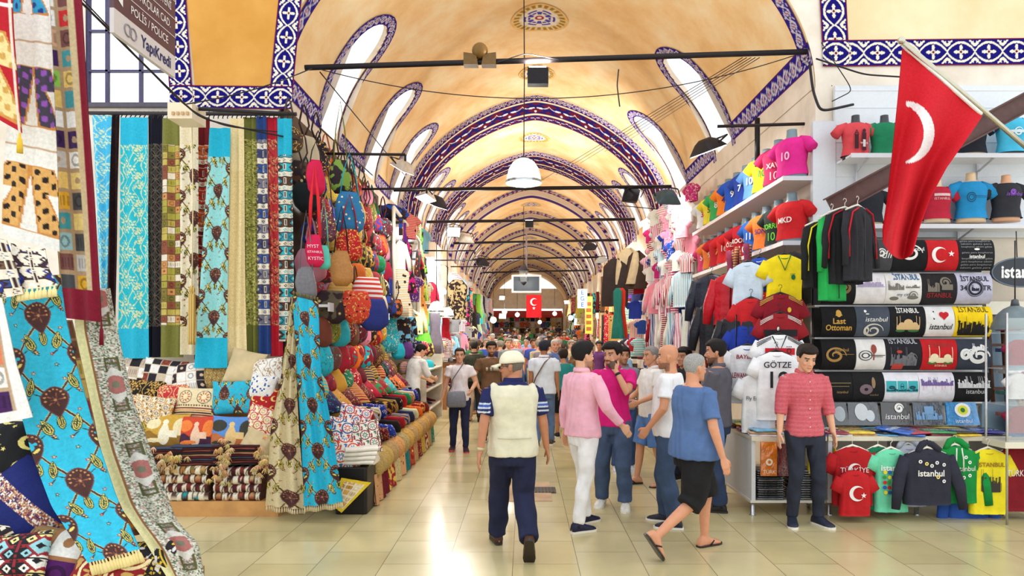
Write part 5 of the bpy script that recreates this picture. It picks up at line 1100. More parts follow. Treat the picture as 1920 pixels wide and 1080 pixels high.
# ------------------------------------------------------------------ garments
def front(hw, ry, z0=0, p=3.0, off=.004):
    return lambda x, y: np.stack([x, -(ry*np.clip(1-np.abs(x/hw)**p, .0, 1)**(1/p))-off, y+z0+0*x], -1)
def garment(w=.46, h=.66, t=.045, sl=.22, sw=.15, ang=.55, col=None, scol=None, long=False, hood=False, open_=False, seed=0, pleat=.006, k=40):
    """hanging top, neck at the origin, facing -Y"""
    mb = MB(); r = random.Random(seed); rows = [(-h, .50, 1.0), (-h*.8, .495, 1), (-h*.5, .48, 1), (-h*.32, .485, .95), (-.11, .50, .85), (-.055, .47, .7), (-.03, .34, .55), (-.008, .21, .42), (.0, .17, .35)]
    zz = np.concatenate([np.linspace(-h, -.11, 14), [-.09,-.055,-.03,-.008,0]]); hw = np.interp(zz, [q[0] for q in rows], [q[1] for q in rows])*w; ty = np.interp(zz, [q[0] for q in rows], [q[2] for q in rows])*t
    th = np.linspace(0, 2*PI, k, endpoint=False); c, s_ = np.sign(np.cos(th))*abs(np.cos(th))**.667, np.sign(np.sin(th))*abs(np.sin(th))**.667; ph = r.uniform(0, 6)
    G = np.array([np.stack([c*a+.004*np.sin(z*14+ph), s_*(b+pleat*np.sin(c*17+ph+z*3)*min(1, -z*4)), np.full(k, z)], -1) for z, a, b in zip(zz, hw, ty)])
    mb.grid(G, cv=True, col=None if col is None else np.tile(col, (G.shape[0], k, 1)))
    n = G.shape[0]
    q = mb.n; mb.add([G[0].mean(0)], [], col); rr = q-n*k+np.arange(k); mb.F.append(np.stack([rr, np.roll(rr,-1), np.full(k, q)], -1))
    for sg in (1, -1):
        a = np.array([sg*(w*.5-.035), 0, -.085]); d = np.array([sg*math.sin(ang), -.05, -math.cos(ang)]); L = sl if not long else .52
        if long: pts = [a, a+d*L*.35, a+d*L*.5+np.array([0,-.02,-.03]), a+d*L*.5+np.array([sg*.03,-.03,-.5*L])]; rad = [sw*.5, sw*.42, sw*.38, sw*.27]
        else: pts = [a, a+d*L*.5, a+d*L]; rad = [sw*.5, sw*.5, sw*.47]
        mb.tube(pts, rad, 12, scol if scol is not None else col, flat=t/sw*1.2, ref=(0,1,0))
    if hood: mb.tube([(-.11,.0,-.05),(-.10,-.03,.0),(-.05,.0,.045),(0,.02,.06),(.05,.0,.045),(.10,-.03,.0),(.11,.0,-.05)], [.02,.03,.035,.036,.035,.03,.02], 10, col, flat=.8)
    return mb
def hanger(parent, w=.38, z=.01, col=(235,230,215), hook=.09):
    mb = MB(); mb.tube([(-w/2,0,z-.055),(-w*.25,0,z-.02),(0,0,z+.008),(w*.25,0,z-.02),(w/2,0,z-.055)], [.008,.011,.013,.011,.008], 8); mb.tube([(0,0,z+.008),(0,0,z+.05),(.018,0,z+.07),(.015,0,z+hook),(-.008,0,z+hook+.006),(-.018,0,z+hook-.012)], .003, 6); return mb.build('hanger', M_PLASTIC, parent, col)
def crescent(mb, fn, cx, cy, r, thick=.30, n=28, face=0):
    a = np.linspace(.62, 2*PI-.62, n); o = np.stack([cx+r*np.cos(a), cy+r*np.sin(a)], 1); r2 = r*.80; c2 = cx+r*thick*.9; b = np.linspace(.80, 2*PI-.80, n); i = np.stack([c2+r2*np.cos(b), cy+r2*np.sin(b)], 1)
    V = np.vstack([o, i]); k = np.arange(n-1); mb.add(fn(V[:,0], V[:,1]), np.stack([k, k+1, k+1+n, k+n], -1)); return mb
def star(mb, fn, cx, cy, r, rot=.3):
    a = np.arange(10)*PI/5+rot; rr = np.where(np.arange(10)%2 == 0, r, r*.4); V = np.stack([cx+rr*np.cos(a), cy+rr*np.sin(a)], 1); V = np.vstack([V, [cx, cy]]); i = np.arange(10); mb.add(fn(V[:,0], V[:,1]), np.stack([i, (i+1)%10, np.full(10, 10)], -1)); return mb
def disc(mb, fn, cx, cy, a, b=None, n=16, inner=0):
    b = b or a; t = np.linspace(0, 2*PI, n, endpoint=False); V = np.stack([cx+a*np.cos(t), cy+b*np.sin(t)], 1); i = np.arange(n)
    if inner: V = np.vstack([V, np.stack([cx+a*inner*np.cos(t), cy+b*inner*np.sin(t)], 1)]); mb.add(fn(V[:,0], V[:,1]), np.stack([i, (i+1)%n, (i+1)%n+n, i+n], -1))
    else: V = np.vstack([V, [cx, cy]]); mb.add(fn(V[:,0], V[:,1]), np.stack([i, (i+1)%n, np.full(n, n)], -1))
    return mb
def rectp(mb, fn, x0, y0, x1, y1): 
    n = 6; X, Y_ = np.meshgrid(np.linspace(x0, x1, n), np.linspace(y0, y1, n), indexing='ij'); mb.grid(fn(X, Y_)); return mb
def skyline(mb, fn, x0, x1, y, h, seed=1):
    r = random.Random(seed); x = x0
    while x < x1:
        w = r.uniform(.006,.02); hh = h*r.uniform(.25,.7); rectp(mb, fn, x, y, min(x+w, x1), y+hh)
        if r.random() < .35: disc(mb, fn, x+w/2, y+hh, w*.8, w*.6, 10)
        if r.random() < .3: rectp(mb, fn, x, y, x+.003, y+h)
        x += w*r.uniform(.8, 1.4)
    return mb
def swirl(mb, fn, cx, cy, r, turns=1.6, w=.006, sx=1):
    t = np.linspace(0, 1, 36); a = t*turns*2*PI; q = r*(1-.8*t); X, Y_ = cx+q*np.cos(a)*sx, cy+q*np.sin(a); nx, ny = np.gradient(X), np.gradient(Y_); l = np.hypot(nx, ny)+1e-9; ww = w*(.4+np.sin(PI*t))
    V = np.vstack([np.stack([X-ny/l*ww, Y_+nx/l*ww], 1), np.stack([X+ny/l*ww, Y_-nx/l*ww], 1)]); i = np.arange(35); mb.add(fn(V[:,0], V[:,1]), np.stack([i, i+1, i+37, i+36], -1)); return mb
def prt(parent, fn, fs, col, name='print'):
    mb = MB()
    for f in fs: f(mb, fn)
    return mb.build(name, M_PRINT, parent, col, smooth=False)
T = lambda s_, sz, x=0, y=0, **k: (lambda mb, fn: text_on(mb, s_, sz, fn, x=x, y=y, **k))
D = lambda *a, **k: (lambda mb, fn: disc(mb, fn, *a, **k)); Rr = lambda *a: (lambda mb, fn: rectp(mb, fn, *a)); CR = lambda *a, **k: (lambda mb, fn: crescent(mb, fn, *a, **k)); ST = lambda *a, **k: (lambda mb, fn: star(mb, fn, *a, **k)); SK = lambda *a, **k: (lambda mb, fn: skyline(mb, fn, *a, **k)); SW = lambda *a, **k: (lambda mb, fn: swirl(mb, fn, *a, **k))
def WH(x): return x

# ------------------------------------------------------------------ drum-shaped t-shirt displays
YR = 7.55; RK = 1280/YR
rack = empty('shirt_rack', P(1680,620,7.8), 0, 'white rack of five rails carrying the rolled printed t-shirts', 'display rack')
rows_v = [(453,511),(514,572),(575,632),(635,693),(696,752)]
for i, (a, b) in enumerate(rows_v):
    mb = MB(); q0 = P(1524 if i else 1616, b+1.5, YR)-np.array(rack.location); q1 = P(1836, b-1.5, YR)-np.array(rack.location); mb.box((q0[0],-.30,q0[2]-.012),(q1[0],.0,q0[2]+.006)); flat('rail', mb, M_PLASTIC, rack, (238,238,236))
mb = MB(); q0 = P(1524,760,7.85)-np.array(rack.location); q1 = P(1838,450,7.85)-np.array(rack.location); mb.box((q0[0],.03,q0[2]),(q1[0],.08,q1[2])); flat('back_panel', mb, M_PLASTIC, rack, (60,58,60))
def drum(row, u0, u1, col, label, prints, m=None):
    a, b = rows_v[row]; w = (u1-u0)/RK; h = (b-a-2)/RK; o = P((u0+u1)/2, (a+b)/2, YR)
    def fn(x, y, off=.004): s_ = np.clip(y/(h/2), -1, 1); return np.stack([x, -(.085*np.sqrt(np.clip(1-s_**2*.93, 0, 1)))-off, y+0*x], -1)
    X, Y_ = np.meshgrid(np.linspace(-w/2+.002, w/2-.002, 10), np.linspace(-h/2, h/2, 16), indexing='ij'); mb = MB(); G = fn(X, Y_, 0)+np.stack([0*X, .003*np.sin(X*40+Y_*20), 0*X], -1); mb.grid(G); G2 = G.copy(); G2[...,1] += .012; mb.grid(G2[::-1])
    ob = mb.build('rolled_t_shirt', m or M_CLOTH, color=col); ob.location = (o[0], YR-.13, o[2]); tag(ob, label, 't-shirt', 'printed t-shirts rolled on the white rack')
    for fs, c in prints: prt(ob, fn, fs, c)
    return ob
GOLD, WHT, BLK = (206,160,70), (236,234,230), (26,24,28)
drum(0,1620,1655,(72,72,78),'dark grey rolled t-shirt with white script, top row, beside the track jackets',[([SW(-.02,.02,.05,w=.008),T('dil',.12,.03,0,shear=.3)],WHT)])
drum(0,1655,1718,(20,20,24),'black rolled t-shirt with white brush stroke behind the flag tip, top row',[([SW(0,.02,.1,w=.01,sx=1.3),T('istanbul',.06,.06,.06)],WHT)])
drum(0,1718,1775,(196,26,34),'red rolled t-shirt with white crescent and star, top row of the rack',[([CR(-.04,.0,.085),ST(.085,.01,.035)],WHT)])
drum(0,1775,1841,(30,30,34),'black rolled t-shirt covered in small words around istanbul, top row right',[([T('istanbul',.055,0,-.02,bold=.02),D(.0,.06,.03,.012)],WHT),([T(' '.join(['galata','pera','bosphorus','taksim'][(i*3+j)%4] for j in range(3)),.026,0,.15-i*.032,width=.33) for i in range(10) if i not in (3,5)],(150,150,155))])
drum(1,1527,1587,(24,22,24),'black rolled t-shirt with a gold crest, second row left',[([SW(-.06,0,.07,w=.012),SW(.06,0,.07,w=.012,sx=-1),D(0,0,.035,.06),D(0,.08,.02),D(-.1,.06,.03,.015),D(.1,.06,.03,.015),D(0,-.08,.06,.015)],(130,106,66))])
drum(1,1587,1642,(232,228,232),'white rolled t-shirt with a pale violet skyline, second row',[([SK(-.14,.14,.02,.09)],(176,160,196)),([Rr(-.15,.012,.15,.018)],(150,160,200))])
drum(1,1642,1708,(228,226,224),'white rolled t-shirt with blue ISTANBUL over a grey town view, second row',[([T('İSTANBUL',.09,.03,.12,width=.28,bold=.02)],(50,100,150)),([SK(-.17,0,-.02,.1),SK(.02,.17,-.0,.04,seed=3),D(-.1,-.11,.05,.02),D(.1,-.1,.06,.02),SW(.1,-.08,.05)],(120,116,110)),([T('my city',.05,0,-.07)],(50,80,120))])
drum(1,1708,1772,(36,32,34),'black rolled t-shirt with red lettering over a grey photograph, second row',[([SK(-.13,.0,-.04,.14),Rr(.02,-.02,.14,.04),SW(.06,.06,.06,w=.01)],(120,112,100)),([T('ISTANBUL',.07,.0,-.08,width=.27)],(170,30,36))])
drum(1,1772,1837,(186,184,204),'lavender-grey rolled t-shirt reading ISTANBUL 34 TR around a badge',[([T('İSTANBUL',.075,0,.10,width=.30,bold=.02),T('34',.075,-.125,.0,bold=.02),T('TR',.075,.125,.0,bold=.02),D(0,-.0,.078,.078,24,inner=.72),SK(-.04,.04,-.03,.07)],(34,34,50)),([D(0,0,.092,.092,24,inner=.93)],(34,34,50))])
drum(2,1525,1588,(20,19,22),'black rolled t-shirt reading Last Ottoman in gold letters',[([T('Last',.085,.0,.0,bold=.02),T('Ottoman',.085,0,-.07,width=.28,bold=.02),D(0,.085,.03,.04),Rr(-.035,.06,.035,.075)],GOLD)])
drum(2,1588,1650,(70,78,92),'slate rolled t-shirt with white istanbul script and waterpipe swirl',[([T('istanbul',.07,.03,.02,width=.24,shear=.2),D(-.08,.11,.015),D(-.06,.08,.02,.006)],WHT),([SW(.0,-.1,.08,w=.008,sx=1.4),D(-.07,-.10,.03,.045,16,.5)],(206,200,190))])
drum(2,1650,1715,(22,22,26),'black rolled t-shirt with ISTANBUL above a cream domed mosque',[([T('İSTANBUL',.075,0,.115,width=.24,bold=.015)],WHT),([D(0,-.02,.05,.045),D(-.07,-.04,.035,.03),D(.07,-.04,.035,.03),Rr(-.12,-.09,.12,-.04),Rr(-.125,-.08,-.118,.05),Rr(.118,-.08,.125,.05),Rr(-.09,-.04,-.085,.06),Rr(.085,-.04,.09,.06)],(214,180,130)),([D(-.08,-.10,.05,.015),D(.06,-.10,.06,.015)],(60,110,60))])
drum(2,1715,1768,(230,228,228),'white rolled t-shirt reading I love Istanbul with red heart',[([T('I',.13,-.07,.06,bold=.01),T('istanbul',.085,.0,-.06,width=.25,shear=.25,bold=.01)],BLK),([D(.015,.075,.028),D(.062,.075,.028),lambda mb, fn: mb.add(fn(np.array([-.012,.09,.0385]), np.array([.066,.066,.015])), np.array([[0,1,2]]))],(200,24,34))])
drum(2,1768,1837,(248,210,20),'yellow rolled t-shirt with black ISTANBUL skyline print',[([T('İSTANBUL',.08,0,.125,width=.32)],(60,50,20)),([SK(-.17,.17,-.13,.19,seed=2),SK(-.17,.17,-.12,.12,seed=5),Rr(-.16,-.15,.16,-.12)],(26,22,20))])
drum(3,1525,1588,(22,20,22),'black rolled t-shirt with gold tulip-shaped signature, fourth row left',[([SW(-.04,-.01,.09,w=.010,sx=1.3),Rr(-.02,-.0,.16,.004),T('istanbul',.05,.03,.05)],(170,130,70))])
drum(3,1588,1642,(230,228,226),'white rolled t-shirt with a patterned lute and red figure, fourth row',[([D(-.06,-.01,.075,.055,18,.86),D(-.06,-.01,.045,.03,18,.7)],(50,50,60)),([Rr(.02,-.06,.035,.10),D(.03,.06,.03,.05)],(150,70,60)),([Rr(-.02,-.012,.15,-.004),T('istanbul',.03,.08,-.02)],(90,80,80))])
drum(3,1642,1708,(32,32,38),'black rolled t-shirt with ISTANBUL heading and red tram photograph',[([T('ISTANBUL',.075,0,.14,width=.30,bold=.01)],(190,190,200)),([SK(-.14,.14,-.12,.2,seed=6),SW(.08,-.04,.06)],(110,110,116)),([Rr(-.12,-.16,-.0,-.10),D(-.05,.03,.03,.016)],(190,60,50))])
drum(3,1708,1773,(196,26,34),'red rolled t-shirt with white domed mosque and green trees, fourth row',[([D(-.06,-.03,.045,.04),D(.08,-.03,.04,.035),Rr(-.12,-.09,.14,-.035),Rr(-.115,-.05,-.108,.10),Rr(-.01,-.05,-.003,.09),Rr(.13,-.05,.137,.08)],(240,226,190)),([T('ISTANBUL',.06,0,.10,width=.26)],(150,60,50)),([D(-.08,-.09,.05,.015),D(.09,-.09,.05,.015)],(60,120,50)),([T('ISTANBUL',.03,.02,-.12)],(240,226,190))])
drum(3,1773,1836,(58,64,78),'dark slate rolled t-shirt with large white flowing script, fourth row right',[([SW(.04,-.02,.09,w=.016,sx=1.3),SW(-.10,.0,.06,w=.014),T('dil',.12,-.04,.04,shear=.4,bold=.02),SK(-.02,.12,.06,.06)],(240,240,240))])
drum(4,1527,1582,(24,24,26),'black rolled t-shirt with thin gold lines, bottom row left',[([Rr(-.14,.045,.14,.05),Rr(-.12,.01,.12,.014),T('istanbul',.04,.05,-.05)],(170,140,90))])
drum(4,1582,1640,(26,26,28),'black rolled t-shirt with beaded lute figure, bottom row',[([D(-.03,-.02,.07,.055,18,.3)],(120,100,110)),([D(.05,.05,.02,.06),T('istanbul',.03,.06,-.08)],(150,120,90))])
drum(4,1640,1703,(230,230,238),'white rolled t-shirt with three turquoise sea pictures, bottom row',[([Rr(-.17,-.05,-.06,.07),Rr(-.05,-.05,.055,.07),Rr(.065,-.05,.17,.07)],(60,170,180)),([D(-.11,.0,.035,.02),D(0,.01,.02,.035),D(.11,.0,.035,.02),SK(-.17,.17,-.04,.03)],(20,70,80))])
drum(4,1703,1768,(232,230,240),'white rolled t-shirt with purple skyline dripping colour, bottom row',[([SK(-.17,.17,.03,.08,seed=8),Rr(-.17,.02,.17,.035)],(110,90,150)),([Rr(-.15+i*.033,-.03+.02*(i%3),-.147+i*.033,.03) for i in range(10)],(220,90,150))])
drum(4,1768,1836,(24,24,28),'black rolled t-shirt with white skyline mirrored above istanbul, bottom row right',[([SK(-.17,.17,.0,.12,seed=9),Rr(-.17,-.005,.18,.002),T('istanbul',.07,.02,-.045,width=.2)],(214,214,216))])
# glossy packets in front of the rack
for i, (u0, u1, c, lab, pr) in enumerate([(1560,1592,(50,54,62),'dark wrapped t-shirt with pale portrait, left end of packet row',[([D(0,0,.06,.08)],(170,180,190))]),(1592,1652,(66,72,80),'wrapped t-shirt with grey face picture, second in the packet row',[([D(-.03,.02,.07,.09),D(.06,-.02,.05,.06)],(206,212,216))]),
   (1654,1712,(24,24,28),'black wrapped t-shirt with white istanbul script, third in the packet row',[([T('istanbul',.08,0,-.03,shear=.2,width=.26),SW(.03,.06,.05,w=.01)],WHT)]),(1714,1774,(40,52,70),'wrapped t-shirt with blue town picture, fourth in the packet row',[([SK(-.14,.14,-.06,.14,seed=12),Rr(-.05,.0,.05,.08)],(120,160,200))]),
   (1777,1838,(30,140,206),'bright blue wrapped t-shirt with yellow eye emblem, right end of packet row',[([D(.0,.04,.085,.075)],(240,240,240)),([D(.0,.04,.055,.05)],(226,222,60)),([D(.0,.04,.025)],(40,120,60)),([T('istanbul',.06,0,-.075)],(240,240,240))])]):
    w = (u1-u0)/1280*7.35; mb = MB(); h = .235; n = 12; X, Y_ = np.meshgrid(np.linspace(-w/2,w/2,n), np.linspace(0,h,n), indexing='ij'); by = .25*Y_+.0; G = np.stack([X*(1-.08*Y_/h), by-.012*np.sin(PI*(X/w+.5)), Y_], -1); mb.grid(G); G2 = G.copy(); G2[...,1] += .02; mb.grid(G2[::-1])
    o = mb.build('wrapped_t_shirt', M_WRAP, color=c); o.location = P((u0+u1)/2, 797, 7.28); tag(o, lab, 'wrapped t-shirt', 'wrapped t-shirts leaning in front of the rack')
    fn = lambda x, y: np.stack([x, .25*(y+h/2)-.016*np.cos(PI*x/w)-.003, y+h/2+0*x], -1)
    for fs, cc in pr: prt(o, fn, fs, cc)

# ------------------------------------------------------------------ white slatwall with shelves and dressed torsos
mb = MB(); q0, q1 = P(1566,445,7.92), P(1990,160,7.92); mb.box((q0[0],7.92,q0[2]),(q1[0],7.97,q1[2]))
for i in range(9): z = q0[2]+.1+i*.2; mb.box((q0[0],7.915,z),(q1[0],7.92,z+.008), lin((200,200,200)))
o = mb.build('slatwall_panel', M_PLASTIC, color=(222,226,230), smooth=False); tag(o, 'white wall panel carrying the two shelves of dressed torsos behind the flag', 'wall panel')
mb = MB(); q0, q1 = P(1523,500,7.92), P(1566,228,7.92); mb.box((q0[0],7.9,.0),(q1[0]-.005,7.97,q1[2])); o = flat('corner_panel', mb, M_PLASTIC, color=(214,218,224)); tag(o, 'narrow pale corner panel left of the white shelving', 'wall panel')
def shelf(name, u0, u1, v, Yb, depth, label, brackets=()):
    e = empty(name, P(u0, v, Yb), 0, label, 'shelf'); w = (u1-u0)/1280*(Yb-depth); mb = MB(); mb.box((-.02,-depth,-.03),(w,0,-.008)); flat('board', mb, M_PLASTIC, e, (232,232,234))
    mb = MB(); mb.box((-.02,-depth-.012,-.045),(w,-depth,.004)); lp = flat('front_lip', mb, M_PLASTIC, e, (214,214,220))
    for b in brackets: mb = MB(); mb.tube([(b,-.01,-.22),(b,-.03,-.12),(b,-depth+.04,-.03)], .012, 6); mb.box((b-.012,-.02,-.28),(b+.012,0,-.01)); flat('bracket', mb, M_METAL, e, (206,206,210))
    return e
shelf('wall_shelf', 1572,1990,303,7.9,.34,'upper white wall shelf with three dressed torsos behind the flag',(.2,1.6))
shelf('wall_shelf', 1520,1990,430,7.9,.34,'lower white wall shelf under the flag with dressed torsos',(.35,1.7))
def bust(name, loc, col, label, prints=(), neck=(48,50,54), female=True, s=1.0, rz=0, cat='dressed torso', group='dressed torsos on the white shelves', m=None):
    e = empty(name, loc, rz, label, cat, group); e.scale = (s,)*3
    mb = MB(); R = [(0,.15,.095),(.05,.145,.09),(.15,.128,.08),(.26,.142,.098 if female else .09),(.33,.150,.092),(.375,.135,.075),(.405,.09,.06),(.425,.052,.05),(.48,.047,.047),(.50,.047,.047)]
    if not female: R = [(z, rx*1.12, ry*1.1) for z, rx, ry in R]
    sec = lambda g, rows: [(np.array([0,0,z]), np.array([rx+g,0,0]), np.array([0,ry+g,0])) for z, rx, ry in rows]
    mb.loft(sec(-.004, R), 20); mb.build('torso_form', M_PLASTIC, e, neck)
    t = MB(); t.loft([(np.array([0,0,z]), np.array([rx+.010,0,0]), np.array([0,ry+.010,0])) for z, rx, ry in [(.035,.158,.10)]+R[1:7]], 28, False)
    hw = .155
    for sg in (1,-1): a = np.array([sg*.125,0,.365]); t.tube([a-np.array([sg*.03,0,-.005]), a+np.array([sg*.05,-.0,-.02]), a+np.array([sg*.115,-.01,-.095])], [.055,.056,.058], 12, flat=.8, ref=(0,1,0))
    ts = t.build('t_shirt', m or M_CLOTH, e, col); fn = lambda x, y: np.stack([x, -(.112*np.clip(1-(np.abs(x)/.165)**2, 0, 1)**.5)-.006, y+.2+0*x], -1)
    for fs, c in prints: prt(ts, fn, fs, c)
    return e
bust('mannequin_torso', P(1604,300,7.72), (206,70,76), 'dark-necked torso in a coral red t-shirt, upper shelf, leftmost', [([Rr(-.06,-.1,-.02,.06),Rr(.02,-.12,.07,.08),D(.045,.1,.02),T('A',.08,-.04,.08)],(60,20,30)),([Rr(.028,-.08,.062,.0),T('WHITE',.03,.045,-.04)],(230,220,220))])
bust('mannequin_torso', P(1658,300,7.72), (24,120,80), 'torso in a dark green t-shirt half behind the flag')
bust('mannequin_torso', P(1822,296,7.72), (24,26,36), 'torso in a plain black t-shirt right of the flag, upper shelf', neck=(230,205,170), s=1.05)
bust('mannequin_torso', P(1896,294,7.72), (70,180,214), 'torso in a light blue t-shirt, upper shelf, rightmost', [([Rr(-.1,.03,.1,.06),SW(0,.04,.05)],(210,225,230))], s=1.05)
bust('mannequin_torso', P(1630,425,7.72), (38,40,48), 'torso in a dark t-shirt behind the track jackets, lower shelf', neck=(220,200,170))
bust('mannequin_torso', P(1757,418,7.72), (186,34,58), 'torso in a crimson t-shirt with pale chest band right of the flag', [([Rr(-.09,.09,.09,.12),T('ISTANBUL',.04,0,.06)],(226,190,190))], neck=(230,205,170), s=.98)
bust('mannequin_torso', P(1820,418,7.72), (34,140,196), 'torso in a bright blue t-shirt with a dark line drawing', [([D(-.06,.04,.04,.05,18,.86),D(-.06,.04,.025,.03,18,.8),Rr(-.03,.05,.12,.054),Rr(-.03,.035,.10,.038)],(20,50,80))], neck=(232,200,160), s=1.12)
bust('mannequin_torso', P(1886,416,7.72), (46,46,52), 'torso in a charcoal t-shirt with violet script, lower shelf, rightmost', [([T('istanbul',.06,.02,.08,shear=.3),SW(0,.1,.03)],(140,80,190))], neck=(226,170,130), s=1.05)
# ------------------------------------------------------------------ flag with staff
st = empty('flag_staff', P(1690,76,5.9), 0, 'slanting steel staff that carries the big red flag', 'flag staff')
a, b = P(1690,78,5.9), P(1945,296,6.0); mb = MB(); mb.tube([a-a, b-a], .022, 10); mb.build('pole', M_CHROME, st, (196,190,170)); mb = MB(); mb.sphere((0,0,.0), .032); mb.build('finial', M_CHROME, st, (200,196,180))
n, m_ = 200, 130; tt = np.linspace(0, 1, m_); ss = np.linspace(0, 1, n)
top = np.array([P(1692+(1842-1692)*t, 86+(216-86)*t, 5.95-.02) for t in tt]); lowL = [(1692,88),(1683,180),(1672,300),(1660,400),(1655,450)]; 
G = np.zeros((n, m_, 3))
Rp = np.array([(1842,218),(1812,262),(1775,315),(1745,370),(1725,425),(1712,475)]); Lp = np.array([(1692,90),(1684,180),(1675,270),(1664,370),(1655,430),(1656,455)])
for i, s_ in enumerate(ss):
    l = np.array([np.interp(s_*5, range(6), Lp[:,k]) for k in (0,1)]); r = np.array([np.interp(s_*5, range(6), Rp[:,k]) for k in (0,1)])
    for j, t in enumerate(tt):
        u = l[0]*(1-t)+r[0]*t; sag = math.sin(PI*t)*18*min(1, s_*3)*0; v = l[1]*(1-t)+r[1]*t+((78*t*(1-t)*2 if s_ > .5 else 0)*max(0, s_-.5)); Yd = 5.93+.11*math.sin(t*10+1.5*s_)*min(1, s_*2.5+.12)+.05*math.sin(t*4-2*s_)*s_
        G[i,j] = P(u, v, Yd)
U, Vv = np.meshgrid(tt, ss); C = np.tile(lin((206,24,40)), U.shape+(1,))
px = (Lp[0][0]); Ux = (G[...,0]/G[...,1]*1280+985); Vx = 635-(G[...,2]-1.8)/G[...,1]*1280
q1 = ((Ux-1700)/52)**2+((Vx-248)/58)**2 < 1; q2 = ((Ux-1686)/46)**2+((Vx-250)/54)**2 < 1; C[q1&~q2&(Ux > 1699)] = lin((238,236,236))
mb = MB(); mb.grid(G, col=C); G2 = G.copy(); G2[...,1] += .006; mb.grid(G2[:, ::-1], col=C[:, ::-1]); o = mb.build('flag', M_PAT); tag(o, 'large red flag with white crescent hanging from the slanted staff', 'flag')
mb = MB(); mb.tube([P(1692+(1840-1692)*t, 84+(214-84)*t, 5.93) for t in np.linspace(0,1,12)], .016, 8); mb.build('heading_band', M_CLOTH, o, (236,234,228))
mb = MB(); gg = np.array([[P(1676+q*36+6*math.sin(s_*5), 150+s_*265, 5.84-.02*math.sin(q*3)) for q in np.linspace(0,1,10)] for s_ in np.linspace(0,1,24)]); 
# steel diagonal beam
mb = MB(); a, b = P(1556,388,6.9), P(1960,172,7.1); d = (b-a)/np.linalg.norm(b-a); up = np.array([-d[2],0,d[0]])
for o1, o2, y0, y1 in ((-.085,.085,-.008,.008),(-.10,-.085,-.06,.06),(.085,.10,-.06,.06)): V = [p_+up*q+np.array([0,y,0]) for p_ in (a, b) for q in (o1, o2) for y in (y0, y1)]; mb.add(V, np.array([[0,1,3,2],[4,6,7,5],[0,4,5,1],[2,3,7,6],[0,2,6,4],[1,5,7,3]]))
o = flat('steel_beam', mb, M_METAL, color=(96,70,66)); tag(o, 'brown steel beam slanting up behind the flag', 'steel beam')
# hanging track jackets on the end of the beam
for i, (u, v, c, tr, Y, w, h, lab, wd) in enumerate([(1532,418,(28,28,30),(240,214,30),6.9,.36,.66,'black track jacket with yellow trim reading LOS, left of the bunch','LOS'),(1560,402,(36,170,80),(24,24,26),6.8,.34,.86,'green and black track jacket hanging in the bunch',None),(1584,392,(34,34,38),(190,30,40),6.72,.36,.74,'black track jacket with red piping in the middle of the bunch',None),(1608,388,(44,44,50),(206,30,44),6.64,.36,.72,'charcoal jacket with red shoulder line, right of the bunch',None)]):
    e = empty('track_jacket', P(u, v, Y), .55 if i != 2 else .2, lab, 'jacket', 'track jackets hanging on the steel beam'); g = garment(w, h, .07, .2, .13, .35, long=True, seed=i, pleat=.012); jb = g.build('jacket_body', M_CLOTH, e, c)
    for sg in (1,-1): mb = MB(); mb.tube([(sg*.06,-.05,-.02),(sg*.16,-.055,-.07),(sg*.21,-.05,-.25),(sg*.22,-.06,-.5)], .008, 6); mb.build('piping', M_CLOTH, jb, tr)
    mb = MB(); mb.tube([(0,-.072,-.03),(0,-.078,-h+.02)], .005, 5); mb.build('zip', M_METAL, jb, (60,60,62)); hanger(e)
    if wd: prt(jb, front(w/2,.075,-.2), [T(wd,.08,.02,0,bold=.02),T('A',.08,.06,-.12,bold=.02)], tr)
# oval hanging sign
o = empty('oval_sign', P(1912,511,7.6), 0, 'black oval sign with white lettering hanging from a chain at the right edge', 'sign'); mb = MB(); t = np.linspace(0, 2*PI, 48, endpoint=False); mb.prism(np.stack([.32*np.cos(t), .155*np.sin(t)], 1), -.02, .02); bd = flat('board', mb, M_PLASTIC, o, (38,44,54))
mb = MB(); mb.tube([(.325*math.cos(q), -.02, .16*math.sin(q)) for q in np.linspace(0,2*PI,49)], .009, 6); mb.build('rim', M_METAL, bd, (110,124,140)); prt(bd, lambda x, y: np.stack([x, np.full_like(x,-.024), y], -1), [T('istanbul',.19,.03,-.0,width=.5,bold=.03)], (240,240,240), 'lettering')
mb = MB(); mb.tube([(-.03,0,.155),(-.04,0,.46)], .006, 6); mb.build('chain', M_METAL, o, (70,66,66))
# ------------------------------------------------------------------ counter of the t-shirt stall
def table(x0, x1, y0, y1, label):
    e = empty('counter', (x0, y0, 0), 0, label, 'counter'); w, d = x1-x0, y1-y0
    mb = MB(); mb.box((0,0,.775),(w,d,.805)); mb.box((0,-.012,.765),(w,0,.812)); flat('counter_top', mb, M_PLASTIC, e, (226,220,200))
    mb = MB(); mb.box((0,.02,.13),(w,d,.155)); flat('lower_shelf', mb, M_PLASTIC, e, (222,216,204))
    n = 2 if w < 1.2 else 3
    for i in range(n):
        x = .03+(w-.06)*i/(n-1)
        mb = MB(); mb.box((x-.02,.02,.155),(x+.02,d-.02,.775)); flat('side_panel', mb, M_PLASTIC, e, (216,218,222))
        for y in (.05, d-.05): mb = MB(); mb.tube([(x,y,0),(x,y,.01),(x,y,.13)], [.035,.022,.020], 12); mb.build('leg', M_CHROME, e, (200,202,206))
    return e
table(3.07, 4.92, 6.92, 7.52, 'long counter with wrapped t-shirts on top and hoodies hanging before it')
table(2.29, 3.05, 6.92, 8.0, 'short counter behind the young man, stacked with folded jerseys')
tp = MB(); tp.bbox((-.14,-.17,0),(.14,.17,.022), .008); TPM = None
PKN = {}
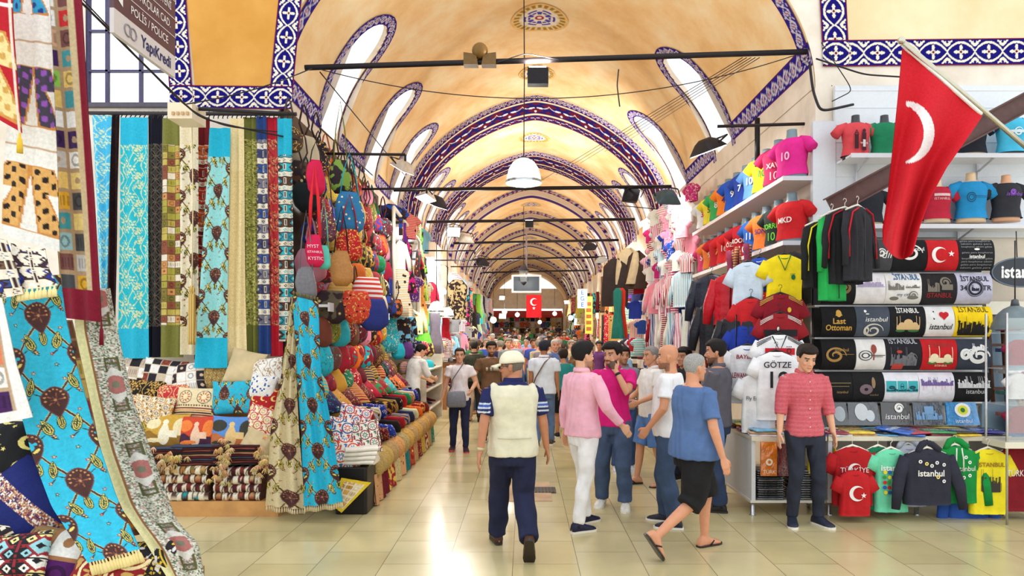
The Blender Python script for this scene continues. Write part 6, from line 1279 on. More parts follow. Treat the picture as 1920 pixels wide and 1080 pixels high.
def packet(x, y, z, rz, col, cname, where, pr=None, s=1.0, tilt=0):
    global TPM
    if TPM is None: TPM = tp.build('folded_t_shirt', M_WRAP); o = TPM
    else: o = TPM.copy(); COL.objects.link(o)
    o.location = (x, y, z); o.rotation_euler = (tilt, 0, rz); o.scale = (s, s, 1); o.color = lc(col); tag(o, f'{cname} wrapped t-shirt {where}', 'folded t-shirt', 'wrapped t-shirts on the counters')
    if pr: prt(o, lambda a, b: np.stack([a, b, np.full_like(a, .0235)], -1), pr[0], pr[1])
    return o
cs = [((232,232,236),'white'),((240,206,40),'yellow'),((60,60,160),'violet-blue'),((30,100,200),'bright blue'),((36,150,70),'green'),((196,150,90),'sand'),((24,28,50),'navy'),((236,234,230),'cream white'),((150,24,60),'wine'),((30,30,34),'black'),((120,190,220),'pale blue'),((190,30,40),'red')]
pos = 0
words = ['istanbul','TURKEY','1453','GALATA','34 TR']
for r_, (y, z) in enumerate(((7.06,.806),(7.33,.806),(7.06,.830),(7.33,.830))):
    for i in range(7):
        c, cn = cs[(i*5+r_*4)%12]; packet(3.2+i*.255+random.uniform(-.03,.03), y+random.uniform(-.03,.03), z+.001*i, random.uniform(-.35,.35), jit(c, 8), cn, f"on long counter, {ORD[i]} from left, {['front','rear','front','rear'][r_]} row, {'lower' if r_ < 2 else 'upper'} layer", ([T(words[(i+r_)%5],.07,0,.0)], (236,236,236) if sum(c) < 450 else (40,60,120)) if r_ != 0 else None, .98)
packet(3.78, 6.98, .856, .8, (30,104,214), 'bright cobalt', 'lying askew at the front edge of the long counter', ([T('ISTANBUL',.08,0,.02,bold=.02)], (220,230,240)), .95, .12)
for r_ in range(3):
    for j in range(3):
        for i in range(3):
            c, cn = cs[(i*7+j*3+r_*5)%12]; packet(2.44+i*.25+random.uniform(-.02,.02), 7.08+j*.3+random.uniform(-.02,.02), .806+r_*.024+.001*i, random.uniform(-.4,.4), jit(c, 8), cn, f"on short counter, {ORD[i]} from left, {['front','middle','rear'][j]} row, {['bottom','middle','top'][r_]} layer", ([T('jersey' if i else 'TURKIYE',.06,0,0)], (236,236,236) if sum(c) < 450 else (40,60,120)) if r_ == 2 else None, .98)
for k_, x in enumerate((2.5, 2.83, 3.3)):
    for i in range(13 if k_ < 2 else 6): packet(x, 7.12, .157+i*.0235, random.uniform(-.05,.05), jit((30,30,34) if i%4 else (90,90,100), 6), 'black' if i%4 else 'grey', f"under the counters, {ORD[i]} from the bottom of the {['left','middle','right'][k_]} pile", None, 1.0)
# garments hanging from the counter edge
def hang(name, u, v, Y, w, h, col, label, prints=(), rz=0, long=False, hood=False, m=None, hg=True, cat='t-shirt', group=None, t=.05, sl=.19, sw=.145, ang=.5, trim=None, seed=0, hcol=(238,232,218), colv=None, scol=None, vneck=None, stripes=None):
    e = empty(name, P(u, v, Y), rz, label, cat, group); g = garment(w, h, t, sl, sw, ang, long=long, hood=hood, seed=seed, col=colv, scol=scol)
    b = g.build('garment_body', m or (M_PAT if colv is not None else M_CLOTH), e, col)
    mb = MB(); mb.tube([(.17*w*math.cos(q), t*.5*math.sin(q)-.004, -.012-.035*(math.sin(q) < 0)*abs(math.sin(q))) for q in np.linspace(0, 2*PI, 20)], .007, 6); mb.build('collar', M_CLOTH, b, trim or tuple(int(x*.8) for x in col))
    if vneck: mb = MB(); mb.tube([(-.17*w,-t*.5,-.01),(0,-t*.92,-.17),(.17*w,-t*.5,-.01)], .011, 6, flat=.6); mb.build('neck_trim', M_CLOTH, b, vneck)
    if stripes:
        for sg in (1,-1):
            for k in range(3): mb = MB(); mb.tube([(sg*(.20*w+.0),-t*.5-.004,-.02-k*.013),(sg*.36*w,-t*.62-.006,-.045-k*.015),(sg*(.5*w+.02),-t*.5-.014,-.085-k*.018)], .0038, 5); mb.build('shoulder_stripe', M_CLOTH, b, stripes)
    fn = front(w*.49, t*1.0, -h*.42, off=.008)
    for fs, c in prints: prt(b, fn, fs, c)
    if hg: hanger(e, w*.8, col=hcol)
    return e
GC = 'garments hanging along the front of the long counter'
hang('hanging_t_shirt', 1598, 838, 6.82, .40, .58, (178,26,32), 'large red t-shirt with white crescent behind the smaller red one', [([CR(0,.02,.07),T('TÜRKİYE',.07,0,.02)],WHT)], group=GC)
hang('hanging_t_shirt', 1602, 882, 6.70, .30, .44, (190,28,34), 'small red t-shirt with white crescent and star hanging in front', [([CR(-.0,-.03,.075),ST(.065,-.05,.03)],WHT)], sl=.14, sw=.15, group=GC, hg=False)
hang('hanging_t_shirt', 1646, 838, 6.86, .34, .62, (20,112,76), 'dark green t-shirt between the red ones and the mint one', group=GC)
e = hang('hanging_t_shirt', 1670, 842, 6.80, .33, .62, (112,214,172), 'mint green t-shirt with colourful cartoon dots', [([T('istanbul',.08,.0,.08,bold=.02)],WHT)], group=GC, sl=.14)
for k in range(22): prt(e.children[0], front(.17,.052,-.26,off=.012), [D(-.09+.045*(k%5)+random.uniform(-.01,.01), -.16+.05*(k//5), .019, .019, 10)], [(230,210,40),(40,90,180),(200,40,50),(50,150,60)][k%4], 'printed_dot')
hang('hanging_hoodie', 1702, 834, 6.95, .36, .62, (206,208,220), 'pale grey hooded top half behind the navy one', hood=True, cat='hoodie', group=GC)
fl = lambda c: [([D(x, y, .022, .022, 10), D(x, y, .011)], c) for x, y in ()]
e = hang('hanging_hoodie', 1738, 842, 6.72, .46, .54, (46,46,60), 'navy hooded top with white istanbul flowers on the chest', [([T('istanbul',.085,.0,.0,bold=.02)],WHT)], long=True, hood=True, sw=.16, ang=.42, cat='hoodie', group=GC, t=.07)
for k, (x, y) in enumerate(((-.11,.09),(-.05,.07),(.05,.08),(.12,.06),(.06,-.06),(.12,-.1),(.0,.05))): prt(e.children[0], front(.225,.072,-.2,off=.013), [D(x, y, .018, .018, 10, .4)], [WHT,(240,220,120),(236,236,236)][k%3], 'printed_flower')
e = hang('hanging_hoodie', 1790, 836, 6.80, .42, .56, (20,140,62), 'bright green hooded top with white drawstrings', [([T('istanbul',.07,.06,.02)],WHT)], long=True, hood=True, sw=.16, ang=.42, cat='hoodie', group=GC, t=.07)
for k, (x, y) in enumerate(((.06,.1),(.1,.05),(.1,-.08),(.04,-.1))): prt(e.children[0], front(.205,.072,-.2,off=.012), [D(x, y, .018, .018, 10, .4)], WHT, 'printed_flower')
for q in (-.03,.02): mb = MB(); mb.tube([(q,-.08,-.01),(q*1.4,-.095,-.12),(q*1.6,-.09,-.24)], .006, 6); mb.build('drawstring', M_CLOTH, e.children[0], WHT)
hang('hanging_hoodie', 1812, 900, 6.90, .42, .44, (44,84,170), 'royal blue sweatshirt hanging low behind the green hoodie', long=True, sw=.15, ang=.35, cat='sweatshirt', group=GC, t=.07, hg=False)
hang('hanging_t_shirt', 1852, 842, 6.80, .38, .64, (240,222,40), 'yellow t-shirt with a dark photograph print and ISTANBUL', [([T('ISTANBUL',.06,0,.12,bold=.02)],(150,110,30)),([SK(-.1,.1,-.14,.22,seed=4),Rr(-.09,-.15,.09,-.06)],(60,56,50))], group=GC)
hang('hanging_hoodie', 1903, 840, 6.84, .42, .62, (128,20,34), 'maroon hooded top at the right end of the counter', [([T('TÜRKİYE',.09,0,.02,width=.26)],WHT)], long=True, hood=True, sw=.15, ang=.35, cat='hoodie', group=GC, t=.07)
# wrapped orange and maroon shirts under the short counter
mb = MB(); mb.box((2.37,6.86,.42),(2.53,6.89,.76)); o = flat('wrapped_t_shirt', mb, M_WRAP, color=(226,120,24)); tag(o, 'orange wrapped t-shirt with a small crest hanging under the short counter', 'wrapped t-shirt'); prt(o, lambda x, y: np.stack([x, np.full_like(x,6.855), y], -1), [D(2.45,.56,.035,.035,14,.5),T('TÜRK',.05,2.45,.46)], (240,226,206))
mb = MB(); mb.box((2.54,6.86,.42),(2.68,6.89,.74)); o = flat('wrapped_t_shirt', mb, M_WRAP, color=(110,24,34)); tag(o, 'maroon wrapped t-shirt beside the orange one under the short counter', 'wrapped t-shirt')
for i, x in enumerate((2.92,3.16)): mb = MB(); mb.prism([(x-.035,.42),(x+.035,.42),(x+.03,.55),(x,.70),(x-.03,.55)], 6.95, 6.99); o = flat('yellow_pennant', mb, M_CLOTH, color=(236,214,30)); tag(o, f"yellow cloth tip hanging {['behind the legs','right of the legs'][i]} of the young man", 'pennant')

# ------------------------------------------------------------------ football shirts on the corner rack
GJ = 'football shirts hanging at the corner of the stall'
hang('football_shirt', 1470, 478, 7.45, .38, .76, (250,222,28), 'yellow football shirt with green trim hanging highest on the corner rack', [([T('CBF',.03,.08,.10),D(.085,.07,.022,.028)],(30,110,70))], vneck=(30,120,60), trim=(30,120,60), group=GJ, cat='football shirt', hcol=(30,30,30), rz=-.15)
hang('football_shirt', 1463, 552, 7.33, .40, .52, (140,22,38), 'dark red football shirt with gold shoulder stripes', [([D(.08,.05,.02,.028)],(230,190,60))], stripes=(220,180,90), group=GJ, cat='football shirt', hcol=(30,30,30), rz=-.1)
hang('football_shirt', 1462, 588, 7.24, .38, .48, (150,28,38), 'red and black hooped football shirt with white stripes', [([Rr(-.17,-.04,.17,.03),Rr(-.17,-.16,.17,-.10)],(26,24,28)),([D(-.03,.04,.012,.02)],WHT)], stripes=WHT, group=GJ, cat='football shirt', hcol=(24,24,24), rz=-.1)
hang('football_shirt', 1460, 628, 7.15, .42, .40, (238,238,240), 'white football shirt with red chest panel and black stripes', [([Rr(-.15,-.04,.15,.03)],(196,28,42)),([D(.09,-.0,.024,.03,14,.6),ST(.07,.045,.01),ST(.09,.045,.01),ST(.11,.045,.01)],(40,40,44))], stripes=(30,30,34), group=GJ, cat='football shirt', hcol=(24,24,24), rz=-.1, vneck=(30,30,34))
hang('football_shirt', 1455, 660, 7.06, .40, .70, (240,240,242), 'white football shirt lettered GÖTZE with number 19', [([T('GÖTZE',.085,0,.16,bold=.012),T('19',.24,.0,.0,bold=.01)],(34,34,40))], group=GJ, cat='football shirt', hcol=(24,24,24), rz=-.06)
hang('football_shirt', 1402, 648, 7.3, .40, .62, (236,236,240), 'white football shirt with BAYERN and LEWANDOWSKI lettering in dark red', [([T('BAYERN',.06,-.0,.14,shear=.1,bold=.02),T('LEWANDOWSKI',.08,0,-.06,width=.3,bold=.02)],(150,24,44))], trim=(40,90,170), group=GJ, cat='football shirt', hcol=(30,30,30), rz=-.5)
hang('football_shirt', 1422, 700, 7.12, .34, .62, (238,238,240), 'white football shirt lettered Fly Emirates behind the number 19 shirt', [([T('Fly Emirates',.06,0,-.0,width=.24)],(40,40,46))], group=GJ, cat='football shirt', hcol=(30,30,30), rz=-.3)
for i, (u, v, Y, w, h, c, lab) in enumerate([(1402,492,7.6,.34,.5,(206,222,238),'pale blue football shirt, top of the rack, left'),(1424,484,7.62,.3,.5,(44,80,190),'royal blue football shirt behind the yellow one'),(1408,560,7.5,.34,.46,(200,34,40),'bright red football shirt with white collar'),(1428,548,7.55,.34,.5,(186,26,36),'plain red football shirt beside the dark red one'),
    (1398,610,7.5,.36,.56,(34,60,160),'blue football shirt in the middle of the rack'),(1420,640,7.42,.3,.6,(230,50,120),'hot pink football shirt edge with yellow collar'),(1430,668,7.3,.32,.6,(24,28,44),'black and white football shirt behind the number 19 shirt'),(1386,600,7.6,.32,.6,(26,28,40),'dark navy training top on the rack')]):
    hang('football_shirt', u, v, Y, w, h, c, lab, group=GJ, cat='football shirt', hcol=(30,30,30), rz=-.6, seed=i, trim=WHT if i%2 else None)
def puffer(name, u, v, Y, w, h, c, lab, rz=-.7):
    e = empty(name, P(u, v, Y), rz, lab, 'jacket', 'quilted jackets on the right'); g = garment(w, h, .09, .2, .18, .35, long=True); V = np.vstack(g.V); V[:,1] *= 1+.16*np.abs(np.sin(V[:,2]*60)); V[:,0] *= 1+.02*np.abs(np.sin(V[:,2]*60)); g.V = [V]; b = g.build('jacket_body', mat('quilted_nylon','obj',.4,amt=.1,bump=.3), e, c)
    mb = MB(); mb.tube([(0,-.105,0),(0,-.112,-h+.02)], .007, 5); mb.build('zip', M_METAL, b, tuple(int(x*.5) for x in c)); hanger(e, col=(40,40,40)); return e
puffer('puffer_jacket', 1376, 512, 7.9, .46, .6, (196,22,40), 'bright red quilted jacket hanging under the lower shelf')
puffer('puffer_jacket', 1346, 566, 8.25, .46, .7, (34,36,44), 'black quilted jacket below and left of the red one')
puffer('puffer_jacket', 1388, 590, 7.6, .44, .62, (28,30,38), 'black quilted jacket with tags right of the other black one')
puffer('puffer_jacket', 1334, 516, 8.8, .44, .7, (40,44,60), 'dark blue quilted jacket behind the red one')
for i in range(9):
    c = [(150,60,90),(120,50,80),(170,80,110)][i%3]; x = 2.78+.05*(i%3); y = 8.6+i*.12; mb = MB(); n = 16; mb.tube([(x+.02*math.sin(k*.7+i),y+.02*math.sin(k*.5),3.0-k*.105) for k in range(n)], .045, 8, flat=.6); o = mb.build('hanging_scarf', M_MOT[1] if i%2 else M_CLOTH, color=c); tag(o, f'dusky purple scarf, {ORD[i]} from the front of the row beside the black jackets', 'scarf', 'purple scarves on the right')
for i in range(16):
    c, cn = [((36,36,40),'black'),((60,60,66),'charcoal'),((40,46,70),'navy'),((110,30,40),'dark red')][i%4]; o = garment(.40,.72,.06,.2,.15,.3,long=True,seed=i).build('hanging_jacket', M_CLOTH, color=c) if i == 0 else HJ.copy()
    if i == 0: HJ = o
    else: COL.objects.link(o)
    o.color = lc(c); row = i//8; o.location = (3.02, 7.75+(i%8)*.42, 2.78-row*.85); o.rotation_euler = (0,0,-1.2+random.uniform(-.15,.15)); tag(o, f"{cn} jacket, {ORD[i%8]} from the corner, {'upper' if row == 0 else 'lower'} row under right shelf", 'jacket', 'jackets hanging along the right wall')

# ------------------------------------------------------------------ right side shelves with dressed torsos
def side_shelf(z, label, y0=7.92, y1=12.2):
    e = empty('side_shelf', (3.0, y0, z), 0, label, 'shelf'); mb = MB(); mb.box((0,0,-.03),(.39,y1-y0,0)); flat('board', mb, M_PLASTIC, e, (226,222,226)); mb = MB(); mb.box((-.015,0,-.045),(0,y1-y0,.006)); flat('front_lip', mb, M_PLASTIC, e, (236,232,236)); mb = MB(); mb.box((-.015,-.012,-.045),(.39,0,.006)); flat('end_lip', mb, M_PLASTIC, e, (206,204,212))
side_shelf(3.68, 'upper white shelf along the right wall carrying football torsos'); side_shelf(2.93, 'lower white shelf along the right wall carrying football torsos')
up = [((222,40,140),'magenta',(236,190,220),'10'),((196,40,90),'raspberry','XAVI','6'),((244,214,30),'yellow',(40,140,70),'10'),((90,140,206),'blue and white striped',WHT,'10'),((30,60,150),'navy and red',WHT,'7'),((34,80,180),'royal blue',WHT,'9'),((240,130,40),'orange and purple',(90,50,130),'4'),((60,170,90),'green',WHT,'8'),((240,216,60),'yellow-green',(40,140,70),'5'),((230,232,236),'white',(200,60,60),'3')]
lo = [((202,30,36),'bright red',WHT,'MKD'),((44,54,50),'dark green',(120,220,60),'TORRES'),((236,120,50),'orange',(60,40,120),'SON'),((40,100,190),'blue',WHT,'11'),((176,26,40),'crimson',WHT,'ROONEY'),((208,34,40),'scarlet',WHT,'ÖZİL'),((214,40,44),'red and white',WHT,'16'),((196,36,48),'deep red',(240,210,60),'7'),((236,130,60),'light orange',WHT,'9'),((206,60,110),'pink-red',WHT,'5')]
for z, L_, rn in ((3.68, up, 'upper'), (2.93, lo, 'lower')):
    for i, (c, cn, pc, tx) in enumerate(L_):
        if isinstance(pc, str): tx, pc = pc, WHT
        bust('mannequin_torso', (3.17, 8.12+i*.42, z+.0), c, f'torso in {cn} football shirt, {ORD[i]} from the corner, {rn} right shelf', [([T(tx,.11 if len(tx) < 3 else .075,0,.02,bold=.02)]+([T('10',.12,0,-.09)] if len(tx) > 3 else []), pc)], neck=(120,140,150), female=False, s=1.2, rz=-.95+random.uniform(-.2,.2), cat='dressed torso', group='football torsos on the right shelves')

# ------------------------------------------------------------------ stock lining the street (copies share their meshes)
PRO = {}
def proto(kind):
    if kind in PRO: return PRO[kind]
    k = kind
    if k == 'shirt': mb = garment(.40,.52,.07,.16,.15,.8,k=20)
    elif k == 'child_shirt': mb = garment(.30,.36,.06,.12,.13,.9,k=16)
    elif k == 'long_shirt': mb = garment(.40,.62,.07,.2,.14,.35,long=True,k=20)
    elif k == 'dress':
        mb = MB(); mb.loft([(np.array([0,0,z]), np.array([w,0,0]), np.array([0,d,0])) for z, w, d in ((-.95,.26,.09),(-.7,.21,.07),(-.42,.13,.06),(-.25,.16,.06),(-.06,.17,.04),(0,.07,.03))], 20, p=2.6)
        V = np.vstack(mb.V); V[:,0] += .012*np.sin(V[:,2]*9+V[:,0]*40)*(-V[:,2]); V[:,1] += .02*np.sin(V[:,0]*50)*(-V[:,2]); mb.V = [V]
    elif k == 'trousers':
        mb = MB(); 
        for s_ in (1,-1): mb.tube([(s_*.09,0,-.02),(s_*.10,0,-.3),(s_*.11,0,-.8)], [.09,.08,.07], 12, flat=.5, ref=(0,1,0))
        mb.loft([(np.array([0,0,z]), np.array([w,0,0]), np.array([0,.045,0])) for z, w in ((-.22,.17),(-.1,.17),(0,.15))], 14)
    elif k == 'scarf':
        G = np.array([[[x*.075+.01*math.sin(z*9), .02*math.sin(x*6+z*5), -z] for x in np.linspace(-1,1,9)] for z in np.linspace(0,.8,16)]); G2 = G.copy(); G2[...,1] += .02; mb = MB(); mb.grid(G); mb.grid(G2[:, ::-1])
    elif k == 'carpet':
        G = np.array([[[x*.22, .02*math.sin(x*5+z*2), -z] for x in np.linspace(-1,1,10)] for z in np.linspace(0,1.3,16)]); G2 = G.copy(); G2[...,1] += .03; mb = MB(); mb.grid(G); mb.grid(G2[:, ::-1])
    elif k == 'handbag':
        mb = MB(); n = 22; zz = np.linspace(-.30, 0, 12); hw = np.interp(zz, [-.30,-.24,-.12,-.02,0], [.06,.135,.15,.115,.10]); dd = np.interp(zz, [-.30,-.24,-.12,-.02,0], [.03,.07,.075,.04,.02])
        mb.loft([(np.array([.008*math.sin(z*20),0,z]), np.array([a,0,0]), np.array([0,b,0])) for z, a, b in zip(zz, hw, dd)], n, p=2.3)
    elif k == 'round_bag': mb = MB(); mb.loft([(np.array([0,0,-.13+.13*math.sin(t)]), np.array([.15*math.cos(t)**.7+.002,0,0]), np.array([0,.07*math.cos(t)**.7+.002,0])) for t in np.linspace(-PI/2, PI/2, 11)], 20)
    elif k == 'cap': 
        mb = MB(); mb.loft([(np.array([0,0,.11*math.sin(t)]), np.array([.09*math.cos(t)+.001,0,0]), np.array([0,.1*math.cos(t)+.001,0])) for t in np.linspace(0, PI/2, 7)], 16); mb.loft([(np.array([0,-.12,.005]), np.array([.075,0,0]), np.array([0,.07,0])), (np.array([0,-.12,.012]), np.array([.07,0,0]), np.array([0,.065,0]))], 14)
    elif k == 'shoe': mb = MB(); mb.loft([(np.array([0,y,h/2]), np.array([w,0,0]), np.array([0,0,h/2])) for y, w, h in ((-.14,.01,.02),(-.12,.035,.035),(-.06,.042,.045),(0,.035,.06),(.08,.035,.08),(.11,.02,.07))], 12)
    elif k == 'box': mb = MB(); mb.bbox((-.1,-.1,0),(.1,.1,.16), .01)
    elif k == 'jar': mb = MB(); mb.revolve([(.03,0),(.05,.02),(.06,.08),(.045,.14),(.03,.16),(.035,.18)], k=14, caps=True)
    elif k == 'folded': mb = folded_mb(.30,.26,.05)
    elif k == 'bundle':
        mb = MB(); mb.loft([(np.array([0,y,.10+.02*math.sin(y*20)]), np.array([.13*f,0,0]), np.array([0,0,.10*f])) for y, f in ((-.22,.2),(-.2,.8),(-.1,1),(0,1.05),(.1,1),(.2,.8),(.22,.2))], 16)
    elif k == 'pillow': mb = cushion_mb(.40,.40,.15,None,n=18)
    PRO[k] = mb.mesh(k); return PRO[k]
MMAT = {}
def put(kind, name, loc, rot, col, m, label, cat, group, s=1.0):
    me = proto(kind); key = (kind, m.name)
    if key not in MMAT: q = me.copy(); q.materials.clear(); q.materials.append(m); MMAT[key] = q
    o = bpy.data.objects.new(name, MMAT[key]); COL.objects.link(o); o.location = loc; o.rotation_euler = rot if hasattr(rot, '__len__') else (0,0,rot); o.color = lc(col); o.scale = (s,s,s) if not hasattr(s, '__len__') else s
    tag(o, label, cat, group); return o
PAL = [('crimson',(176,20,46)),('turquoise',(40,180,196)),('cream',(232,216,180)),('black',(28,26,30)),('orange',(230,110,36)),('mustard',(206,150,50)),('royal blue',(36,70,170)),('magenta',(206,36,120)),('olive',(116,120,54)),('white',(236,234,232)),('purple',(96,44,130)),('emerald',(24,130,80)),('brown',(104,66,44)),('grey',(132,132,140)),('pink',(236,150,180)),('wine red',(110,22,42)),('lime green',(120,200,60)),('sky blue',(130,190,226)),('gold',(220,180,70)),('navy',(32,38,86))]
PATN = {None:'plain'}; MN = [('plain',M_CLOTH),('flowered',M_MOT[0]),('gold-banded',M_MOT[1]),('white-banded',M_MOT[2]),('dark-figured',M_MOT[3]),('striped',M_MOT[4]),('turquoise-dotted',M_MOT[5])]
def pick(i, j, pal=None, mats=None, sd=0):
    r = random.Random(i*131+j*17+sd*7+5); p = (pal or PAL); cn, c = p[r.randrange(len(p))]; mn, m = (mats or MN)[r.randrange(len(mats or MN))]; return cn, jit(c, 10), mn, m
# left wall of bags
BG = [MN[0], MN[0], ('gold-figured',M_BAG[0]), ('dark-figured',M_BAG[1]), ('red-figured',M_BAG[2]), ('teal-figured',M_BAG[3])]
mb = MB(); mb.box((xl+.02,8.05,1.5),(xl+.06,13.2,4.55)); o = flat('dark_gap_backing', mb, M_WOOD, color=(52,34,32)); tag(o, 'dark backing added to darken the gaps behind the hanging bags on the left wall', 'board')  # added dark sheet, darkens the gaps between the bags
rowsz = [4.25,3.9,3.55,3.2,2.85,2.5]
def rown(i, n): return f'{ORD[i]} row from the top'
mbs = MB(); mbs.tube([(.0,0,0),(-.05,0,.12),(-.02,.0,.26),(.0,0,.3),(.02,0,.26),(.05,0,.12),(.0,0,0)], .009, 5); strapm = mbs.mesh('strap'); strapm.materials.append(M_LEATHER)
WARM = [PAL[i] for i in (0,1,2,3,4,5,6,8,11,12,14,15,18,19)]
for i, z in enumerate(rowsz):
    for j in range(13):
        y = 7.86+j*.36+(.18 if i%2 else 0); x = -2.42-.10*(i == 0)+random.uniform(-.08,.08)+(5-i)*-.035
        if y > 12.4: continue
        cn, c, mn, m = pick(i, j, WARM, BG); c = tuple(int(q*.8) for q in c); kd = 'handbag' if (i+j)%3 else 'round_bag'
        o = put(kd, 'handbag', (x, y, z+random.uniform(-.05,.05)), (random.uniform(-.1,.1), 0, 1.0+random.uniform(-.3,.3)), c, m, f"{cn} {mn} shoulder bag, {rown(i,6)}, {ORD[j]} from the corner", 'bag', 'bags hanging on the left stall', random.uniform(1.0,1.35))
        st_ = bpy.data.objects.new('strap', strapm); COL.objects.link(st_); st_.parent = o; st_.location = (0,0,-.02); st_.color = lc(jit((60,40,34), 20) if (i+j)%2 else c)
# big bags close to the corner
def bigbag(u, v, Y, w, h, c, label, m=None, pr=(), sx=(0,0), rz=.35, sl=.5, sc=None):
    e = empty('handbag', P(u, v, Y), rz, label, 'bag', 'bags hanging on the left stall'); mb = MB(); zz = np.linspace(-h, 0, 14); hw = np.interp(zz/h, [-1,-.85,-.5,-.1,0], [.25,.46,.5,.36,.28])*w; dd = np.interp(zz/h, [-1,-.85,-.4,0], [.1,.28,.26,.06])*w
    mb.loft([(np.array([.01*math.sin(z*15),0,z]), np.array([a,0,0]), np.array([0,b,0])) for z, a, b in zip(zz, hw, dd)], 24, p=2.4); b = mb.build('bag_body', m or M_CLOTH, e, c)
    mb = MB(); mb.tube([(-w*.3,0,-.03),(-w*.2,0,sl*.5),(0,.0,sl),(w*.2,0,sl*.5),(w*.3,0,-.03)], .018, 6, flat=.4); mb.build('strap', M_CLOTH, e, sc or c)
    for fs, cc in pr: prt(b, lambda x, y: np.stack([x, -(dd.max()*np.clip(1-np.abs(x/(w*.5))**2.4, 0, 1)**(1/2.4))-.008, y-h*.55], -1), fs, cc)
bigbag(592,300,7.5,.20,.38,(200,24,70),'crimson round-cornered shoulder bag at the top of the corner', sc=(50,40,44), sl=.2)
bigbag(590,440,7.35,.19,.35,(206,28,76),'crimson cloth bag lettered KRYSTAL on a long red strap', pr=[([T('MYST',.05,-.02,.06),T('ISTANBUL',.035,0,.0),T('KYSTIC',.05,.01,-.07)],(236,210,220))], sl=.75, sc=(220,40,50))
bigbag(574,500,7.3,.22,.36,(112,110,114),'grey leather slouch bag at the corner of the stall', m=M_LEATHER, sl=.6)
bigbag(655,360,7.9,.34,.5,(44,110,160),'large blue and yellow figured tote with turquoise handle', m=M_BAG[3], sc=(40,170,190), sl=.45)
bigbag(638,300,8.1,.26,.4,(120,150,60),'olive and gold long shoulder bag', m=M_MOT[3], sc=(120,120,50), sl=.7)
bigbag(655,430,7.8,.30,.36,(176,24,34),'red bag with yellow crescents', m=motif_mat('cloth_yellow_crescents','voronoi',(236,200,80),34), sl=.4)
bigbag(640,470,7.7,.26,.4,(176,120,60),'camel brown slouch bag', sc=(40,30,30), m=M_LEATHER)
bigbag(612,395,7.6,.22,.34,(96,50,70),'plum and cream figured round bag', m=M_BAG[0])
bigbag(607,460,7.45,.16,.26,(90,190,170),'small turquoise gathered bag', sl=.5)
for i, (u, v, c, cn, mn, m) in enumerate([(622,545,(90,80,60),'olive','figured',M_MOT[3]),(668,545,(200,60,40),'red','gold-figured',M_BAG[0]),(700,560,(40,50,120),'navy','plain',M_CLOTH),(640,530,(190,150,90),'tan','banded',M_MOT[1]),(690,520,(214,60,50),'scarlet','white-banded',M_MOT[2])]):
    put('handbag','handbag', P(u, v, 8.0+i*.12), (0,0,.5), c, m, f'{cn} {mn} bag standing on the white bag shelf, {ORD[i]} placed from the corner', 'bag', 'bags hanging on the left stall', 1.3)
e = empty('bag_shelf', (-2.72, 7.75, 2.16), 0, 'white shelf below the hanging bags of the left stall', 'shelf'); mb = MB(); mb.box((0,0,0),(.48,3.4,.03)); flat('board', mb, M_PLASTIC, e, (226,222,226)); mb = MB(); mb.box((.48,-.01,-.05),(.5,3.4,.05)); flat('front_lip', mb, M_PLASTIC, e, (206,198,204))
for k_ in range(2):
    for j in range(10): 
        cn, c, mn, m = pick(k_, j, WARM, BG, sd=4); put('round_bag' if j%2 else 'handbag','handbag', (-2.35, 7.9+j*.33, 2.05-k_*.33), (0,0,1.1+random.uniform(-.4,.4)), c, m, f"{cn} {mn} bag, {['first','second'][k_]} row below the white bag shelf, {ORD[j]} from the corner", 'bag', 'bags hanging below the bag shelf', 1.2)
# sloping display of cushions, shawls and bags
mb = MB(); X0, X1 = -1.66, -2.5; mb.add([(X0,7.45,0),(X1,7.45,0),(X1,7.45,1.20),(X0-.05,7.45,.28),(X0,12.1,0),(X1,12.1,0),(X1,12.1,1.20),(X0-.05,12.1,.28)], [np.array([[0,1,2,3],[4,7,6,5],[0,3,7,4],[3,2,6,7]])]); o = flat('sloping_stand', mb, M_WOOD, color=(60,44,38)); tag(o, 'dark sloping stand under the cushions and shawls of the left stall', 'display stand')
for j in range(13):
    y = 7.50+j*.355; cn, c = [('tan',(196,156,104)),('teal',(36,130,134)),('cream',(222,200,160)),('wine red',(120,30,44)),('rust',(176,84,40)),('tan',(206,166,110)),('golden',(222,184,90))][(j*3)%7]; m = mat('shaggy_fleece','obj',.95,noise_s=60,amt=.4,bump=1,bump_s=90) if j%2 else M_BAG[j%4]
    G = np.array([[[.02*math.sin(a*9)+.03*b, (a-.5)*.36, .34-b*.33] for a in np.linspace(0,1,12)] for b in np.linspace(0,1,8)]); G2 = G-np.array([.02,0,0]); mb = MB(); mb.grid(G); mb.grid(G2[:, ::-1]); o = mb.build('hanging_rug', m, color=jit(c,8)); o.location = (X0+.03, y, 0); o.rotation_euler = (0,0,random.uniform(-.06,.06)); tag(o, f'{cn} rug hanging to the floor, {ORD[j]} from the front along the left stall', 'rug', 'rugs hanging along the foot of the left stall')
slope = math.atan2(1.27, 1.09); FUR = [('tan',(200,160,104)),('cream',(222,196,150)),('brown',(150,110,70)),('golden',(214,170,90)),('teal',(30,130,130)),('yellow',(230,200,50))]
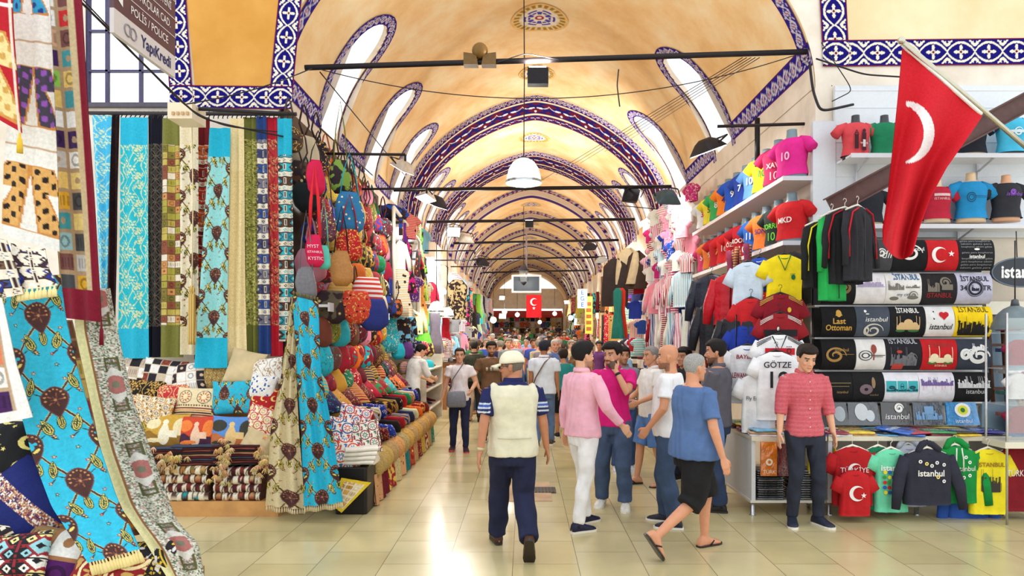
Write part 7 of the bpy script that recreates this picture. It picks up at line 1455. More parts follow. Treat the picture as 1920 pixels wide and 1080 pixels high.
for i in range(6):
    f_ = (i+.5)/6; x = X0-.05-f_*1.09; z = .28+f_*1.27
    for j in range(12):
        y = 7.62+j*.385; cn, c, mn, m = pick(i, j, [PAL[k] for k in (0,1,2,3,4,5,6,9,11,12,15,19)], BG+[('flowered',M_MOT[0]),('gold-banded',M_MOT[1])], sd=9)
        if i == 0: cn, c = FUR[(j*3)%6]; mn, m = 'shaggy', mat('shaggy_fleece','obj',.95,noise_s=60,amt=.4,bump=1,bump_s=90); put('bundle','fleece_roll', (x+.06, y, z-.12), (0,.3,random.uniform(-.2,.2)), jit(c,10), m, f'{cn} shaggy fleece roll, {ORD[j]} from the front at the foot of the left stall', 'fleece', 'fleece rolls at the foot of the left stall', (1.1,.85,1.3))
        elif i in (1,2): put('bundle','folded_shawl', (x+.06, y, z-.04), (0,.75,PI/2+random.uniform(-.25,.25)), c, m, f'{cn} {mn} folded shawl, {ORD[j]} from front, {ORD[i-1]} row up left stall', 'shawl', 'shawls on the sloping stand', (1.25,1.1,.62))
        elif i in (3,): put('pillow','cushion', (x+.1, y, z+.08), (-.9,0,1.1+random.uniform(-.2,.2)), c, m, f'{cn} {mn} cushion, {ORD[j]} from the front on the sloping stand', 'cushion', 'cushions on the sloping stand')
        else: put('round_bag' if (i+j)%2 else 'handbag','handbag', (x+.12, y, z+.20), (-.5,0,1.1+random.uniform(-.4,.4)), c, m, f'{cn} {mn} bag, {ORD[j]} from front, {"lower" if i == 4 else "upper"} row atop the slope', 'bag', 'bags on the sloping stand', 1.15)
for i, (u, v, Y, s_, t_, c1, c2, lab) in enumerate([(664,790,7.35,.36,.3,(196,50,50),(60,90,160),'large white cushion with red and blue embroidery, top of the heap'),(640,812,7.2,.34,.2,(60,90,150),(206,60,50),'white cushion with a big blue rosette beside the turquoise drape'),(682,820,7.25,.36,-.1,(150,60,60),(60,120,90),'white cushion with dark red rosettes'),(650,850,7.1,.34,.25,(214,70,40),(60,110,170),'white cushion with an orange-red rosette, lowest of the heap')]):
    o = cushion_mb(s_, s_, .14, (lambda u_, v_, c1=c1, c2=c2, k=i: p_suzani(u_, v_, (238,230,220), c1, c2, .19+.03*(k%2))), n=90).build('cushion', M_PAT); o.location = P(u, v, Y); o.rotation_euler = (-.35, t_, .35); tag(o, lab, 'cushion', 'embroidered cushions at the corner of the left stall')
for i in range(4): put('folded','folded_cloth', (gx(675,7.1), 7.15, .50+i*.045), (0,0,.1*i), (234,226,214), M_CLOTH, f'white folded cloth, {ORD[i]} from the bottom beside the turquoise drape', 'folded cloth', 'white folded cloths at the corner', (1.1,1.1,.9))
mb = MB(); mb.bbox((-1.95,6.98,0),(-1.62,7.42,.48), .01); o = flat('dark_box', mb, M_WOOD, color=(30,26,26)); tag(o, 'low black box behind the yellow prayer rug', 'box')
o, G = drape('prayer_rug', [(640,896,6.9),(622,945,6.82)], [(696,905,6.92),(640,962,6.8)], lambda u, v: np.where(((np.minimum(u, u.max()-u) < .03)|(np.minimum(v, v.max()-v) < .03))[...,None], lin((226,190,40)), p_patch(u, v, [(206,150,60),(214,160,80),(230,200,150)], .06, (230,226,210), .004)), 'small yellow and gold prayer rug slipping off the stand', 'rug', fold=.006)
# ------------------------------------------------------------------ stock further up the street
BR = [PAL[i] for i in (1,7,9,11,14,16,17,6,10,0,4,2)]
SOFT = [PAL[i] for i in (9,14,17,2,13,6,3,15,19,0,1)]
def rack_zone(side, y0, y1, zs, kinds, pal, mats, dy=.3, name='clothes', depth=.55, sd=0, s=1.0, where=''):
    n = int((y1-y0)/dy); k = 0
    for i, z in enumerate(zs):
        for j in range(n):
            y = y0+dy*(j+.5)+random.uniform(-.04,.04)
            if any(r-.1 < y < r+RD*.55 for r in RIBS): continue
            kd = kinds[(i+j*2+sd)%len(kinds)]; x = (xl+depth*(.75+.35*((i*7+j)%3)/2)) if side < 0 else (xr-depth*(.75+.35*((i*7+j)%3)/2)); cn, c, mn, m = pick(i, j, pal, mats, sd)
            put(kd, {'shirt':'hanging_shirt','child_shirt':'small_shirt','long_shirt':'hanging_blouse','dress':'hanging_dress','trousers':'hanging_trousers','scarf':'hanging_scarf','carpet':'hanging_carpet','handbag':'handbag','round_bag':'handbag','cap':'cap','shoe':'shoe','box':'gift_box','jar':'pottery_jar','folded':'folded_cloth','pillow':'cushion','bundle':'bundle'}[kd],
                (x, y, z+floor_z(y)+random.uniform(-.05,.05)), (0,0,(.85 if side < 0 else -.85)+random.uniform(-.35,.35)), c, m, f"{cn} {mn} {kd.replace('_',' ')}, {ORD[min(j,29)]} along {where}, {ORD[i]} row down", kd.replace('_',' '), f'goods on {where}', s*random.uniform(.9,1.1))
PL = MN[:1]; ST_ = [MN[0], MN[5], MN[3], MN[0]]; FL = [MN[0], MN[1], MN[4], MN[2]]
# left: green and pink clothes, shoe shelves, framed carpets, white and blue clothes
rack_zone(-1, 12.5, 15.9, [4.25,3.65,3.1,2.5], ['dress','shirt','long_shirt','dress'], BR, FL, .32, where='the left dress stall', sd=1)
rack_zone(-1, 12.6, 15.8, [1.75,1.35], ['handbag','round_bag'], PAL, FL, .3, where='the lower left dress stall', sd=2, depth=.7)
rack_zone(-1, 17.2, 20.7, [3.9,3.2,2.5,1.8], ['long_shirt','dress','shirt','scarf'], SOFT, ST_, .36, where='the second left stall', sd=3)
rack_zone(-1, 21.9, 25.5, [3.9,3.2,2.5,1.9], ['shirt','long_shirt','shirt','trousers'], SOFT, ST_, .4, where='the third left stall', sd=4)
rack_zone(-1, 26.8, 30.3, [3.7,2.9,2.1], ['scarf','shirt','scarf'], PAL, FL, .45, where='the fourth left stall', sd=5)
rack_zone(-1, 31.6, 45, [3.6,2.7,1.8], ['shirt','dress','scarf'], PAL, ST_, .62, where='the far left stalls', sd=6, s=1.15)
# right: small shirts, scarves, hats
PK = [PAL[i] for i in (14,9,7,17,0,9,14,6)]
rack_zone(1, 12.3, 16.0, [4.6,4.3,4.0,3.7,3.4], ['child_shirt'], PK, [MN[0],MN[5],MN[3],MN[1]], .3, where='the wall of small shirts', sd=7, depth=.5)
rack_zone(1, 12.3, 15.9, [3.05,2.3], ['scarf','long_shirt','scarf'], PK, [MN[5],MN[3],MN[0]], .2, where='the rail of striped scarves', sd=8, depth=.55)
rack_zone(1, 12.4, 15.9, [1.35,.95,.5], ['handbag','folded','round_bag'], SOFT, ST_, .32, where='the right counter of clothes', sd=9, depth=.8)
rack_zone(1, 17.2, 20.7, [3.8,3.3,2.8,2.3,1.8], ['shirt','child_shirt','child_shirt'], PAL, ST_, .36, where='the second right stall', sd=10)
rack_zone(1, 21.9, 25.5, [3.9,2.6], ['carpet','carpet'], [PAL[i] for i in (3,12,13,2,15,0,4)], FL, .42, where='the right carpet stall', sd=11)
rack_zone(1, 26.8, 30.3, [3.5,2.4], ['scarf','scarf'], PAL, FL, .45, where='the right pottery stall', sd=12)
rack_zone(1, 31.6, 45, [3.6,2.7,1.8], ['scarf','shirt','dress'], PAL, FL, .62, where='the far right stalls', sd=13, s=1.15)
def shelf_unit(side, y0, y1, zs, label, col=(200,170,130), d=.7, frame=True, rowcol=None):
    e = empty('shelf_unit', ((xl+.02) if side < 0 else (xr-.02), y0, floor_z(y0)), 0, label, 'shelf unit'); sg = 1 if side < 0 else -1
    for z in zs: mb = MB(); mb.box((min(0,sg*d),0,z),(max(0,sg*d),y1-y0,z+.025)); flat('shelf_board', mb, M_WOOD, e, col)
    for y in (0, y1-y0): mb = MB(); mb.box((min(0,sg*d),y-.02,0),(max(0,sg*d),y+.02,zs[-1]+.3)); flat('side_panel', mb, M_WOOD, e, col)
    return e
shelf_unit(-1, 13.3, 15.9, [.35,.75,1.15], 'glass-fronted shelves of shoes and purses beyond the stallholder', (214,204,190), .95)
for i, z in enumerate((.38,.78,1.18)):
    for j in range(8): cn, c, mn, m = pick(i, j, PAL, [MN[0]], 21); put('shoe','slipper', (xl+.62+.1*(j%2), 13.45+j*.3, z), (0,0,1.2), c, M_LEATHER, f'{cn} slipper, {ORD[j]} along the {ORD[i]} shelf up by the stallholder', 'slipper', 'slippers on the shoe shelves', 1.1)
for k_, (side, y0, y1) in enumerate([(-1,17.3,20.6),(-1,22,25.4),(-1,27,30.2),(1,12.3,15.9),(1,17.3,20.6),(1,22,25.4),(1,27,30.2)]):
    shelf_unit(side, y0, y1, [.3,.75], f"low wooden stall counter, {ORD[k_ if k_ < 3 else k_-3]} on the {'left' if side < 0 else 'right'} beyond the first stalls", [(170,120,80),(90,70,60),(200,180,150)][k_%3], .9)
    for j in range(9):
        for i, z in enumerate((.34,.79)):
            cn, c, mn, m = pick(i, j, PAL, FL, 30+k_); kd = ['folded','box','jar','bundle'][(j+i+k_)%4]; put(kd, {'folded':'folded_cloth','box':'gift_box','jar':'pottery_jar','bundle':'bundle'}[kd], ((xl+.7) if side < 0 else (xr-.7), y0+.2+j*.36, z+floor_z(y0)-.012), (0,0,random.uniform(-.5,.5)), c, m, f"{cn} {mn} {kd}, {ORD[j]} along the {'lower' if i == 0 else 'upper'} shelf, {ORD[k_ if k_ < 3 else k_-3]} {'left' if side < 0 else 'right'} stall counter", kd, 'goods on the low stall counters', 1.1)
# mirror frame on the left, carpets in frames, sheepskins
e = empty('mirror', P(737,395,12.2), 0, 'tall white-framed mirror leaning over the left dress stall', 'mirror'); a = np.array([0,0,0]); c_ = P(737,395,12.2)
q = [P(738,388,12.3)-c_, P(786,452,14.2)-c_, P(786,590,14.2)-c_, P(738,560,12.3)-c_]
mb = MB(); mb.tube(q+[q[0]], .035, 6); mb.build('frame', M_PLASTIC, e, (226,216,196)); mb = MB(); mb.add(q, np.array([[0,1,2,3]])); mb.build('glass', mat('mirror_glass','fix',.05,metal=1,color=(220,228,226),amt=0,bump=0), e, smooth=False)
for i, (u, v, Y, w, h, c, lab) in enumerate([(858,560,19.0,.30,1.1,(196,176,130),'beige figured carpet in a frame on the left wall'),(1152,520,17.2,.34,1.2,(60,50,50),'dark carpet with a pointed top on the right'),(1176,500,17.0,.3,.9,(214,196,160),'cream sheepskin hanging on the right'),(1192,505,16.9,.26,.95,(70,54,46),'brown hide hanging beside the sheepskin')]):
    mb = MB(); G = np.array([[[x*w*(1 if z > .15 else .4+4*z), .05*math.sin(x*5+z*4), -z*h] for x in np.linspace(-1,1,10)] for z in np.linspace(0,1,14)]); mb.grid(G); G2 = G.copy(); G2[...,1] += .04; mb.grid(G2[:, ::-1]); o = mb.build('wall_carpet', M_MOT[3] if i in (0,) else M_CLOTH, color=c); o.location = P(u, v-35, Y); o.rotation_euler = (0,0,.6 if i == 0 else -.6); tag(o, lab, 'carpet')
for i, (u, c, cn) in enumerate(((1158,(40,130,120),'teal'),(1165,(220,60,40),'orange-red'))):
    o = put('dress','hanging_dress', P(u, 540, 16.6+i*.1), (0,0,-.7), c, M_CLOTH, f'{cn} long dress hanging outside the right carpets', 'dress', None, (.7,.7,1.3))
# shop signs and flag over the street
e = empty('shop_sign', P(1092,560,21.5), 0, 'white vertical shop sign reading EGE in blue on the right', 'sign'); mb = MB(); mb.box((-.15,0,-.30),(.15,.05,.30)); bd = flat('board', mb, M_PLASTIC, e, (236,236,236))
for i, s_ in enumerate('EGE'): prt(bd, lambda x, y: np.stack([x, np.full_like(x,-.006), y], -1), [T(s_,.19,0,.19-i*.19,bold=.03)], (30,90,190), 'lettering')
e = empty('shop_sign', P(1104,585,22), 0, 'yellow lettered vertical shop sign right of EGE', 'sign'); mb = MB(); mb.box((-.12,0,-.7),(.12,.05,.5)); bd = flat('board', mb, M_PLASTIC, e, (236,190,60)); prt(bd, lambda x, y: np.stack([x, np.full_like(x,-.006), y], -1), [Rr(-.08,-.6+i*.2,.08,-.48+i*.2) for i in range(5)], (150,90,40), 'lettering')
e = empty('street_flag', P(1001,553,24), 0, 'small red flag with white crescent and star hanging over the far street', 'flag'); G = np.array([[[x*.27, .03*math.sin(x*4+z*3), -z*.8] for x in np.linspace(-1,1,12)] for z in np.linspace(0,1,16)]); G2 = G.copy(); G2[...,1] += .01; mb = MB(); mb.grid(G); mb.grid(G2[:, ::-1]); fb = mb.build('cloth', M_CLOTH, e, (196,26,36)); prt(fb, lambda x, y: np.stack([y*0+x, np.full_like(x,-.045), y-.35], -1), [CR(0,.1,.13),ST(.0,-.12,.06)], (238,236,236), 'crescent_and_star')
e = empty('monitor', P(987,532,19.2), 0, 'white-framed dark screen hanging over the middle of the street', 'screen'); mb = MB(); mb.bbox((-.42,0,-.26),(.42,.07,.26), .01); flat('housing', mb, M_PLASTIC, e, (226,228,232)); mb = MB(); mb.box((-.36,-.006,-.20),(.36,0,.20)); flat('screen', mb, mat('dark_screen','obj',.15,amt=.1,bump=0,spec=.6), e, (48,58,70)); mb = MB(); mb.tube([(.0,.03,.26),(.0,.03,1.66)], .025, 8); mb.build('pole', M_METAL, e, (150,140,150))
# far end of the street: awning, shop front with an added glow band, and the wares on it
mb = MB(); zf = floor_z(56)
mb.add([(-2.6,56,zf+2.9),(3.0,56,zf+2.9),(3.0,54.6,zf+2.5),(-2.6,54.6,zf+2.5)], np.array([[0,1,2,3]])); mb.box((-2.6,54.58,zf+2.3),(3.0,54.62,zf+2.5)); o = flat('awning', mb, M_CLOTH, color=(206,70,66)); tag(o, 'red awning across the far end of the street', 'awning')
e = empty('far_shop_front', (.2,57,zf), 0, 'shop front with an added glowing band closing the far end of the street', 'shop front'); mb = MB(); mb.box((-2.9,0,0),(2.9,.1,2.6)); flat('back_panel', mb, M_PLASTIC, e, (206,196,180))
mb = MB(); mb.box((-2.9,-.03,2.6),(2.9,.1,3.1)); flat('light_band', mb, glow('added_glow_band', (255,240,226), 2.2), e)  # glowing strip added to brighten the dark far end
for i in range(5): mb = MB(); mb.box((-2.9+i*1.45-.04,-.05,0),(-2.9+i*1.45+.04,0,2.6)); flat('mullion', mb, M_METAL, e, (90,70,60))
for i in range(4):
    for j in range(13): cn, c, mn, m = pick(i, j, PAL, FL, 77); put('shirt','hanging_shirt',(-2.4+j*.43,56.8,zf+2.5-i*.5),(0,0,0),c,m,f'{cn} {mn} shirt on the far shop front, {ORD[j]} from the left, {ORD[i]} row down','shirt','shirts on the far shop front',.85)
for k_, (u, v, Y) in enumerate(((946,584,34),(970,590,40),(1040,588,42),(1070,596,36),(1012,604,46),(925,600,28))):
    e = empty('globe_lamp', P(u, v, Y), 0, f'small glowing globe lamp far up the street, {ORD[k_]} of six from near to far by eye', 'lamp', 'globe lamps far up the street'); mb = MB(); mb.sphere((0,0,0), .13, 14, 8); mb.build('globe', glow('lit_globe', (255,246,226), 7), e); mb = MB(); mb.tube([(0,0,.12),(0,0,1.6)], .012, 5); mb.build('cord', M_METAL, e, (50,46,50))
    L = bpy.data.lights.new('globe_light', 'POINT'); L.energy = 90; L.shadow_soft_size = .13; L.color = (1,.94,.84); q = bpy.data.objects.new('globe_light', L); COL.objects.link(q); q.parent = e; q['kind'] = 'helper'; q.location = (0,-.2,0)
GL = ['nearest the left','left of the middle','upper right of the middle','nearest the right','lowest and smallest','leftmost and nearest']
for o in bpy.data.objects:
    if o.name.startswith('globe_lamp'): i = int(o.name.split('.')[1]) if '.' in o.name else 0; o['label'] = f'small glowing globe lamp far up the street, {GL[i]}'
# ------------------------------------------------------------------ iron tie bars
def bar(u0, v0, u1, v1, Y, r, lab): a, b = P(u0, v0, Y), P(u1, v1, Y); mb = MB(); mb.tube([a, b], r, 8); o = mb.build('tie_bar', M_METAL, color=(38,32,34)); tag(o, lab, 'iron bar', 'iron tie bars across the vault'); return o
bar(572,127,1512,97,8.05,.034,'thick black iron tie bar, nearest of those across the vault')
bar(738,356,1258,350,14.3,.04,'second iron tie bar across the vault, behind the pendant lamp'); bar(800,416,1190,411,18.4,.04,'third iron tie bar across the vault'); bar(850,456,1160,450,22.2,.04,'fourth iron tie bar across the vault, above the screen')
bar(885,487,1130,482,27,.04,'fifth iron tie bar across the vault'); bar(905,511,1104,507,33,.04,'sixth iron tie bar, farthest across the vault')
def bracket(u0, v0, u1, v1, Y, lab, dr=0): mb = MB(); a, b = P(u0, v0, Y), P(u1, v1, Y); mb.tube([a, b], .018, 6); mb.tube([b, b-[0,0,.08]], .015, 6); o = mb.build('wall_bracket', M_METAL, color=(40,36,38)); tag(o, lab, 'bracket', 'iron brackets on the left wall')
bracket(596,288,760,290,8.6,'long black iron bracket reaching out above the bags'); bracket(650,355,800,353,10.5,'second iron bracket, above the embroidered bags'); bracket(770,470,890,470,15.2,'third iron bracket on the left'); bracket(815,488,892,488,17.4,'fourth iron bracket on the left, with a lamp below'); bracket(845,500,905,500,20,'fifth iron bracket on the left')
mb = MB(); mb.tube([P(1345,237,8.6), P(1520,232,8.3)], .02, 6); o = mb.build('iron_bar', M_METAL, color=(44,38,38)); tag(o, 'black iron bar above the football torsos on the right', 'iron bar')
mb = MB(); a = P(1420,222,8.8); mb.tube([a, a-[0,0,.62]], .035, 6); o = mb.build('iron_post', M_METAL, color=(34,32,34)); tag(o, 'short black upright behind the yellow football torso', 'post')
# ------------------------------------------------------------------ lamps
def flood(u, v, Y, aim, size, lab, on=1.0, c=(44,42,48), power=120, warm=(1,.96,.9)):
    e = empty('floodlight', P(u, v, Y), 0, lab, 'lamp'); e.scale = (size,)*3; loc = Vector(P(u, v, Y)); d = (Vector(aim)-loc).normalized(); e.rotation_mode = 'QUATERNION'; e.rotation_quaternion = d.to_track_quat('-Y', 'Z')
    mb = MB(); mb.loft([(np.array([0,y,0]), np.array([w,0,0]), np.array([0,0,h])) for y, w, h in ((.10,.06,.05),(.06,.12,.09),(-.04,.20,.15),(-.06,.21,.16))], 24, True, p=8); mb.build('housing', M_METAL, e, c)
    mb = MB(); mb.box((-.185,-.068,-.135),(.185,-.058,.135)); flat('lamp_glass', mb, glow('lit_lamp_glass', (255,250,240), 9*on) if on else mat('lamp_glass','fix',.2,color=(200,196,190),amt=0,bump=0), e)
    mb = MB(); mb.tube([(-.22,0,0),(-.22,.05,.16),(0,.05,.22),(.22,.05,.16),(.22,0,0)], .012, 6); mb.build('yoke', M_METAL, e, (30,28,30))
    if on: L = bpy.data.lights.new('flood_light', 'AREA'); L.size = .36; L.energy = power*(.22 if Y < 14 else .8); L.color = warm; lo_ = bpy.data.objects.new('flood_light', L); COL.objects.link(lo_); lo_.parent = e; lo_.location = (0,-.1,0); lo_.rotation_euler = (-PI/2,0,0) ; lo_['kind'] = 'helper'
    return e
flood(1325,275,8.9,(3.0,9.2,2.6),1.05,'black floodlight on the right above the football shirts', power=90)
flood(1252,368,12.2,(1.9,15,1.2),1.1,'grey floodlight on the right over the small shirts', power=110, c=(80,100,110))
flood(1186,368,14.4,(.4,17.5,6.5),1.0,'dark floodlight at the right end of the second tie bar', power=110)
flood(757,312,8.9,(-2.4,9.3,2.6),.75,'beige floodlight hanging from the long bracket', c=(206,190,170), power=60)
flood(818,378,11.6,(-2.3,12,2.4),1.0,'black box floodlight above the left dress stall', power=110); flood(800,368,11.2,(-2.3,10.6,2.0),.8,'white floodlight beside the black box lamp', c=(226,222,214), power=70)
flood(850,434,15.2,(.2,9,1.2),.75,'bright white floodlight shining this way on the left', power=110); flood(873,446,16.6,(-2.2,18,2),1.0,'cream floodlight just beyond the bright one', c=(214,206,196), power=120)
flood(1105,462,20,(2.4,21.5,1.8),1.0,'dark floodlight on the right beyond the third bar', power=150); flood(1127,487,18.5,(2.6,19.5,1.8),.8,'small pale floodlight on the right', c=(190,196,196), power=120); flood(905,490,21,(-2.3,23,1.8),1.0,'slanting dark floodlight on the left above the far stalls', power=160)
flood(941,558,30,(0,24,1),.6,'bright star-like floodlight far up the street on the left', power=220); flood(1063,566,32,(0,27,1),.6,'bright lamp far up the street on the right', power=220); flood(942,592,26.5,(0,22,1),.7,'glaring white lamp low on the far left', power=160)
def add_uplight(par, loc, power):  # added glowing pane and upward area light that brighten the vault
    mb = MB(); mb.box((loc[0]-.1,loc[1]-.05,loc[2]+.004),(loc[0]+.1,loc[1]+.05,loc[2]+.008)); flat('lamp_glass', mb, glow('lit_lamp_glass', (255,250,240), 9), par)
    L = bpy.data.lights.new('vault_fill_light', 'AREA'); L.size = .25; L.energy = power; L.color = (1,.95,.86); q = bpy.data.objects.new('vault_fill_light', L); COL.objects.link(q); q.parent = par; q.location = (loc[0],loc[1],loc[2]+.03); q.rotation_euler = (PI,0,0); q['kind'] = 'helper'
mb = MB(); mb.box(P(989,160,8.05)-[0,.06,0], P(1028,130,8.05)+[0,.06,0]); o = flat('box_lamp', mb, M_METAL, color=(30,26,28)); add_uplight(o, P(1008,128,8.05), 55); tag(o, 'black box lamp hanging under the nearest tie bar', 'box lamp')
mb = MB(); mb.box(P(985,427,18.4)-[0,.06,0], P(1000,416,18.4)+[0,.06,0]); o = flat('box_lamp', mb, M_METAL, color=(36,32,34)); add_uplight(o, P(992,414,18.4), 110); tag(o, 'small black box under the third tie bar', 'box')
e = empty('twin_lamp', P(900,124,8.05), 0, 'old brass-brown twin lamp box with a round shade on the nearest tie bar', 'lamp')
for sg in (1,-1): mb = MB(); mb.prism([(sg*.02,.0),(sg*.19,.0),(sg*.19,.14),(sg*.10,.13),(sg*.04,.10)], -.06, .06); flat('lamp_box', mb, M_METAL, e, (112,84,44))
mb = MB(); mb.sphere((0,-.02,.17), .095, 16, 9); mb.build('round_shade', M_METAL, e, (126,92,44))
def pendant(u, v, Y, R, lab, top, power, sc=1.0, col=(196,226,222)):
    e = empty('pendant_lamp', P(u, v, Y), 0, lab, 'lamp'); H = R*1.45
    prof = [(R*1.02,0),(R*1.0,.05*R),(R*.97,.35*R),(R*.86,.8*R),(R*.62,1.18*R),(R*.30,1.38*R),(R*.18,1.42*R)]; m, nt, b = newmat('frosted_glass') if 'frosted_glass' not in MATS else (MATS['frosted_glass'], None, None)
    if b is not None: b.inputs['Base Color'].default_value = lc((222,240,236)); b.inputs['Roughness'].default_value = .4; b.inputs['Transmission Weight'].default_value = .3; b.inputs['Emission Color'].default_value = lc((214,240,232)); b.inputs['Emission Strength'].default_value = .35; MATS['frosted_glass'] = m
    mb = MB(); mb.revolve(prof, k=32); mb.build('glass_shade', m, e)
    mb = MB(); mb.revolve([(R*1.03,-.01),(R*1.03,.03)], k=32); mb.build('rim', M_CHROME, e, (190,196,196)); mb = MB(); mb.revolve([(R*.30,1.36*R),(R*.28,1.44*R),(R*.12,1.50*R),(R*.02,1.52*R)], k=20, caps=True); mb.build('cap', M_METAL, e, (70,66,70))
    mb = MB(); mb.sphere((0,0,R*.5), R*.3, 12, 8); mb.build('bulb', glow('lit_bulb', (255,248,235), 10), e); mb = MB(); mb.tube([(0,0,1.5*R),(.01,0,(top-P(u,v,Y)[2])*.5),(0,0,top-P(u,v,Y)[2])], .008, 6); mb.build('cable', M_METAL, e, (40,36,40))
    L = bpy.data.lights.new('bulb_light', 'POINT'); L.energy = power*.8; L.shadow_soft_size = R*.5; L.color = (1,.96,.9); lo_ = bpy.data.objects.new('bulb_light', L); COL.objects.link(lo_); lo_.parent = e; lo_.location = (0,0,-R*.1)
pendant(982,343,10.2,.26,'large pale green glass pendant lamp hanging in the middle of the street',7.4,60)
pendant(818,585,14.2,.16,'left of two small glass pendant lamps over the left stall',4.4,25); pendant(838,594,14.9,.15,'right of two small glass pendant lamps over the left stall',4.3,25)
e = empty('lantern', P(982,525,17.6), 0, 'old iron lantern hanging before the screen', 'lamp'); mb = MB(); mb.revolve([(.03,.42),(.10,.30),(.15,.26),(.15,.24)], k=8, caps=True); mb.build('lantern_top', M_METAL, e, (60,56,64)); mb = MB(); mb.revolve([(.13,.24),(.08,-.05)], k=8); mb.build('lantern_glass', M_GLASS, e); mb = MB(); mb.revolve([(.09,-.05),(.05,-.1),(.01,-.14)], k=8, caps=True); mb.build('lantern_foot', M_METAL, e, (60,56,64)); mb = MB(); mb.tube([(0,0,.42),(0,0,1.9)], .008, 5); mb.build('chain', M_METAL, e, (50,46,50))
# ------------------------------------------------------------------ wires
def wire(pts, lab, r=.006, sag=0, c=(44,40,44)):
    pts = np.array([P(*p) for p in pts]); s = np.linspace(0, 1, 40); q = np.linspace(0, 1, len(pts)); W_ = np.stack([np.interp(s, q, pts[:,k]) for k in range(3)], 1); 
    if len(pts) > 2:
        for _ in range(14): W_[1:-1] = (W_[:-2]+W_[2:]+2*W_[1:-1])/4
    if len(pts) == 2: W_[:,2] -= sag*4*s*(1-s)
    mb = MB(); mb.tube(W_, r, 5); o = mb.build('cable', M_METAL, color=c); tag(o, lab, 'cable', 'cables strung across the street')
wire([(600,130,8.0),(1490,104,8.0)], 'thin cable sagging under the nearest tie bar', sag=.42)
wire([(148,0,5.2),(330,180,6.2),(380,225,7.0),(560,262,7.6)], 'black cable running down from the top left past the sign', .010); wire([(156,0,5.3),(345,200,6.3),(420,238,7.0),(556,250,7.7)], 'second black cable beside the first at the upper left', .006)
wire([(350,195,6.8),(585,128,8.0)], 'cable from the electrical box to the nearest tie bar', .007, .05); wire([(600,135,8.0),(760,330,12)], 'cable slanting down over the left windows', .008); wire([(600,240,7.9),(700,330,10)], 'cable along the left wall below the windows', .01)
wire([(930,118,8.0),(985,100,8.0),(1050,112,8.0)], 'short cable looped over the twin lamp'); wire([(1160,130,8.0),(1157,160,8.0),(1162,200,8.0)], 'loose cable end hanging from the tie bar', .008)
for i in range(5): wire([(1424-i*8,108,8.05),(1180-i*46,262+i*22,15.5)], f'thin cable fanning down from the right end of the tie bar, {ORD[i]} from the top', .005)
wire([(1518,120,7.8),(1524,170,7.8),(1538,210,7.7),(1600,196,7.8)], 'thick black cable looping on the right corner', .016); wire([(1530,110,7.8),(1620,140,7.8),(1700,145,7.8)], 'cable running under the tiled border on the right', .01); wire([(1540,80,7.9),(1600,170,7.8),(1560,190,7.8)], 'thin cable crossing the tiled border corner on the right', .006); wire([(1160,385,14.5),(1260,395,14)], 'cable between two right floodlights', .01)
wire([(1520,232,8.3),(1560,160,8.0)], 'short cable from the iron bar up to the border on the right', .008)
# ------------------------------------------------------------------ far right: booth behind the counter
mb = MB(); a, b = P(1840,806,7.94), P(2050,592,7.94); mb.box((a[0],7.93,.0),(b[0],7.98,b[2])); o = flat('booth_panel', mb, M_PLASTIC, color=(140,168,190)); tag(o, 'pale blue panel behind the boy at the right edge', 'wall panel')
mb = MB(); a, b = P(1838,590,7.8), P(2050,566,7.8); mb.box((a[0],7.7,a[2]),(b[0],7.95,b[2])); o = flat('booth_beam', mb, M_PLASTIC, color=(228,222,206)); tag(o, 'cream beam above the blue booth at the right edge', 'beam')
e = empty('ladder', P(1862,690,7.85), 0, 'brown wooden ladder leaning in the blue booth', 'ladder')
for k_, (a, b) in enumerate((((-.06,0,.62),(.0,0,-.4)),((.10,0,.62),(.16,0,-.4)))): mb = MB(); mb.tube([a, b], .022, 6); mb.build('rail', M_WOOD, e, (90,56,40))
for k_ in range(4): mb = MB(); z = .5-k_*.25; mb.box((-.05+k_*.012,-.02,z),(.13+k_*.012,.02,z+.03)); flat('rung', mb, M_WOOD, e, (100,64,44))
for i in range(5):
    for j in range(2): put('folded','folded_cloth', P(1898+j*24, 620+i*40, 7.7), (0,0,0), [(200,60,70),(70,100,180),(230,230,236),(60,150,140),(160,30,50)][(i+j*2)%5], M_WRAP, f"{['red','blue','white','green','wine'][(i+j*2)%5]} folded cloth, {ORD[i]} row down, {'left' if j == 0 else 'right'} column, in the right booth", 'folded cloth', 'folded cloths in the right booth', .8)
e = empty('display_cabinet', (gx(1888,6.6), 6.6, 0), 0, 'tall glass display cabinet at the right edge', 'cabinet'); mb = MB()
for x in (0,.5): 
    for y in (0,.3): mb = MB(); mb.tube([(x,y,0),(x,y,2.05)], .012, 6); mb.build('post', M_CHROME, e, (206,206,206))
for z in (.8,1.15,1.5,1.85): mb = MB(); mb.box((0,0,z),(.5,.3,z+.012)); flat('glass_shelf', mb, M_GLASS, e)
mb = MB(); mb.box((-.002,-.006,.8),(.5,-.002,2.0)); flat('glass_door', mb, M_GLASS, e); mb = MB(); mb.box((-.03,-.02,.74),(.6,.32,.8)); flat('base', mb, M_PLASTIC, e, (226,220,200))
for i in range(3): o = put('child_shirt','small_shirt', (gx(1888,6.6)+.2, 6.72, 1.13+i*.33), (0,0,0), [(150,24,60),(236,232,236),(160,30,70)][i], M_CLOTH, f"{['wine','white','crimson'][i]} doll-sized shirt on the {ORD[i]} shelf up of the glass cabinet", 'small shirt', 'small shirts in the cabinet', .7)
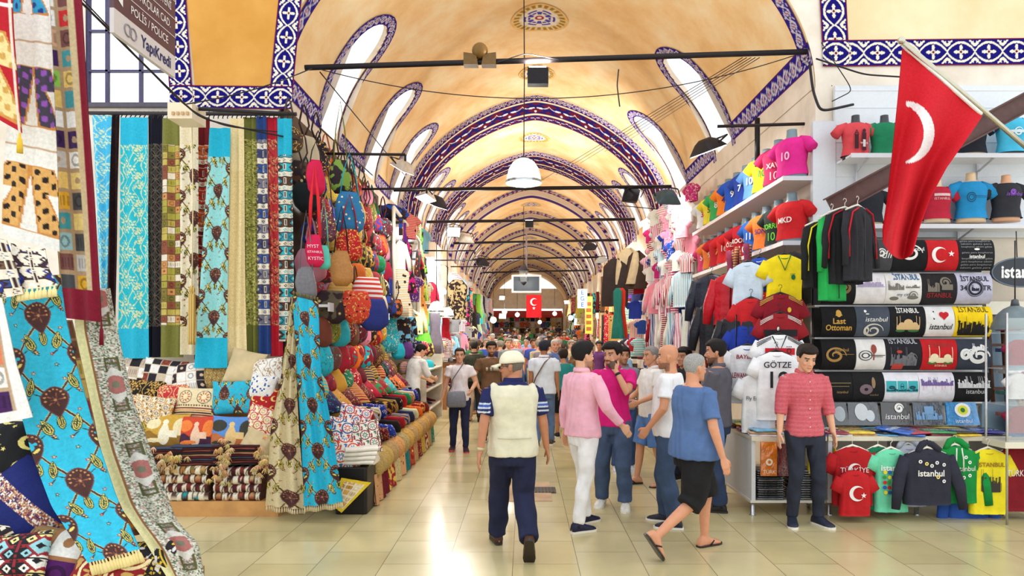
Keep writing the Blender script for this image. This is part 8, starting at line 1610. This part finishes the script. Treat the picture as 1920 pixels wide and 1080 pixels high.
e = empty('shade_lamp', P(1903,618,6.9), 0, 'grey domed metal lamp shade at the right edge', 'lamp'); mb = MB(); mb.revolve([(.21,0),(.21,.02),(.20,.06),(.16,.15),(.10,.21),(.04,.24)], k=28, caps=False); mb.build('shade', M_METAL, e, (120,134,140)); mb = MB(); mb.revolve([(.04,.24),(.03,.30),(.01,.31)], k=12, caps=True); mb.build('cap', M_METAL, e, (90,96,100)); mb = MB(); mb.tube([(0,0,.3),(0,0,.9)], .007, 5); mb.build('cord', M_METAL, e, (50,50,50))

# ------------------------------------------------------------------ the crowd up the street
CR_ = []
def proto_fig(kind):
    f = Fig('person', 0, -50, 0, 'x', 1.75, voxel=.016, wide=.98 if kind < 4 else .9, female=kind >= 4, belly=.02 if kind%2 else 0, skin=[SK1,SK2,SK3][kind%3], hair=(40,30,26))
    w = (kind%2)*.14+.05; f.pose(**L2(la=(.10,-w,.08), ra=(-.1,w,.1), lw=(.235,-.1*(kind%3),.88), rw=(-.235,.05,.88))); f.make_body(fingers=False, face=True); f.hairdo(.02 if kind < 4 else .028, .18, .11, .05 if kind < 4 else -.02)
    f.shirt((255,255,255), .4 if kind%3 else .9, .02, z0=.85, name='top', collar=False, voxel=.02); f.trousers((90,90,90), g=.018, name='trousers', m=M_CLOTH); return f.e
protos = [proto_fig(k) for k in range(6)]
sides = ['far left','left','middle','right','far right']; used = 0
TOPS = [('white',(232,232,234)),('black',(30,30,34)),('red',(190,36,40)),('blue',(50,84,170)),('grey',(130,130,136)),('pink',(226,130,150)),('green',(50,120,80)),('beige',(206,186,150)),('orange',(226,110,50)),('navy',(36,44,90)),('purple',(110,60,130)),('sky blue',(140,180,220)),('brown',(110,80,60))]
BOT = [('dark',(40,42,50)),('blue jeans',(64,84,130)),('beige',(190,170,140)),('black',(26,26,30))]
HR = [(30,24,22),(60,42,30),(90,66,44),(150,140,130),(200,196,190),(30,24,22)]
rows_y = [13.2,15.0,16.2,17.4,18.6,19.8,21,22.3,23.6,24.9,26.2,27.6,29,30.5,32,33.6,35.2,37,39,41.5,44.5,48]
for ri, yy in enumerate(rows_y):
    for si, xx in enumerate((-1.35,-.55,.3,1.15,1.95)):
        if ri == 0 and si in (0,1,2): continue
        if ri == 1 and si in (1,): continue
        if random.random() < (.4 if ri < 4 else .12): continue
        k = random.randrange(6); tn, tc = TOPS[random.randrange(13)]; bn, bc = BOT[random.randrange(4)]; y = yy+random.uniform(-.45,.45); x = xx+random.uniform(-.28,.28); away = random.random() < .45
        h = random.uniform(.93,1.05)*(1 if k < 4 else .95)
        lab = f"person in {tn} top{', back turned' if away else ''}, {bn} {'' if 'jeans' in bn else 'trousers'}, {ORD[ri]} row of crowd, {sides[si]}".replace('  ',' ').replace(' ,',',')
        if used < 6 and k == used or protos[k].location.y < -40: r = protos[k]; r['label'] = lab; 
        else: r = dup(protos[k], label=lab)
        r.location = (x, y, floor_z(y)); r.rotation_euler = (0,0,(PI if away else 0)+random.uniform(-.6,.6)); r.scale = (h,h,h); r['group'] = 'crowd walking up the street'; used += 1
        for ch in r.children:
            n_ = ch.name.split('.')[0]
            if n_ == 'top': ch.color = lc(jit(tc, 12))
            elif n_ == 'trousers': ch.color = lc(jit(bc, 8))
            elif n_ == 'hair': ch.color = lc(HR[random.randrange(6)])
for p_ in protos:
    if p_.location.y < -40:
        for ch in list(p_.children): bpy.data.objects.remove(ch)
        bpy.data.objects.remove(p_)
